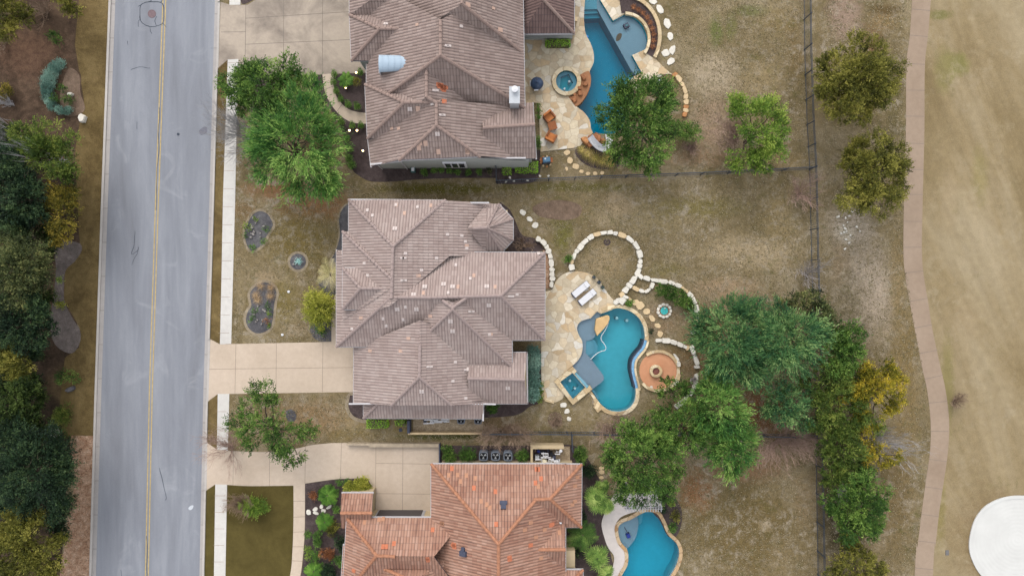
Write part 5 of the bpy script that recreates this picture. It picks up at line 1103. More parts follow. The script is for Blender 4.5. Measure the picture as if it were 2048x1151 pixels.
obj('body', MB().box((p.x, p.y, -.13), (.36, .42, .36), .4, top=.8), blue, t); obj('hose', MB().tube([(p.x - .05, p.y + .2, -.1), (p.x - .2, p.y + .5, -.1), (p.x - .35, p.y + .75, -.14)], .03), M['vent_dark'], t)
# pergola
t = thing('pergola', 'white slatted pergola half hidden by the tree above the bottom pool', 'pergola', P(1288, 1000))
wg = simple('weathered_white_timber', G(196, 194, 196), .1)
a, c = P(1249, 968, 2.4), P(1325, 1017, 2.4)
for y in (1012, 1016.5, 975): q = P(0, y, 2.4).y; obj('beam', MB().box(((a.x + c.x) / 2, q, 2.4), (c.x - a.x, .07, .16)), wg, t)
for k in range(14): x = a.x + .15 + (c.x - a.x - .3) * k / 13; obj('rafter', MB().box((x, (a.y + c.y) / 2, 2.53), (.06, a.y - c.y + .4, .1)), wg, t)
for x in (a.x + .3, c.x - .3):
    for y in (a.y - .2, c.y + .1): obj('post', MB().box((x, y, 1.16), (.14, .14, 2.32)), wg, t)

# ------------------------------------------------------------------ walls, machinery, fences, lamps
b = MB(); b.slab([(696, 883.5), (880, 884.5), (880, 891), (740, 891), (740, 888), (696, 887)], 0, .5); obj('retaining_wall', b, simple('weathered_stone_wall', G(176, 160, 138), .22, 2.5), label='long low weathered stone wall along the top of the bottom driveway', cat='wall')
b = MB(); b.slab([(879, 884.5), (881.5, 884.5), (881.5, 925), (879, 925)], -.02, .6); obj('retaining_wall', b, M['vent_dark'], label='short thin wall at the right end of the bottom driveway', cat='wall')
b = MB(); b.slab([(818, 861.5), (966, 861.5), (966, 865.5), (818, 865.5)], 0, .6); obj('yard_wall', b, M['stone_tan'], label='low tan wall below the gravel yard of the middle house', cat='wall')
b = MB(); b.slab([(818, 836), (823, 836), (823, 861), (818, 861)], 0, 1.1); obj('yard_gate', b, M['vent_dark'], label='dark upright screen at the left end of the gravel yard', cat='screen')
b = MB(); b.slab([(1060.5, 884.5), (1126, 885), (1126, 892), (1065, 892), (1065, 926), (1060.5, 926)], 0, 1.0); obj('enclosure_wall', b, M['stucco_tan'], label='tan L shaped wall screening the pool machinery of the bottom house', cat='wall')
for x0, x1 in ((757.5, 785), (800, 808)): pass
steel = simple('grey_condenser_metal', G(124, 134, 148), .12); dk = simple('black_fan', G(26, 29, 34), .2)
def condenser(x, y, label, group, r=.40):
    p = P(x, y); t = thing('air_conditioner', label, 'air conditioner', p, group); w_ = r
    out = []
    for k in range(24): a = 2 * math.pi * (k + .5) / 24; cx, sy = math.cos(a), math.sin(a); out.append((math.copysign(abs(cx) ** .5, cx) * w_, math.copysign(abs(sy) ** .5, sy) * w_))
    mb = MB(); n = 24; lv = [(1, .05), (1, .84), (.97, .88), (.80, .88), (.78, .80)]
    mb.add([(p.x + ox * k, p.y + oy * k, z) for k, z in lv for ox, oy in out], [(l * n + i, l * n + (i + 1) % n, (l + 1) * n + (i + 1) % n, (l + 1) * n + i) for l in range(4) for i in range(n)]); obj('housing', mb, steel, t)
    obj('fan_shroud', MB().lathe((p.x, p.y, .7), [(r * .8, 0), (0, .01)], 20), dk, t)
    for k in range(3):
        a = 2 * math.pi * k / 3 + .5; f = MB(); v = []
        for rr_, da, z in ((.06, -.5, .745), (r * .72, -.38, .77), (r * .72, .38, .735), (.06, .5, .73)): v.append((p.x + rr_ * math.cos(a + da), p.y + rr_ * math.sin(a + da), z))
        f.add(v, [(0, 1, 2, 3)]); f.add([(q[0], q[1], q[2] - .012) for q in v], [(3, 2, 1, 0)]); obj('fan_blade', f, M['galv'], t)
    g = MB()
    for q in (.25, .5, .76): g.tube([(p.x + r * q * math.cos(a), p.y + r * q * math.sin(a), .86) for a in np.linspace(0, 2 * math.pi, 20)], .008, 4, cap=False)
    obj('guard', g, dk, t)
b = MB(); b.slab([(958, 901), (1027, 901), (1027, 923), (958, 923)], -.02, .05); struct('equipment_pad', b, M['grey_mulch'])
condenser(967.5, 907, 'leftmost of three air conditioners above the bottom house roof', 'air conditioners of the bottom house')
condenser(991.5, 907, 'middle one of three air conditioners above the bottom house roof', 'air conditioners of the bottom house')
condenser(1016, 907.5, 'rightmost of three air conditioners above the bottom house roof', 'air conditioners of the bottom house')
condenser(923.5, 836, 'air conditioner below the middle house eave, left of two', 'air conditioners of the middle house', .34); condenser(957, 836.5, 'air conditioner below the middle house eave, right of two', 'air conditioners of the middle house', .34)
def machinery(name, label, x0, y0, x1, y1, seed):
    r = random.Random(seed); c = P((x0 + x1) / 2, (y0 + y1) / 2); t = thing(name, label, 'pool machinery', c)
    wp = M['white']
    for k in range(7):
        a = P(r.uniform(x0, x1), r.uniform(y0, y1)); pts = [a + Vector((0, 0, .78))]
        for q in range(r.randint(2, 4)):
            d = r.uniform(.3, .9) * r.choice((-1, 1)); l = pts[-1]
            n_ = l + (Vector((d, 0, 0)) if q % 2 == 0 else Vector((0, d * .4, 0)))
            lo, hi = P(x0, y1), P(x1, y0); n_.x = min(max(n_.x, lo.x), hi.x); n_.y = min(max(n_.y, lo.y), hi.y); pts.append(n_)
        if (pts[1] - pts[0]).length < .05: continue
        pts = [p_ for i, p_ in enumerate(pts) if i == 0 or (p_ - pts[i - 1]).length > .03]
        obj('pipe', MB().tube([pts[0] - Vector((0, 0, .75))] + [p_ + Vector((0, 0, .012 * k)) for p_ in pts], .055, 8), wp, t)
    return t
t = machinery('pool_pump_set', 'pool pump and filter with white pipes inside the tan walled enclosure', 1070, 896, 1118, 922, 3)
p = P(1088, 920); obj('filter_tank', MB().lathe((p.x, p.y, .02), [(.26, 0), (.28, .1), (.28, .7), (.2, .85), (.06, .9), (0, .9)], 20), simple('cream_plastic', G(218, 208, 180)), t, smooth=True)
for (x, y, sx, sy, h, m_) in ((1074, 912, .42, .42, .6, 'galv'), (1102, 905, .3, .4, .5, 'dark'), (1096, 898, .2, .3, .4, 'vent_dark'), (1108, 913, .3, .5, .4, 'vent_dark'), (1114, 920, .5, .25, .7, 'galv'), (1084, 903, .6, .25, .3, 'vent_dark')): p = P(x, y); obj('pump', MB().box((p.x, p.y, h / 2), (sx, sy, h), top=.85), M[m_], t)
p = P(1077, 900); obj('valve', MB().lathe((p.x, p.y, 0), [(.13, 0), (.13, .4), (0, .42)], 12), blue, t)
p = P(1120, 895); obj('white_urn', MB().lathe((p.x, p.y, 1.0), [(.08, 0), (.14, .1), (.12, .2), (0, .2)], 12), M['white'], t)
t = machinery('pool_pump_set', 'pool pump set with white pipes under the eave of the middle house', 846, 835, 900, 843, 8)
for (x, y, sx, sy, h, m_) in ((851, 839, .3, .3, .5, 'vent_dark'), (872, 839, .5, .3, .5, 'vent_dark'), (890, 840, .3, .3, .5, 'vent_dark')): p = P(x, y); obj('pump', MB().box((p.x, p.y, h / 2), (sx, sy, h), top=.85), M[m_], t)
p = P(835, 1021); t = thing('gate_lamp', 'black lantern beside the left end of the bottom garage', 'lamp', P(753, 1021)); p = P(753, 1021)
obj('post', MB().box((p.x, p.y, .9), (.3, .3, 1.8)), M['stucco_tan'], t); obj('lantern', MB().lathe((p.x, p.y, 1.8), [(.12, 0), (.16, .3), (.2, .32), (.04, .48), (0, .5)], 8), M['vent_dark'], t)
iron = simple('black_iron', G(64, 72, 84), .1, rough=.5)
def fence(label, pts, h=1.5, pitch=.19, bays=2.44):
    W = [P(*q) for q in pts]; t = thing('metal_fence', label, 'fence', W[0])
    for a, b_ in zip(W[:-1], W[1:]):
        L = (b_ - a).length; n = max(1, round(L / bays)); d = (b_ - a) / n; u = d.normalized(); rz = math.atan2(u.y, u.x)
        for i in range(n):
            q = a + d * i; obj('post', MB().box((q.x, q.y, h / 2 + .04), (.08, .08, h + .08), rz), iron, t)
            mb = MB(); m = q + d / 2
            for z in (.15, h - .25, h - .03): mb.box((m.x, m.y, z), (d.length - .08, .04, .045), rz)
            k = int(d.length / pitch)
            for j in range(1, k): p = q + d * (j / k); mb.box((p.x, p.y, h / 2 + .03), (.019, .019, h - .06), rz)
            obj('panel', mb, iron, t)
    q = W[-1]; obj('post', MB().box((q.x, q.y, h / 2 + .04), (.08, .08, h + .08)), iron, t)
fence('black iron fence between the top yard and the middle yard', [(993, 366), (1200, 357), (1400, 350), (1618, 339)])
fence('short black iron fence from the top house wall down to the yard fence', [(992.5, 338), (993, 365)])
fence('long black iron fence dividing the back yards from the cart path strip', [(1606, -80), (1608, 100), (1613, 250), (1618, 338), (1622, 520), (1627, 700), (1630, 870), (1634, 1100), (1636, 1240)], 1.6)
fence('black iron fence between the middle yard and the bottom yard', [(966, 862), (1080, 862), (1240, 863), (1420, 864), (1629, 869)], 1.4)
fence('short black iron fence stub above the round shrub of the bottom house', [(1142, 864), (1143, 895)], 1.4)
glow = NT('lit_bulb'); e = glow.n('ShaderNodeEmission'); e.inputs[0].default_value = (1, .70, .32, 1); e.inputs[1].default_value = 5; glow.l(e.outputs[0], glow.out.inputs['Surface'])
def path_light(x, y):
    p = P(x, y); t = thing('garden_light', '', 'garden light', p, 'lit garden lights by the top house')
    obj('spike', MB().tube([p, p + Vector((0, 0, .35))], .025, 6), M['vent_dark'], t)
    obj('bulb', MB().lathe((p.x, p.y, .35), [(.05, 0), (.085, .06), (.07, .12), (0, .15)], 12), glow.mat, t)
    obj('shade', MB().lathe((p.x, p.y, .30), [(.06, 0), (.11, .03), (.13, .06)], 12), M['vent_dark'], t); return t
pl0 = path_light(534, 216); pl0['label'] = 'lit garden light in the gap between the two front yard trees'
for (x, y, lb) in ((714.5, 148, 'lit garden light nearest the top driveway corner by the house'), (693.6, 178, 'lit garden light beside the bright fern inside the curved walk'), (701, 263, 'left one of the paired lit garden lights below the curved walk'), (716, 263, 'right one of the paired lit garden lights below the curved walk'), (727.7, 303, 'lowest lit garden light, close to the house wall in the mulch')): dup(pl0, P(x, y), label=lb)
for (x, y, lb) in ((577.5, 583, 'small white sprinkler cap in the front lawn near the brown grass bed'), (565, 669, 'small white utility cap in the front lawn near the middle driveway')):
    p = P(x, y); obj('lawn_cap', MB().lathe((p.x, p.y, 0), [(.12, 0), (.12, .05), (.08, .08), (0, .08)], 14), M['white'], label=lb, cat='lawn cap')
b = MB(); p = P(801, 859); obj('cleanout_box', MB().box((p.x, p.y, .05), (.28, .28, .1), .2), M['vent_dark'], label='small dark box in the grass left of the gravel yard', cat='box')
# ------------------------------------------------------------------ plants
LM = {
 'oak': leaf_mat('live_oak_leaves', (34, 60, 24), (76, 108, 44), (138, 164, 80)),
 'elm': leaf_mat('feathery_elm_leaves', (42, 80, 38), (88, 130, 58), (154, 180, 96)),
 'teal': leaf_mat('blue_green_leaves', (38, 74, 50), (80, 120, 70), (150, 174, 110)),
 'lime': leaf_mat('bright_green_leaves', (64, 92, 34), (110, 138, 52), (164, 178, 84)),
 'yellowgreen': leaf_mat('yellow_green_leaves', (90, 100, 34), (146, 150, 58), (190, 186, 88)),
 'juniper': leaf_mat('olive_juniper_leaves', (54, 58, 22), (108, 108, 44), (162, 154, 76)),
 'gold': leaf_mat('gold_tipped_juniper_leaves', (70, 74, 20), (144, 134, 40), (208, 180, 62)),
 'dark': leaf_mat('dark_evergreen_leaves', (16, 30, 20), (42, 64, 42), (88, 108, 66)),
 'cedar': leaf_mat('grey_green_cedar_leaves', (32, 42, 24), (82, 92, 54), (138, 138, 84)),
 'bluejun': leaf_mat('blue_juniper_leaves', (76, 108, 98), (112, 148, 134), (160, 186, 170)),
 'palm': leaf_mat('palm_leaves', (60, 88, 40), (112, 142, 64), (176, 188, 110)),
 'cycad': leaf_mat('cycad_leaves', (46, 80, 26), (82, 122, 42), (130, 164, 72)),
 'box': leaf_mat('boxwood_leaves', (50, 80, 32), (88, 124, 52), (130, 160, 78)),
 'tan': leaf_mat('dry_grass_blades', (118, 94, 66), (164, 138, 104), (204, 180, 146)),
 'copper': leaf_mat('copper_leaves', (96, 58, 36), (150, 98, 62), (196, 146, 104)),
 'agave': leaf_mat('pale_agave_leaves', (110, 160, 156), (160, 204, 198), (200, 230, 224)),
 'hedge': leaf_mat('bright_hedge_leaves', (84, 134, 36), (146, 190, 66), (184, 216, 92)),
 'pale_palm': leaf_mat('pale_palm_fronds', (150, 146, 96), (200, 188, 140), (228, 218, 190)),
 'straw': leaf_mat('straw_and_green_blades', (104, 110, 44), (176, 158, 88), (216, 192, 140)),
}
LM['lime_dark'] = leaf_mat('mid_green_leaves', (40, 58, 20), (84, 104, 42), (138, 146, 68)); LM['gold2'] = leaf_mat('yellow_olive_leaves', (50, 54, 18), (118, 108, 40), (176, 154, 66)); LM['dark2'] = leaf_mat('deep_green_leaves', (20, 34, 14), (48, 66, 28), (88, 104, 50))
M['stone_grey'] = simple('grey_rock', G(150, 144, 140), .2, 4)
M['bark'] = simple('grey_brown_bark', G(92, 78, 66), .25, 6); M['twig_grey'] = simple('pale_grey_twigs', G(172, 164, 160), .2, 5); M['twig_brown'] = simple('brown_twigs', G(160, 136, 116), .2, 5)
M['twig_pink'] = simple('pinkish_brown_twigs', G(176, 148, 134), .2, 5); M['twig_silver'] = simple('silver_deadwood', G(178, 176, 178), .15, 5)

def leaves(lobes, dens=230, ll=.20, lw=.085, sl=.55, per=9, droop=0.0, out=1.0, seed=0, jit=.5, hole=.22, up=.25, clump=1.0, sub=0):
    """lobes: (x,y,z,r,rz) world ellipsoids -> leaf quads on outward growing sprigs"""
    r = np.random.RandomState(seed); Vs = []; Ts = []
    allc = np.array([q[:3] for q in lobes]).mean(0)
    if sub:
        out_ = []
        for (x, y, z, rr, rz) in lobes:
            for i in range(sub):
                d = r.normal(size=3); d[2] = abs(d[2]) * .8 - .15; d /= np.linalg.norm(d); k = r.uniform(.35, .85); q = r.uniform(.34, .52); out_.append((x + d[0] * rr * k, y + d[1] * rr * k, z + d[2] * rz * k + r.uniform(-.25, .25), rr * q, rz * q))
        lobes = out_
    for (x, y, z, rr, rz) in lobes:
        n = max(6, int(dens * math.pi * rr * rr / per))
        d = r.normal(size=(n, 3)); d[:, 2] = d[:, 2] * .9 + .35; d /= np.linalg.norm(d, axis=1)[:, None]
        rad = r.uniform(.35, 1.0, n) ** .6
        wob = 1 + .18 * np.sin(d[:, 0] * 5 + seed) * np.sin(d[:, 1] * 6 + x) + .10 * r.normal(size=n)
        base = np.array([x, y, z]) + d * np.array([rr, rr, rz]) * (rad * wob)[:, None] * .86
        f = np.sin(base[:, 0] * 2.1 + seed) * np.sin(base[:, 1] * 2.3 + seed * .7) * np.sin(base[:, 2] * 2.0)
        keep = (f > -0.55 + hole * 1.2) | (r.rand(n) > hole * 2.2); base, d = base[keep], d[keep]; n = len(base)
        rd = base - allc; rd[:, 2] *= .3; rd /= np.linalg.norm(rd, axis=1)[:, None] + .3
        ax = d * .7 + rd * out + r.normal(size=(n, 3)) * .35; ax[:, 2] += up - droop; ax /= np.linalg.norm(ax, axis=1)[:, None]
        L = sl * r.uniform(.6, 1.3, n); tint = np.clip(.32 + .22 * r.normal(size=n) + .23 * r.normal() * clump, 0, 1)
        t = (np.arange(per) + .5) / per
        pos = base[:, None, :] + ax[:, None, :] * (L[:, None] * t[None, :])[:, :, None] + r.normal(size=(n, per, 3)) * .05
        ld = ax[:, None, :] * .8 + r.normal(size=(n, per, 3)) * jit; ld /= np.linalg.norm(ld, axis=2)[..., None]
        nr = np.array([0, 0, 1.0]) + r.normal(size=(n, per, 3)) * .55; sd = np.cross(ld, nr); sd /= np.linalg.norm(sd, axis=2)[..., None] + 1e-6
        sc = r.uniform(.7, 1.3, (n, per, 1)) * (1 - .25 * t[None, :, None])
        a = pos; b_ = pos + ld * ll * .5 * sc + sd * lw * .5 * sc; c = pos + ld * ll * sc; e = pos + ld * ll * .5 * sc - sd * lw * .5 * sc
        Vs.append(np.stack([a, b_, c, e], 2).reshape(-1, 3)); Ts.append(np.clip(np.repeat(tint[:, None], per, 1) + t[None, :] * .18 + r.normal(size=(n, per)) * .08, 0, 1).ravel())
    V = np.concatenate(Vs); return V, np.arange(len(V)).reshape(-1, 4), np.concatenate(Ts)
def leafobj(name, V, F, T, mat, parent, label=None, cat=None, group=None):
    loc = WL[parent.name] if parent is not None else Vector((V[:, 0].mean(), V[:, 1].mean(), max(0, V[:, 2].min())))
    me = npmesh(name, V - np.array(loc), F, [LM[mat]], attr=T); o = bpy.data.objects.new(name, me); link(o, parent, loc); return tag(o, label, cat, group)
def limb(mb, a, b, r0, r1, r=rnd, n=5, wig=.12):
    a, b = Vector(a), Vector(b); L = (b - a).length; pts = [a]
    for i in range(1, 4): pts.append(a.lerp(b, i / 4) + Vector((r.uniform(-1, 1), r.uniform(-1, 1), r.uniform(-.3, .6))) * L * wig * .5)
    pts.append(b); mb.tube(pts, [r0 + (r1 - r0) * i / 4 for i in range(5)], n)
def autolobes(px, py, rx, ry, n, seed, z=4.0, rl=.42):
    r = random.Random(seed); out = [(px, py, min(rx, ry) * .55, z + .8)]
    for i in range(n):
        a = 2 * math.pi * (i + r.uniform(-.35, .35)) / n; k = r.uniform(.55, .82); q = r.uniform(.75, 1.25) * rl * min(rx, ry)
        out.append((px + rx * k * math.cos(a), py + ry * k * math.sin(a), q, z + r.uniform(-.9, .7)))
    for i in range(n // 2):
        a = r.uniform(0, 6.28); k = r.uniform(.2, .45); out.append((px + rx * k * math.cos(a), py + ry * k * math.sin(a), rl * .8 * min(rx, ry), z + r.uniform(.2, 1.2)))
    return out
TREE_N = [0]
def tree(name, label, mat, lobes, base=None, group=None, cat='tree', trunk=.16, **k):
    k.setdefault('sub', 8); k['dens'] = k.get('dens', 300) * .75
    TREE_N[0] += 1; seed = TREE_N[0] * 13 + 5
    cx = sum(q[0] for q in lobes) / len(lobes); cy = sum(q[1] for q in lobes) / len(lobes); base = base or (cx, cy)
    t = thing(name, label, cat, P(*base), group); B0 = P(*base)
    W = []
    for (x, y, r_, z) in lobes: p = P(x, y, z); rr = r_ * S * .98; W.append((p.x, p.y, p.z, rr, rr * .75))
    mb = MB(); fork = Vector((B0.x, B0.y, 0)) + (Vector((sum(q[0] for q in W) / len(W), sum(q[1] for q in W) / len(W), 0)) - Vector((B0.x, B0.y, 0))) * .3 + Vector((0, 0, min(q[2] for q in W) * .45))
    limb(mb, B0 - Vector((0, 0, .1)), fork, trunk * 1.2, trunk * .8, n=8)
    for q in W: limb(mb, fork, (q[0], q[1], q[2] + q[4] * .3), trunk * .5, .03)
    for q in W:
        for _ in range(3):
            e = Vector((q[0], q[1], q[2])) + Vector((rnd.uniform(-1, 1), rnd.uniform(-1, 1), rnd.uniform(0, .8))) * q[3] * .85; limb(mb, (q[0], q[1], q[2] - .2), e, .035, .012, n=4)
    obj('trunk', mb, M['bark'], t)
    leafobj('crown', *leaves(W, seed=seed, **k), mat, t); return t
def bare(name, label, px, py, rx, ry, mat='twig_grey', z=1.6, n=22, seed=1, group=None, cat='shrub', dens=1.0, ang=None, th=.028):
    r = random.Random(seed); t = thing(name, label, cat, P(px, py), group); mb = MB(); B0 = P(px, py); zt = z
    tw = []
    for i in range(n):
        a = r.uniform(0, 6.283) if ang is None else r.uniform(*ang); k = r.uniform(.3, 1.05)
        e = B0 + Vector((math.cos(a) * rx * S * k, -math.sin(a) * ry * S * k, z * r.uniform(.5, 1.1))); s0 = B0 + Vector((r.uniform(-.1, .1), r.uniform(-.1, .1), 0)); limb(mb, s0, e, th, .006, r, 4, .25)
        for j in range(int(9 * dens)):
            f = r.uniform(.2, 1.0); m = s0.lerp(e, f) + Vector((0, 0, .08)); d = (e - s0) * r.uniform(.2, .5) * min(1, .9 / max(.3, k)); d.rotate(Matrix.Rotation(r.uniform(-1.3, 1.3), 3, 'Z')); d.z += r.uniform(-.1, .25)
            m2 = m + d; tw.append((m, m2, .011))
            for jj in range(3):
                m3 = m.lerp(m2, r.uniform(.2, 1.0)); d3 = d * r.uniform(.3, .7); d3.rotate(Matrix.Rotation(r.uniform(-1.3, 1.3), 3, 'Z')); tw.append((m3, m3 + d3, .007))
                m4 = m3.lerp(m3 + d3, r.uniform(.2, .9)); d4 = d3 * r.uniform(.4, .8); d4.rotate(Matrix.Rotation(r.uniform(-1.3, 1.3), 3, 'Z')); tw.append((m4, m4 + d4, .006))
    for p, q, w_ in tw: mb.tube([p, q], [w_, w_ * .5], 3, cap=False)
    obj('branches', mb, M[mat], t); return t
def shrub(name, label, mat, px, py, rx, ry=None, z=.5, group=None, cat='shrub', seed=None, dens=420, ll=.10, lw=.06, sl=.16, per=6, lob=5, **k):
    ry = ry or rx; TREE_N[0] += 1; seed = seed or TREE_N[0] * 7; r = random.Random(seed); t = thing(name, label, cat, P(px, py), group); W = []
    c = P(px, py, z); m = min(rx, ry)
    nl = max(1, int(round(max(rx, ry) / m)))
    for i in range(lob * nl):
        x = r.uniform(-1, 1) * (rx - m * .62); y = r.uniform(-1, 1) * (ry - m * .62); a = r.uniform(0, 6.28); kk = r.uniform(.1, .38) * m
        q = P(px + x + kk * math.cos(a), py + y + kk * math.sin(a), z); W.append((q.x, q.y, z * r.uniform(.8, 1.1), m * S * .66, min(z * .9, m * S * .66)))
    mb = MB()
    for q in W: limb(mb, P(px, py), (q[0], q[1], q[2]), .03, .01, n=4)
    obj('stems', mb, M['bark'], t); leafobj('foliage', *leaves(W, dens=dens, ll=ll, lw=lw, sl=sl, per=per, seed=seed, hole=.06, **k), mat, t); return t
def frondplant(name, label, mat, px, py, rpx, n=22, z=.6, w_=.05, droop=.5, group=None, cat='plant', seed=1, pinnate=True, trunk=.0, rise=.5, fan=False):
    r = random.Random(seed); t = thing(name, label, cat, P(px, py), group); c = P(px, py, z); V = []; T = []
    tops = MB(); tops.tube([P(px, py) - Vector((0, 0, .05)), c + Vector((0, 0, .02))], [max(.05, trunk), max(.04, trunk * .9)], 8); obj('trunk', tops, M['bark'], t)
    R_ = rpx * S
    def quad(a, b_, wv, tt): V.extend([a - wv * .5, a + wv * .5, b_ + wv * .12, b_ - wv * .12]); T.append(tt)
    for i in range(n):
        a = 2 * math.pi * (i + r.uniform(-.4, .4)) / n; k = r.uniform(.7, 1.08); u = Vector((math.cos(a), math.sin(a), 0)); sdv = Vector((-u.y, u.x, 0)); L = R_ * k; el = r.uniform(.2, 1.0) * rise
        pt = lambda f: c + u * L * f + Vector((0, 0, el * L * f * 1.6 - droop * L * f * f * 1.5)); tt = r.uniform(.1, .75)
        if fan:                                   # stalk then a hand of long blades, young leaves upright in the middle
            q_ = r.uniform(.02, .52); h0 = pt(q_); h0.z += (.55 - q_) * .9; quad(c, h0, sdv * .03, .3); m_ = 13
            for j in range(m_):
                b_ = a + (j - (m_ - 1) / 2) / m_ * 4.4; d = Vector((math.cos(b_), math.sin(b_), el - .45 - .3 * r.random())); d0 = d * L * .46 * r.uniform(.75, 1.1); m0 = h0 + d0 * .5 + Vector((0, 0, .05)); quad(h0, m0, Vector((-d.y, d.x, 0)) * .13, min(1, tt + r.uniform(-.1, .25))); quad(m0, h0 + d0, Vector((-d.y, d.x, 0)) * .08, min(1, tt + r.uniform(-.1, .3)))
        elif pinnate:
            for j in range(6): quad(pt(j / 6), pt((j + 1) / 6), sdv * .05, .5)
            for j in range(2, 16):
                f = j / 16
                for sg in (-1, 1): d = (sdv * sg + u * .7 + Vector((0, 0, -.1 + r.uniform(-.1, .2)))).normalized(); quad(pt(f), pt(f) + d * L * .30 * (1 - abs(f - .45)), Vector((-d.y, d.x, 0)) * w_, min(1, tt + r.uniform(-.1, .2)))
        else:
            for j in range(4): quad(pt(j / 4), pt((j + 1) / 4), sdv * w_ * (1 - j / 5), tt)
    V = np.array([tuple(q) for q in V]); leafobj('fronds', V, np.arange(len(V)).reshape(-1, 4), np.array(T), mat, t); return t

# --- trees on the house side of the road
tree('oak_tree', 'dark green rounded tree at the corner of the top driveway and sidewalk', 'oak', autolobes(528, 176, 72, 64, 8, 3, 4.2), (534, 200), dens=340, sl=.5)
tree('elm_tree', 'large bright green feathery tree in the front yard beside the top house', 'elm', [(570, 255, 40, 5.2), (625, 250, 40, 5.4), (545, 290, 38, 4.6), (600, 300, 46, 5.6), (650, 305, 34, 5.0), (560, 335, 36, 4.5), (635, 350, 36, 4.6), (590, 375, 26, 3.8), (655, 360, 20, 4.2), (600, 215, 34, 5.0), (645, 270, 30, 5.0), (620, 195, 26, 4.2), (540, 240, 24, 4.4)], (590, 315), dens=310, sl=1.0, ll=.36, lw=.07, droop=.1, jit=.3, hole=.32)
bare('bare_tree', 'grey leafless tree spreading over the sidewalk and kerb beside the bright green tree', 508, 272, 58, 66, 'twig_silver', 4.0, 26, 3, cat='bare tree', ang=(1.7, 4.6), dens=1.5, th=.022)
tree('young_oak_tree', 'dark green tree with ragged arms between the middle and bottom driveways', 'oak', [(525, 785, 30, 4.0), (545, 795, 22, 3.8), (500, 820, 26, 3.6), (480, 850, 27, 3.4), (505, 870, 26, 3.2), (540, 840, 28, 4.4), (560, 870, 30, 3.9), (590, 868, 22, 3.4), (613, 855, 17, 3.1), (570, 905, 25, 3.2), (545, 895, 18, 3.0), (596, 908, 13, 2.6)], (545, 850), dens=300, sl=.5, hole=.3, ll=.17)
bare('bare_shrub', 'reddish leafless shrub at the mouth of the bottom driveway', 465, 895, 40, 52, 'twig_pink', 2.2, 22, 5, dens=1.2)
bare('bare_shrub', 'grey leafless half of the round shrub in the green front lawn', 486, 1003, 30, 26, 'twig_brown', 1.2, 30, 6, dens=1.4)
shrub('round_shrub', 'round green half of the shrub in the dark green front lawn, beside bare grey twigs', 'lime', 507, 1015, 26, 22, .7, dens=330, ll=.2, lw=.05, sl=.35, per=7, lob=7)
shrub('weeping_shrub', 'yellow green weeping shrub beside the front walk of the middle house', 'yellowgreen', 637, 618, 34, 38, 1.6, dens=300, ll=.2, lw=.06, sl=.5, per=8, droop=.35, lob=8)
shrub('round_shrub', 'small dark green round shrub below the weeping yellow green shrub', 'box', 640, 660, 13, 10, .5)
frondplant('palm_tree', 'ragged palm with pale dead fronds at the front corner of the middle house', 'pale_palm', 662, 549, 38, 15, 1.6, .04, .55, seed=7, cat='palm', trunk=.14)
frondplant('agave_plant', 'pale blue green agave rosette in the small round bed', 'agave', 597, 522, 10, 18, .15, .10, .2, seed=8, pinnate=False, rise=.6)
for (x, y, r_, lb) in ((495, 455, 9, 'green leafy shrub at the left of the upper oval bed'), (510, 435, 6, 'small green plant at the top of the upper oval bed'), (503, 496, 8, 'green plant at the bottom of the upper oval bed'), (527, 483, 7, 'sparse pale green plant at the lower right of the upper oval bed'), (532, 458, 7, 'sparse spotted plant at the right of the upper oval bed'), (492, 470, 6, 'thin pale plant at the lower left of the upper oval bed'),
                    (538, 612, 8, 'dark green plant at the right of the lower oval bed'), (510, 619, 7, 'grey green plant near the middle of the lower oval bed'), (503, 638, 7, 'dark plant at the left of the lower oval bed'), (534, 641, 7, 'dark reddish plant at the lower right of the lower oval bed'), (538, 628, 3.5, 'small lime tuft in the lower oval bed, upper of two'), (538, 650, 3.5, 'small lime tuft in the lower oval bed, lower of two')):
    shrub('bed_plant', lb, 'lime' if 'lime' in lb or 'green leafy' in lb or 'small green' in lb else ('copper' if 'reddish' in lb else 'box'), x, y, r_, r_, .25, cat='plant', dens=330 if r_ > 4 else 420, lob=3)
for (x, y, lb) in ((521, 572, 'dry tan grass clump at the top left of the lower oval bed'), (541, 575, 'dry tan grass clump at the top right of the lower oval bed'), (511, 590, 'dry tan grass clump at the left edge of the lower oval bed'), (540, 592, 'dry tan grass clump at the right edge of the lower oval bed'), (515, 600, 'dry tan grass clump lowest on the left of the lower oval bed')): frondplant('grass_clump', lb, 'tan', x, y, 13, 60, .35, .035, .5, seed=int(x), pinnate=False, cat='grass clump')
for (bx, by, rx, ry, n_, lb) in ((515, 458, 20, 30, 12, 'small grey rock lying in the upper oval front bed'), (596, 523, 11, 11, 5, 'small grey rock round the pale agave'), (522, 625, 18, 32, 12, 'small grey rock lying in the lower oval front bed')):
    for k in range(n_):
        a = rnd.uniform(0, 6.28); q = rnd.uniform(.3, .95); r_ = rnd.uniform(1.6, 3.2)
        obj('garden_rock', rock(bx + rx * q * math.cos(a), by + ry * q * math.sin(a), r_, r_ * .8, .15, 0, a, 7, .25), M['stone_grey'], label=lb, cat='rock', group=lb.replace('small grey rock', 'rocks'))
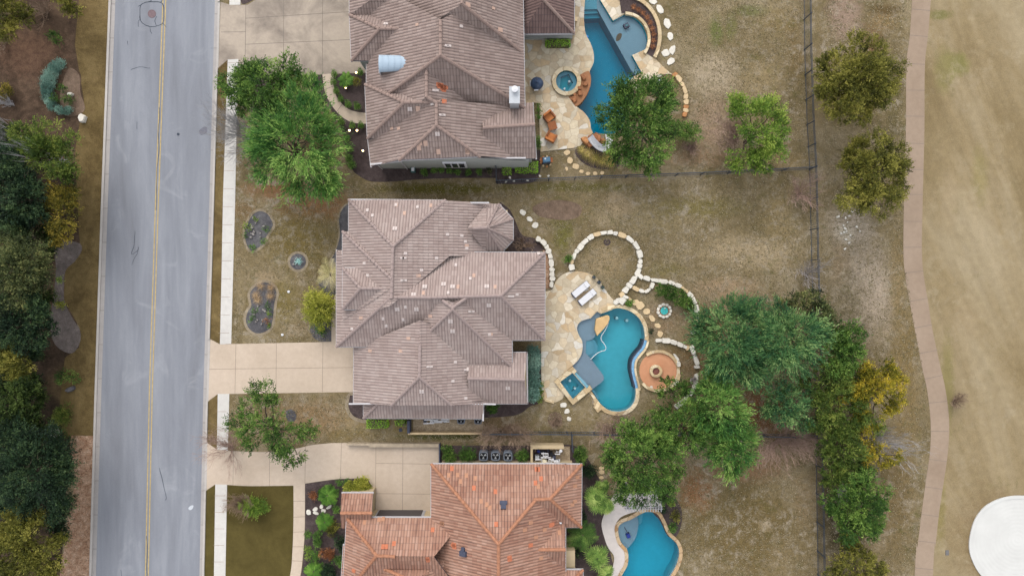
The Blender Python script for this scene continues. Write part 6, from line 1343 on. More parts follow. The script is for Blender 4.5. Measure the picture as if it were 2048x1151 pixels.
# clipped shrubs: one mesh, many copies
proto = shrub('clipped_shrub', 'round clipped shrub on the left of the curved front walk, top of the row', 'box', 611, 155, 6.4, 6.4, .45, dens=900, ll=.07, lw=.05, sl=.1)
for (x, y, s_, lb) in ((633, 156, 1.05, 'round clipped shrub left of the curved front walk, nearest its top end'), (658, 228, .9, 'round clipped shrub outside the bend of the curved front walk'), (673, 238, .9, 'round clipped shrub below the bend of the curved front walk, left one'), (688, 248, 1, 'round clipped shrub below the curved front walk, middle one'), (709, 255, .9, 'round clipped shrub below the curved front walk, second from the house'), (726, 255, .9, 'round clipped shrub below the curved front walk, nearest the house'),
                    (673, 153, .9, 'round clipped shrub inside the curved front walk, topmost'), (672, 169, .95, 'round clipped shrub inside the curved front walk, second from the top'), (677, 187, .9, 'round clipped shrub inside the curved front walk, third from the top'), (686, 203, .9, 'round clipped shrub inside the curved front walk, at its bend'), (702, 213, 1, 'round clipped shrub inside the curved front walk, past its bend'), (720, 217, 1, 'round clipped shrub inside the curved front walk, nearest the wall'),
                    (699, 280, 1, 'clipped shrub in the left mulch bed, uppermost of a line of four'), (705, 301, 1, 'clipped shrub in the left mulch bed, second of a line of four'), (704, 318, 1.1, 'clipped shrub in the left mulch bed, third of a line of four'), (710, 331, 1.2, 'clipped shrub in the left mulch bed, lowest of a line of four'), (725, 150, .9, 'round clipped shrub against the top house wall by the driveway')): dup(proto, P(x, y), s_ * 3, s_ * 1.12, label=lb, group='clipped shrubs round the front walk')
proto['group'] = 'clipped shrubs round the front walk'
for i, x in enumerate((846, 866, 884, 902, 919, 938, 956)): dup(proto, P(x, 344 - (i > 4) * 1.5), i, 1 if i != 0 else 1.15, label='round clipped shrub in the row of seven along the bottom wall of the top house', group='row of shrubs under the top house wall')
frondplant('fern', 'bright green fern inside the curved front walk', 'cycad', 692, 160, 16, 26, .6, .06, .4, seed=11)
shrub('bronze_shrub', 'dark bronze shrub beside the bright green fern', 'juniper', 712, 163, 9, 9, .5)
shrub('leaning_shrub', 'grey green shrub at the right end of the row under the top house wall', 'cedar', 978, 342, 6.5, 9, .5, dens=700, ll=.08)
def hedge(label, mat, x, y, rx, ry, z, seed):
    t = thing('hedge', label, 'hedge', P(x, y)); r = np.random.RandomState(seed); n = int(rx * ry * S * S * 4 * 520)
    p = np.c_[r.uniform(-1, 1, n) * rx * S, r.uniform(-1, 1, n) * ry * S, np.full(n, z) + r.normal(size=n) * .05]; side = r.rand(n) < .35; p[side, 2] = r.uniform(0, z, side.sum()); ax = r.rand(n) < .5
    p[side & ax, 0] = np.sign(p[side & ax, 0]) * rx * S; p[side & ~ax, 1] = np.sign(p[side & ~ax, 1]) * ry * S; c = P(x, y); p[:, 0] += c.x; p[:, 1] += c.y
    d = r.normal(size=(n, 3)); d /= np.linalg.norm(d, axis=1)[:, None]; e = np.cross(d, r.normal(size=(n, 3)) + np.array([0, 0, 1.2])); e /= np.linalg.norm(e, axis=1)[:, None]
    V = np.stack([p, p + d * .05 + e * .035, p + d * .1, p + d * .05 - e * .035], 1).reshape(-1, 3); leafobj('foliage', V, np.arange(len(V)).reshape(-1, 4), np.clip(.5 + .2 * r.normal(size=n), 0, 1), mat, t)
    mb = MB(); mb.box(c + Vector((0, 0, z * .47)), (rx * S * 1.8, ry * S * 1.8, z * .9)); obj('inner_twigs', mb, M['bark'], t)
hedge('square clipped light green hedge block beside the fence stub', 'hedge', 1013.5, 341, 9, 9, .7, 1); hedge('long clipped light green hedge left of the blue topped cart', 'hedge', 1053, 336, 22, 11, .7, 2)
hedge('narrow bright green hedge in front of the top porch', 'hedge', 1115, 91, 24, 7, .7, 3)
hedge('bright green hedge piece left of two under the middle house gravel yard corner', 'hedge', 757, 845, 21, 8, .6, 4); hedge('small bright green hedge piece right of two beside the gravel yard', 'hedge', 803, 842, 10, 6, .6, 5)
for (x, y, s_, lb) in ((1078, 222, 1, 'dark vine shrub between the top house gable and the patio'), (1076, 285, 1, 'dark vine shrub at the lower right corner of the top house')): shrub('vine_shrub', lb, 'box', x, y, 4.5, 14, .6)
# top yard
tree('oak_tree', 'large dark green tree overhanging the top pool', 'oak', [(1235, 200, 38, 5.0), (1275, 195, 42, 5.6), (1315, 195, 32, 5.0), (1225, 235, 28, 4.6), (1260, 245, 46, 6.0), (1310, 240, 40, 5.6), (1245, 285, 32, 4.8), (1290, 290, 44, 5.4), (1330, 225, 24, 4.6), (1305, 325, 24, 4.0), (1275, 320, 26, 4.2), (1335, 262, 22, 4.4), (1235, 310, 16, 3.8)], (1285, 265), dens=330, sl=.6)
shrub('low_tree', 'small green tree reaching right from the big tree by the top pool', 'oak', 1370, 265, 30, 20, 1.4, cat='tree', dens=260, ll=.16, sl=.4)
bare('bare_shrub', 'small dark leafless bush below the small green tree in the top yard', 1378, 298, 18, 18, 'twig_pink', .8, 22, 21)
bare('bare_shrub', 'pale leafless spreading shrub left of the lime green tree', 1475, 275, 65, 48, 'twig_pink', 2.4, 26, 22, ang=(2.0, 4.6), dens=1.4)
tree('lime_tree', 'lime green tree standing beside the fence in the top yard', 'lime', [(1470, 215, 26, 4.0), (1500, 228, 32, 4.6), (1540, 225, 28, 4.3), (1555, 250, 24, 4.0), (1520, 265, 36, 4.9), (1535, 300, 30, 4.2), (1500, 310, 26, 3.8), (1475, 320, 20, 3.2), (1525, 325, 20, 3.5)], (1490, 285), dens=330, sl=.6, ll=.2)
tree('juniper_tree', 'dark olive juniper beyond the fence, upper of two by the cart path', 'juniper', autolobes(1712, 165, 88, 80, 10, 31, 4.4), None, dens=480, sl=.4, ll=.15, lw=.08, hole=.2)
tree('juniper_tree', 'yellow tipped olive juniper overhanging the cart path edge, lower of two', 'juniper', autolobes(1740, 345, 74, 78, 10, 32, 4.2), None, dens=460, sl=.4, ll=.15, lw=.08, hole=.2)
tree('juniper_tree', 'gold tipped upper growth on the lower juniper by the cart path', 'gold', [(1700, 320, 18, 5.2), (1755, 305, 18, 5.4), (1720, 365, 17, 5.2), (1760, 355, 15, 5.4), (1735, 330, 15, 5.6)], (1732, 345), dens=90, sl=.35, ll=.14) if False else None
bare('bare_shrub', 'silver leafless shrub just below the fence corner in the middle yard', 1598, 388, 38, 36, 'twig_pink', 1.6, 24, 33, dens=1.2)
bare('bare_shrub', 'grey leafless shrub against the long fence above the green grove', 1612, 548, 34, 30, 'twig_grey', 1.4, 20, 34)
# the grove
grove = [
 ('elm_tree', 'blue green feathery tree at the left of the grove by the outer stone arc', 'teal', [(1410, 655, 26, 4.2), (1450, 640, 34, 4.8), (1490, 640, 34, 5.0), (1425, 690, 30, 4.6), (1465, 690, 38, 5.6), (1505, 680, 30, 5.0), (1445, 730, 30, 4.8), (1510, 735, 34, 4.6), (1480, 735, 26, 4.6)], dict(sl=.9, ll=.34, lw=.07, jit=.3, hole=.3)),
 ('elm_tree', 'broad blue green tree in the upper middle of the grove', 'teal', [(1545, 650, 32, 4.8), (1580, 645, 30, 5.0), (1560, 690, 38, 5.6), (1605, 680, 34, 5.2), (1630, 660, 26, 4.6), (1595, 715, 26, 4.8), (1530, 715, 26, 4.6)], dict(sl=.9, ll=.34, lw=.07, jit=.3, hole=.3)),
 ('juniper_tree', 'olive green juniper at the top of the grove against the long fence', 'cedar', [(1570, 615, 18, 3.4), (1600, 610, 24, 3.8), (1630, 605, 24, 3.6), (1640, 635, 26, 4.0), (1655, 670, 24, 4.0)], dict(sl=.4)),
 ('green_tree', 'fresh green tree at the upper right of the grove', 'oak', [(1690, 675, 26, 4.6), (1705, 690, 26, 4.8), (1675, 700, 28, 4.6), (1700, 725, 26, 4.4), (1665, 730, 28, 4.4)], dict(sl=.45)),
 ('juniper_tree', 'gold tipped juniper at the right edge of the grove', 'gold', [(1745, 740, 24, 4.4), (1770, 755, 24, 4.5), (1785, 785, 18, 4.0), (1750, 785, 26, 4.8), (1715, 770, 20, 4.4), (1765, 815, 20, 3.8), (1720, 825, 22, 3.8), (1738, 765, 18, 4.8), (1700, 790, 18, 4.4), (1735, 845, 16, 3.8), (1790, 765, 16, 4.0), (1725, 745, 18, 4.4), (1775, 730, 14, 4.2), (1788, 805, 14, 3.6)], dict(sl=.35, ll=.15, hole=.2, dens=420)),
 ('juniper_tree', 'dark olive juniper in the middle right of the grove', 'lime_dark', [(1635, 760, 30, 4.2), (1670, 775, 32, 4.6), (1700, 800, 30, 4.4), (1650, 810, 32, 4.4), (1690, 840, 30, 4.0), (1640, 840, 22, 3.6), (1690, 755, 22, 4.2)], dict(sl=.4)),
 ('evergreen_tree', 'teal green bushy tree over brown leaf litter in the grove centre', 'teal', [(1560, 790, 28, 3.8), (1590, 800, 28, 4.0), (1570, 825, 28, 3.8), (1600, 840, 18, 3.2), (1545, 815, 18, 3.2)], dict(sl=.6, ll=.2)),
 ('elm_tree', 'tall green tree between fire pit arc and lower grove', 'elm', [(1425, 760, 24, 4.2), (1440, 800, 30, 4.8), (1420, 830, 28, 4.4), (1460, 840, 30, 4.6), (1410, 790, 20, 3.8)], dict(sl=.9, ll=.34, lw=.07, jit=.3, hole=.3)),
 ('elm_tree', 'green tree hanging over the bottom yard lawn at the lower edge of the grove', 'elm', [(1470, 880, 30, 4.2), (1445, 905, 28, 4.0), (1455, 935, 20, 3.4), (1490, 870, 20, 3.8), (1485, 905, 16, 3.4)], dict(sl=.9, ll=.34, lw=.07, jit=.3, hole=.3)),
 ('live_oak_tree', 'big dark green live oak above the bottom pool and pergola', 'oak', [(1270, 865, 32, 5.0), (1310, 865, 34, 5.2), (1245, 905, 34, 5.0), (1290, 905, 42, 6.0), (1335, 900, 30, 5.0), (1255, 950, 32, 4.8), (1300, 955, 36, 5.2), (1285, 985, 26, 4.2), (1325, 975, 24, 4.2), (1245, 985, 18, 3.8), (1345, 940, 18, 4.0)], dict(sl=.45, ll=.17, dens=360)),
 ('live_oak_tree', 'dark green tree between the live oak and the grove below the stone arc', 'oak', [(1345, 845, 28, 4.4), (1380, 830, 30, 4.6), (1375, 870, 30, 4.6), (1405, 860, 24, 4.2), (1345, 880, 22, 4.2), (1330, 825, 18, 3.8)], dict(sl=.5)),
 ('small_tree', 'small green tree overlapping the fire pit terrace and stone arc', 'oak', [(1335, 775, 18, 2.4), (1355, 785, 18, 2.6), (1325, 785, 12, 2.2), (1365, 770, 14, 2.4)], dict(sl=.4, ll=.15)),
 ('juniper_tree', 'gold tipped branching juniper below the grove toward the cart path', 'gold', [(1725, 890, 16, 3.6), (1750, 900, 14, 3.4), (1760, 925, 10, 3.0), (1740, 880, 16, 3.6), (1735, 915, 17, 3.6), (1795, 912, 13, 3.0), (1775, 918, 10, 3.0), (1715, 865, 16, 3.4)], dict(sl=.35, ll=.15, hole=.34)),
 ('juniper_tree', 'olive juniper along the long fence below the grove', 'lime_dark', [(1660, 880, 26, 3.8), (1695, 890, 26, 4.0), (1670, 915, 22, 3.6), (1655, 845, 18, 3.4), (1700, 925, 18, 3.6)], dict(sl=.4)),
 ('evergreen_tree', 'dark green evergreen on the far side of the long fence, right of the bottom yard', 'oak', [(1720, 965, 30, 4.0), (1750, 990, 26, 3.8), (1700, 1000, 30, 4.0), (1735, 1020, 30, 4.2), (1680, 1030, 22, 3.4), (1705, 1060, 26, 3.8), (1740, 1055, 20, 3.4), (1665, 1005, 16, 3.0)], dict(sl=.4)),
 ('juniper_tree', 'olive green juniper filling the fence line just above the dark evergreen', 'lime_dark', [(1665, 935, 22, 3.4), (1695, 950, 22, 3.6), (1655, 905, 16, 3.2), (1725, 935, 18, 3.4), (1655, 965, 14, 3.0)], dict(sl=.4)),
 ('juniper_tree', 'green juniper tucked between the gold tipped juniper and the long fence', 'lime_dark', [(1720, 845, 20, 3.8), (1745, 850, 16, 3.6), (1680, 860, 18, 3.8)], dict(sl=.4)),
 ('juniper_tree', 'yellow green juniper at the bottom edge beside the long fence', 'juniper', [(1700, 1110, 26, 3.6), (1730, 1140, 26, 3.4), (1685, 1140, 22, 3.4), (1755, 1130, 14, 2.8), (1710, 1165, 26, 3.4), (1700, 1080, 18, 3.2)], dict(sl=.4)),
]
for nm, lb, mt, lobes, kk in grove:
    g_ = 1.22 if lb.startswith(('dark green evergreen on', 'yellow green juniper at')) else 1.08
    lobes = [(x, y, r_ * g_, z) for x, y, r_, z in lobes]; a = dict(dens=340, hole=.2); a.update(kk); tree(nm, lb, mt, lobes, group=None, **a)
bare('bare_shrub', 'grey leafless thicket at the lower edge of the grove by the bottom lawn', 1555, 880, 75, 45, 'twig_pink', 2.2, 40, 41, dens=1.3)
bare('bare_tree', 'silver dead branches among the gold tipped junipers', 1725, 880, 60, 52, 'twig_silver', 3.0, 18, 42, cat='bare tree', ang=(-1.4, 1.2))
bare('bare_tree', 'silver dead tree beside the long fence under the lower evergreen', 1680, 975, 34, 30, 'twig_silver', 2.6, 20, 43, cat='bare tree')
bare('bare_shrub', 'leafless thicket between the middle house gravel yard and bottom house', 1006, 862, 66, 24, 'twig_brown', 1.4, 46, 44, dens=1.4)
bare('bare_shrub', 'leafless shrub on the yard fence between pool house walls and the live oak', 1225, 855, 55, 40, 'twig_pink', 2.0, 34, 45, dens=1.3)
bare('bare_shrub', 'leafless shrub in the round red mulch spot below the spa', 1111, 840, 12, 12, 'twig_brown', .6, 20, 46)
bare('bare_shrub', 'dark leafless shrub beside the turret of the middle house', 1045, 490, 22, 16, 'twig_brown', 1.0, 18, 47)
bare('bare_shrub', 'tiny leafless shrub on the fairway edge beside the cart path', 1908, 800, 15, 18, 'twig_brown', .8, 22, 48)
bare('bare_shrub', 'small leafless plant by the stone arc right of the fire pit', 1383, 758, 8, 8, 'twig_grey', .5, 14, 49)
# middle back yard
shrub('flowering_hedge', 'elongated bright green hedge behind the small stone fountain', 'lime', 1338, 585, 22, 17, .9, dens=520, ll=.12, lob=6, cat='hedge') if False else None
lob = [(1325, 580, 14), (1340, 586, 16), (1357, 594, 17), (1372, 604, 15), (1380, 612, 9)]
t = thing('hedge', 'elongated green hedge inside the outer stone arc behind the fountain', 'hedge', P(1352, 594)); mb = MB(); W = []
for (x, y, r_) in lob: q = P(x, y, .8); W.append((q.x, q.y, .7, r_ * S, .6)); limb(mb, P(1352, 594), (q.x, q.y, .7), .03, .01)
obj('stems', mb, M['bark'], t); leafobj('foliage', *leaves(W, dens=700, ll=.12, lw=.07, sl=.2, per=6, seed=5, hole=.05), 'oak', t)
for (x, y, r_, lb, mt) in ((1136, 517, 7.5, 'small dark green shrub outside the left side of the big stone ring', 'box'), (1258, 604, 7.5, 'small olive green round shrub at the top of the middle pool', 'box'), (1301, 662, 5, 'tiny dark shrub on the right edge of the middle pool', 'dark'), (1080, 767, 5.5, 'small yellow green shrub right of the blue green hedge, top one', 'lime'), (1081, 781, 5.5, 'small yellow green shrub right of the blue green hedge, middle one', 'lime'), (1078, 796, 7, 'yellow green shrub right of the blue green hedge, lowest one', 'lime'), (985, 815, 14, 'low dark green shrub under the lower eave of the middle house', 'box')): shrub('round_shrub', lb, mt, x, y, r_, r_, .4, dens=600)
W = []; mb = MB(); t = thing('blue_hedge', 'tall blue green hedge along the right wall of the middle house', 'hedge', P(1067, 745))
for k in range(9): y = 703 + k * 11; q = P(1067 + rnd.uniform(-2, 2), y, 1.4); W.append((q.x, q.y, 1.2, 13 * S, .8)); limb(mb, P(1067, y), (q.x, q.y, 1.2), .03, .01)
obj('stems', mb, M['bark'], t); leafobj('foliage', *leaves(W, dens=900, ll=.11, lw=.06, sl=.22, per=7, seed=9, hole=.05), 'bluejun', t)
# planters on the patio
for (x, y, lb, mt) in ((1187, 554, 'green potted plant on the patio edge, upper of three planters', 'cedar'), (1197, 564, 'dark square planter on the patio edge, middle of three', 'dark'), (1204, 574, 'green potted plant on the patio edge, lower of three planters', 'oak')):
    c = P(x, y); t = thing('planter', lb, 'planter', c + Vector((0, 0, .06))); q = Matrix.Translation(c + Vector((0, 0, .26))) @ Matrix.Rotation(.7, 4, 'Z')
    obj('pot', MB().box(None, (.24, .24, .4), M=q, top=1.15), M['vent_dark'], t); leafobj('foliage', *leaves([(c.x, c.y, .52, .14, .1)], dens=900, ll=.07, lw=.05, sl=.08, per=5, seed=3, hole=0), mt, t)
# planter of copper plants behind the top pool lounge
for k in range(9):
    a = -1.25 + k * .19; frondplant('copper_plant', 'copper coloured plant in the curved planter behind the top pool lounge', 'copper', 1248 + 59.5 * math.cos(a), 76 + 65 * math.sin(a), 7.5, 30, .3, .06, .3, 'copper plants in the curved planter', seed=k, pinnate=False)
for k, (x, y, r_) in enumerate(((1175, 308, 18), (1190, 316, 18), (1205, 322, 17), (1216, 312, 14), (1222, 328, 14), (1163, 300, 12))): frondplant('ornamental_grass', ['straw coloured ornamental grass below the slide, left of the clump', 'straw and green ornamental grass in the middle of the clump below the slide', 'straw and green ornamental grass low in the clump below the slide', 'ornamental grass nearest the big tree below the slide', 'lowest ornamental grass of the clump below the slide', 'ornamental grass nearest the patio below the slide'][k], 'straw', x, y, r_, 70, .5, .04, .5, 'ornamental grasses below the slide', 'ornamental grass', seed=30 + k, pinnate=False)
# bottom house front bed
for (x, y, r_, lb) in ((655, 990, 22, 'large bright green cycad left of the small tiled roof'), (650, 1043, 19, 'bright green cycad below the flat stones'), (628, 1141, 20, 'bright green cycad at the bottom of the front bed')): frondplant('cycad', lb, 'cycad', x, y, r_, 34, .6, .05, .45, seed=int(y), cat='cycad', trunk=.12)
shrub('round_shrub', 'yellow green leafy bush at the corner of the bottom driveway', 'yellowgreen', 718, 970, 28, 15, .8, dens=500, ll=.14, lw=.08, lob=7)
for (x, y, r_, lb, mt) in ((679, 963, 7, 'small dark round shrub left of the yellow green bush', 'box'), (695, 962, 6, 'small dark shrub between round shrub and yellow green bush', 'box'), (672, 1018, 8, 'green shrub left of the small tiled roof', 'box'), (682, 1085, 16, 'large dark round shrub against the bottom house wall', 'dark'), (634, 1084, 10, 'round green shrub in the middle of the front bed', 'box'), (635, 1067, 9, 'round green shrub above the middle of the front bed', 'box'), (617, 1067, 8, 'round green shrub left in the front bed beside the walk', 'box'), (633, 1110, 11, 'green mound low in the front bed', 'box'), (617, 1098, 7, 'small green plant beside the front walk, upper', 'lime'), (617, 1112, 6, 'small green plant beside the front walk, lower', 'lime'),
                          (656, 1140, 22, 'dark blue green mound at the bottom of the front bed', 'dark'), (678, 1125, 12, 'green shrub between dark mounds by the bottom house wall', 'box'), (667, 1055, 14, 'bronze green shrub right of the lower cycad', 'juniper'), (655, 1105, 14, 'bronze brown shrub in the front bed', 'copper'), (625, 988, 9, 'dark red shrub left of the large cycad', 'copper')): shrub('round_shrub', lb, mt, x, y, r_, r_, .5, dens=520, ll=.09)
for (x, y, rx, ry, lb, mt) in ((898, 908, 18, 17, 'green hedge right of the bottom driveway wall', 'oak'), (936, 908, 20, 16, 'olive green hedge left of the three air conditioners', 'box'), (1045, 910, 14, 14, 'green shrub between air conditioners and tan enclosure', 'box')): shrub('hedge_shrub', lb, mt, x, y, rx, ry, .9, dens=480, ll=.12)
shrub('round_shrub', 'big round bright green shrub at the top right corner of the bottom house', 'oak', 1162, 910, 16, 17, 1.0, dens=700, ll=.11)
for i, (x, y, r_, lb, mt) in enumerate(((1190, 995, 34, 'tall fan palm beside the right eave of the bottom house, upper left', 'palm'), (1212, 1010, 26, 'fan palm nearest the white pool deck', 'palm'), (1165, 1068, 34, 'dark feathery palm in the shade right of the bottom house', 'oak'), (1195, 1110, 36, 'olive fan palm at the bottom right of the bottom house', 'palm'), (1212, 1142, 24, 'olive fan palm at the bottom edge by the white deck', 'palm'), (1205, 970, 20, 'small fan palm above the tall fan palms', 'palm'))): frondplant('fan_palm' if mt != 'oak' else 'feather_palm', lb, mt, x, y, r_ * 1.05, 17 if mt != 'oak' else 26, 2.2 - .2 * i, .05, .5, seed=60 + i, cat='palm', trunk=.13, fan=mt != 'oak')
for (x, y, r_, lb, mt) in ((1178, 940, 16, 'dark green plant below the big round shrub', 'dark'), (1165, 1035, 14, 'dark undergrowth shrub between the palms', 'dark'), (1150, 1100, 14, 'dark undergrowth shrub by the tan wall of the bottom house', 'dark'), (1340, 1004, 9, 'bright spiky plant right of the pergola', 'lime'), (1347, 1056, 9, 'green spiky plant right of the bottom pool', 'box'), (1325, 1018, 8, 'dark shrub between pergola and bottom pool', 'dark'), (1350, 1030, 10, 'bronze shrub in the bed right of the bottom pool', 'juniper')): shrub('round_shrub', lb, mt, x, y, r_, r_, .5, dens=420, ll=.12)
# --- the wooded side of the road
wood = [
 ('evergreen_tree', 'olive evergreen at the top left corner of the picture', 'juniper', [(10, 20, 26, 4.0), (35, 35, 20, 3.8), (10, 55, 22, 3.8), (-20, 20, 30, 4.2)], {}),
 ('evergreen_tree', 'small green tree at the top edge left of the road', 'juniper', [(135, 2, 20, 3.4), (150, 18, 14, 3.0), (120, -8, 18, 3.4)], {}),
 ('green_tree', 'green tree below the juniper arc mixed with bare grey branches', 'lime_dark', [(60, 275, 30, 4.4), (95, 275, 28, 4.6), (125, 290, 26, 4.4), (80, 310, 30, 4.8), (120, 325, 28, 4.4), (140, 345, 20, 4.0)], dict(hole=.34)),
 ('evergreen_tree', 'dark teal evergreen at the left edge below the green tree', 'dark', [(20, 340, 36, 5.0), (50, 370, 34, 5.2), (15, 400, 36, 5.2), (60, 410, 32, 4.8), (35, 440, 30, 4.6), (-15, 370, 36, 5)], {}),
 ('juniper_tree', 'yellow olive juniper nearest the road on the wooded side', 'gold2', [(115, 395, 24, 4.2), (135, 415, 22, 4.2), (105, 425, 18, 4.0), (130, 450, 24, 4.0), (145, 390, 16, 3.8), (115, 470, 18, 3.6)], {}),
 ('cedar_tree', 'drooping grey olive cedar at the left edge beside the grey mulch bed', 'cedar', [(20, 510, 34, 5.0), (55, 520, 32, 5.2), (25, 550, 34, 5.2), (65, 555, 28, 4.8), (40, 580, 28, 4.6), (80, 530, 20, 4.4), (-15, 535, 34, 5)], dict(sl=.7, droop=.3)),
 ('evergreen_tree', 'dark green round tree at the left edge opposite the middle house', 'dark', [(25, 625, 30, 4.6), (60, 620, 28, 4.6), (75, 650, 24, 4.4), (30, 665, 32, 4.8), (65, 675, 24, 4.2), (-10, 640, 30, 4.6)], {}),
 ('juniper_tree', 'olive juniper with grey twigs at the left edge opposite the middle driveway', 'juniper', [(15, 710, 24, 4.0), (40, 720, 20, 4.0), (20, 745, 24, 4.0), (48, 745, 14, 3.6), (-10, 730, 22, 4)], {}),
 ('evergreen_tree', 'dark evergreen left of the small verge shrubs', 'dark2', [(25, 785, 30, 4.4), (55, 790, 22, 4.2), (20, 825, 30, 4.6), (55, 830, 24, 4.2), (-10, 800, 28, 4.4)], {}),
 ('cedar_tree', 'big dark drooping cedar beside the stone chip bed', 'dark', [(30, 890, 38, 5.4), (75, 890, 36, 5.6), (110, 900, 28, 5.0), (40, 935, 40, 5.8), (90, 940, 38, 5.6), (120, 950, 24, 4.8), (55, 985, 34, 5.0), (100, 985, 30, 4.8), (120, 1010, 22, 4.4), (10, 960, 34, 5), (125, 920, 18, 4.4)], dict(sl=.75, droop=.25)),
 ('juniper_tree', 'olive brown juniper in the bottom left corner', 'juniper', [(25, 1050, 36, 4.8), (65, 1060, 32, 4.8), (30, 1100, 38, 5.0), (80, 1100, 30, 4.6), (50, 1140, 36, 4.8), (100, 1130, 22, 4.2), (0, 1090, 36, 4.8), (110, 1080, 16, 4)], {}),
]
wood += [
 ('understory_tree', 'dark understory tree between the yellow olive juniper and the drooping cedar', 'dark2', [(20, 468, 26, 3.2), (60, 468, 26, 3.4), (95, 470, 20, 3.2), (100, 495, 14, 2.8)], {}),
 ('understory_tree', 'dark understory tree between the drooping cedar and the round dark tree', 'dark2', [(20, 600, 24, 3.0), (60, 598, 22, 3.2), (88, 590, 16, 3.0), (85, 615, 14, 3)], {}),
 ('understory_tree', 'dark understory tree above the twiggy olive juniper', 'dark', [(20, 692, 22, 3.0), (55, 705, 20, 3.0), (75, 690, 14, 2.8)], {}),
 ('understory_tree', 'dark understory tree between the dark evergreen and the big drooping cedar', 'dark2', [(20, 855, 26, 3.2), (60, 855, 24, 3.4), (95, 860, 20, 3.2), (110, 872, 14, 3.0)], {}),
 ('understory_tree', 'dark understory tree between the big drooping cedar and the corner juniper', 'dark', [(20, 1015, 26, 3.2), (65, 1025, 26, 3.4), (115, 1035, 20, 3.2), (135, 1000, 14, 3.0), (125, 1065, 16, 3.0)], {}),
 ('understory_tree', 'dark green understory tree left of the green tree at the left edge', 'dark2', [(15, 300, 22, 3.4), (20, 270, 16, 3.0), (-8, 290, 22, 3.4)], {}),
 ('understory_tree', 'deep green tree filling the left edge above the dark evergreen', 'dark2', [(70, 765, 16, 3.0), (12, 765, 20, 3.2), (80, 790, 14, 3.0), (75, 820, 14, 3)], {}),
]
for nm, lb, mt, lobes, kk in wood:
    lobes = [(x, y, r_ * (1.0 if x > 125 else 1.16), z) for x, y, r_, z in lobes]; a = dict(dens=470, hole=.08, sl=.45, ll=.18); a.update(kk); tree(nm, lb, mt, lobes, **a)
bare('bare_tree', 'brown leafless tree at the top left beside the verge', 95, 25, 62, 42, 'twig_brown', 3.4, 30, 51, cat='bare tree', dens=1.3)
bare('bare_tree', 'brown leafless bush at the left edge below the top corner', 10, 85, 34, 45, 'twig_brown', 2.6, 24, 52, cat='bare tree')
bare('bare_tree', 'silver leafless branches over the green tree below the juniper arc', 62, 288, 42, 34, 'twig_silver', 5.4, 16, 53, cat='bare tree')
bare('bare_tree', 'silver leafless branches at the right of the green tree near the verge', 140, 328, 24, 18, 'twig_silver', 5.0, 12, 54, cat='bare tree')
bare('bare_shrub', 'pale leafless shrub left of the juniper arc', 22, 208, 20, 14, 'twig_silver', 1.0, 14, 55)
shrub('yellow_shrub', 'yellow olive shrub at the left edge beside the juniper arc', 'gold2', 14, 182, 18, 14, .8, ll=.14)
for (x, y, rx, ry, lb, mt) in ((112, 80, 20, 14, 'dark green shrub between the top corner tree and the juniper arc', 'oak'), (140, 752, 22, 16, 'green shrub on the far verge above the lilac rock', 'oak'), (122, 832, 22, 22, 'loose green shrub above the boulder on the far verge', 'lime_dark'), (75, 712, 16, 14, 'dark green shrub between trees opposite the middle driveway', 'dark2'), (122, 178, 10, 8, 'small green shrub inside the juniper arc, upper', 'oak'), (137, 200, 9, 9, 'small green shrub inside the juniper arc, lower', 'oak'), (110, 197, 9, 8, 'small dark shrub against the inner side of the juniper arc', 'oak'), (138, 875, 10, 8, 'small dark shrub at the top of the stone chip bed', 'dark2'), (122, 610, 9, 6, 'pale green tuft between the two mulch beds of the far verge', 'yellowgreen'), (120, 560, 5, 4, 'tiny lime tuft at the neck of the grey mulch bed', 'lime')): shrub('small_shrub', lb, mt, x, y, rx, ry, .6, dens=330, ll=.13, sl=.25)
W = []; mb = MB(); t = thing('juniper_mound', 'curved blue green juniper mound on the far verge', 'shrub', P(100, 180))
for (x, y, r_) in ((118, 128, 12), (108, 134, 14), (100, 147, 15), (95, 160, 16), (93, 174, 15), (94, 188, 13), (98, 200, 12), (105, 211, 10), (116, 218, 9), (128, 219, 10), (136, 217, 7)): q = P(x, y, .5); W.append((q.x, q.y, .35, r_ * S, .3)); limb(mb, P(100, 180), (q.x, q.y, .35), .02, .01)
obj('stems', mb, M['bark'], t); leafobj('foliage', *leaves(W, dens=1300, ll=.09, lw=.05, sl=.14, per=6, seed=15, hole=.03, up=.5), 'bluejun', t)

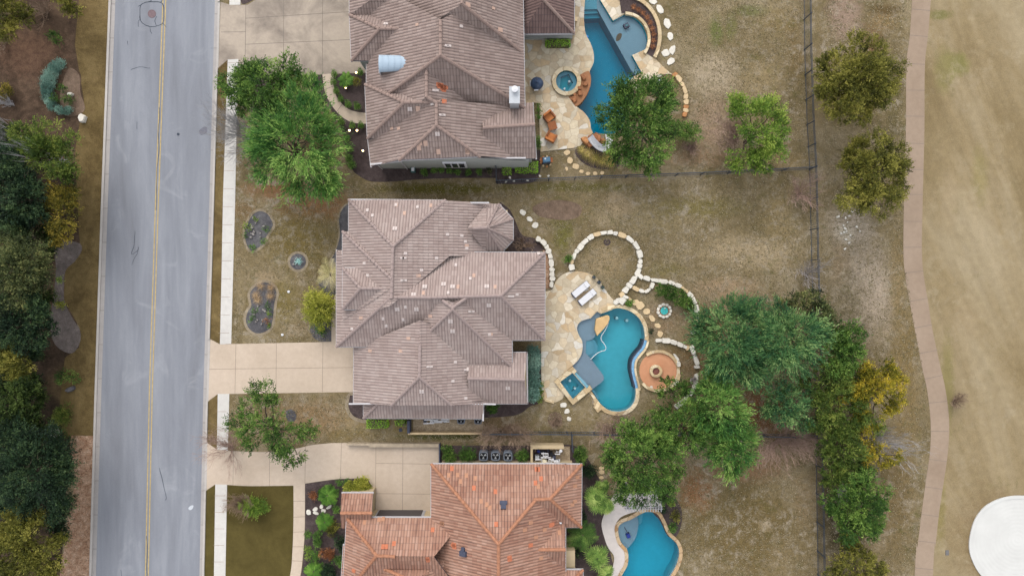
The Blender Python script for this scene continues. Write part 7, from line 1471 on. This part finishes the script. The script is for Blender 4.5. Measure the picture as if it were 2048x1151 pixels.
# loose dry tufts of turf: nobody could count them
LM['turf'] = leaf_mat('dry_turf_tufts', (118, 108, 72), (154, 140, 108), (192, 180, 156), .72)
def tufts(polys, skips, per, seed):
    r = np.random.RandomState(seed); Q = []
    def pip(x, y, poly):
        res = np.zeros(len(x), bool)
        for i in range(len(poly)):
            (x1, y1), (x2, y2) = poly[i], poly[i - 1]
            if y1 == y2: continue
            res ^= ((y1 > y) != (y2 > y)) & (x < (x2 - x1) * (y - y1) / (y2 - y1) + x1)
        return res
    for poly in polys:
        xs = [q[0] for q in poly]; ys2 = [q[1] for q in poly]; n = int((max(xs) - min(xs)) * (max(ys2) - min(ys2)) * S * S * per)
        x = r.uniform(min(xs), max(xs), n); y = r.uniform(min(ys2), max(ys2), n); k = pip(x, y, poly)
        for sk in skips: k &= ~pip(x, y, sk)
        f = np.sin(x * .043 + 1) * np.sin(y * .051) + np.sin(x * .11) * np.sin(y * .13 + 2) * .6; k &= (f + r.uniform(-1, 1, n)) > -.5
        Q.append(np.c_[x[k], y[k]])
    q = np.concatenate(Q); n = len(q); p = np.c_[(q[:, 0] - 1024) * S, -(q[:, 1] - 575.5) * S, np.full(n, .03)]
    a = r.uniform(0, 6.28, n); d = np.c_[np.cos(a), np.sin(a), r.uniform(-.15, .5, n)]; e = np.c_[-np.sin(a), np.cos(a), r.uniform(-.3, .3, n)]
    L = r.uniform(.04, .12, n)[:, None]; W_ = L * r.uniform(.25, .6, n)[:, None]
    V = np.stack([p, p + d * L * .5 + e * W_, p + d * L, p + d * L * .5 - e * W_], 1).reshape(-1, 3); V[:, 2] = np.maximum(V[:, 2], .02)
    o = leafobj('grass_tufts', V, np.arange(len(V)).reshape(-1, 4), np.clip(.45 + .3 * r.normal(size=n), 0, 1), 'turf', None); o['kind'] = 'stuff'; return o
skips = [POOL1, offs(POOL2, 9), offs(POOL3, 9), PAT2, BA, circ(596, 523, 22), circ(1316, 741, 45), circ(1328, 622, 17), circ(1145, 770, 36)] + [[(1058, 398), (1166, 398), (1166, 442), (1058, 442)], [(485, 556), (560, 556), (560, 678), (485, 678)], [(1196, 0), (1350, 0), (1350, 186), (1196, 186)]]
tufts([[(1345, 0), (1606, 0), (1616, 335), (1240, 345), (1260, 300), (1345, 190)], [(1060, 372), (1616, 345), (1626, 862), (1070, 858), (1110, 815), (1230, 830), (1300, 770), (1290, 660), (1240, 600), (1120, 540), (1105, 470), (1040, 420)], [(1370, 875), (1628, 872), (1634, 1150), (1370, 1150), (1362, 1060), (1340, 985)],
       [(1650, 0), (1810, 0), (1806, 500), (1855, 800), (1830, 1150), (1660, 1150), (1640, 700)], [(475, 400), (685, 400), (672, 500), (655, 540), (620, 640), (660, 682), (464, 685)], [(462, 790), (695, 790), (700, 845), (820, 868), (1050, 870), (1050, 882), (700, 881), (460, 896)], [(700, 368), (990, 366), (1050, 372), (1030, 398), (690, 396)]], skips, 60, 4)
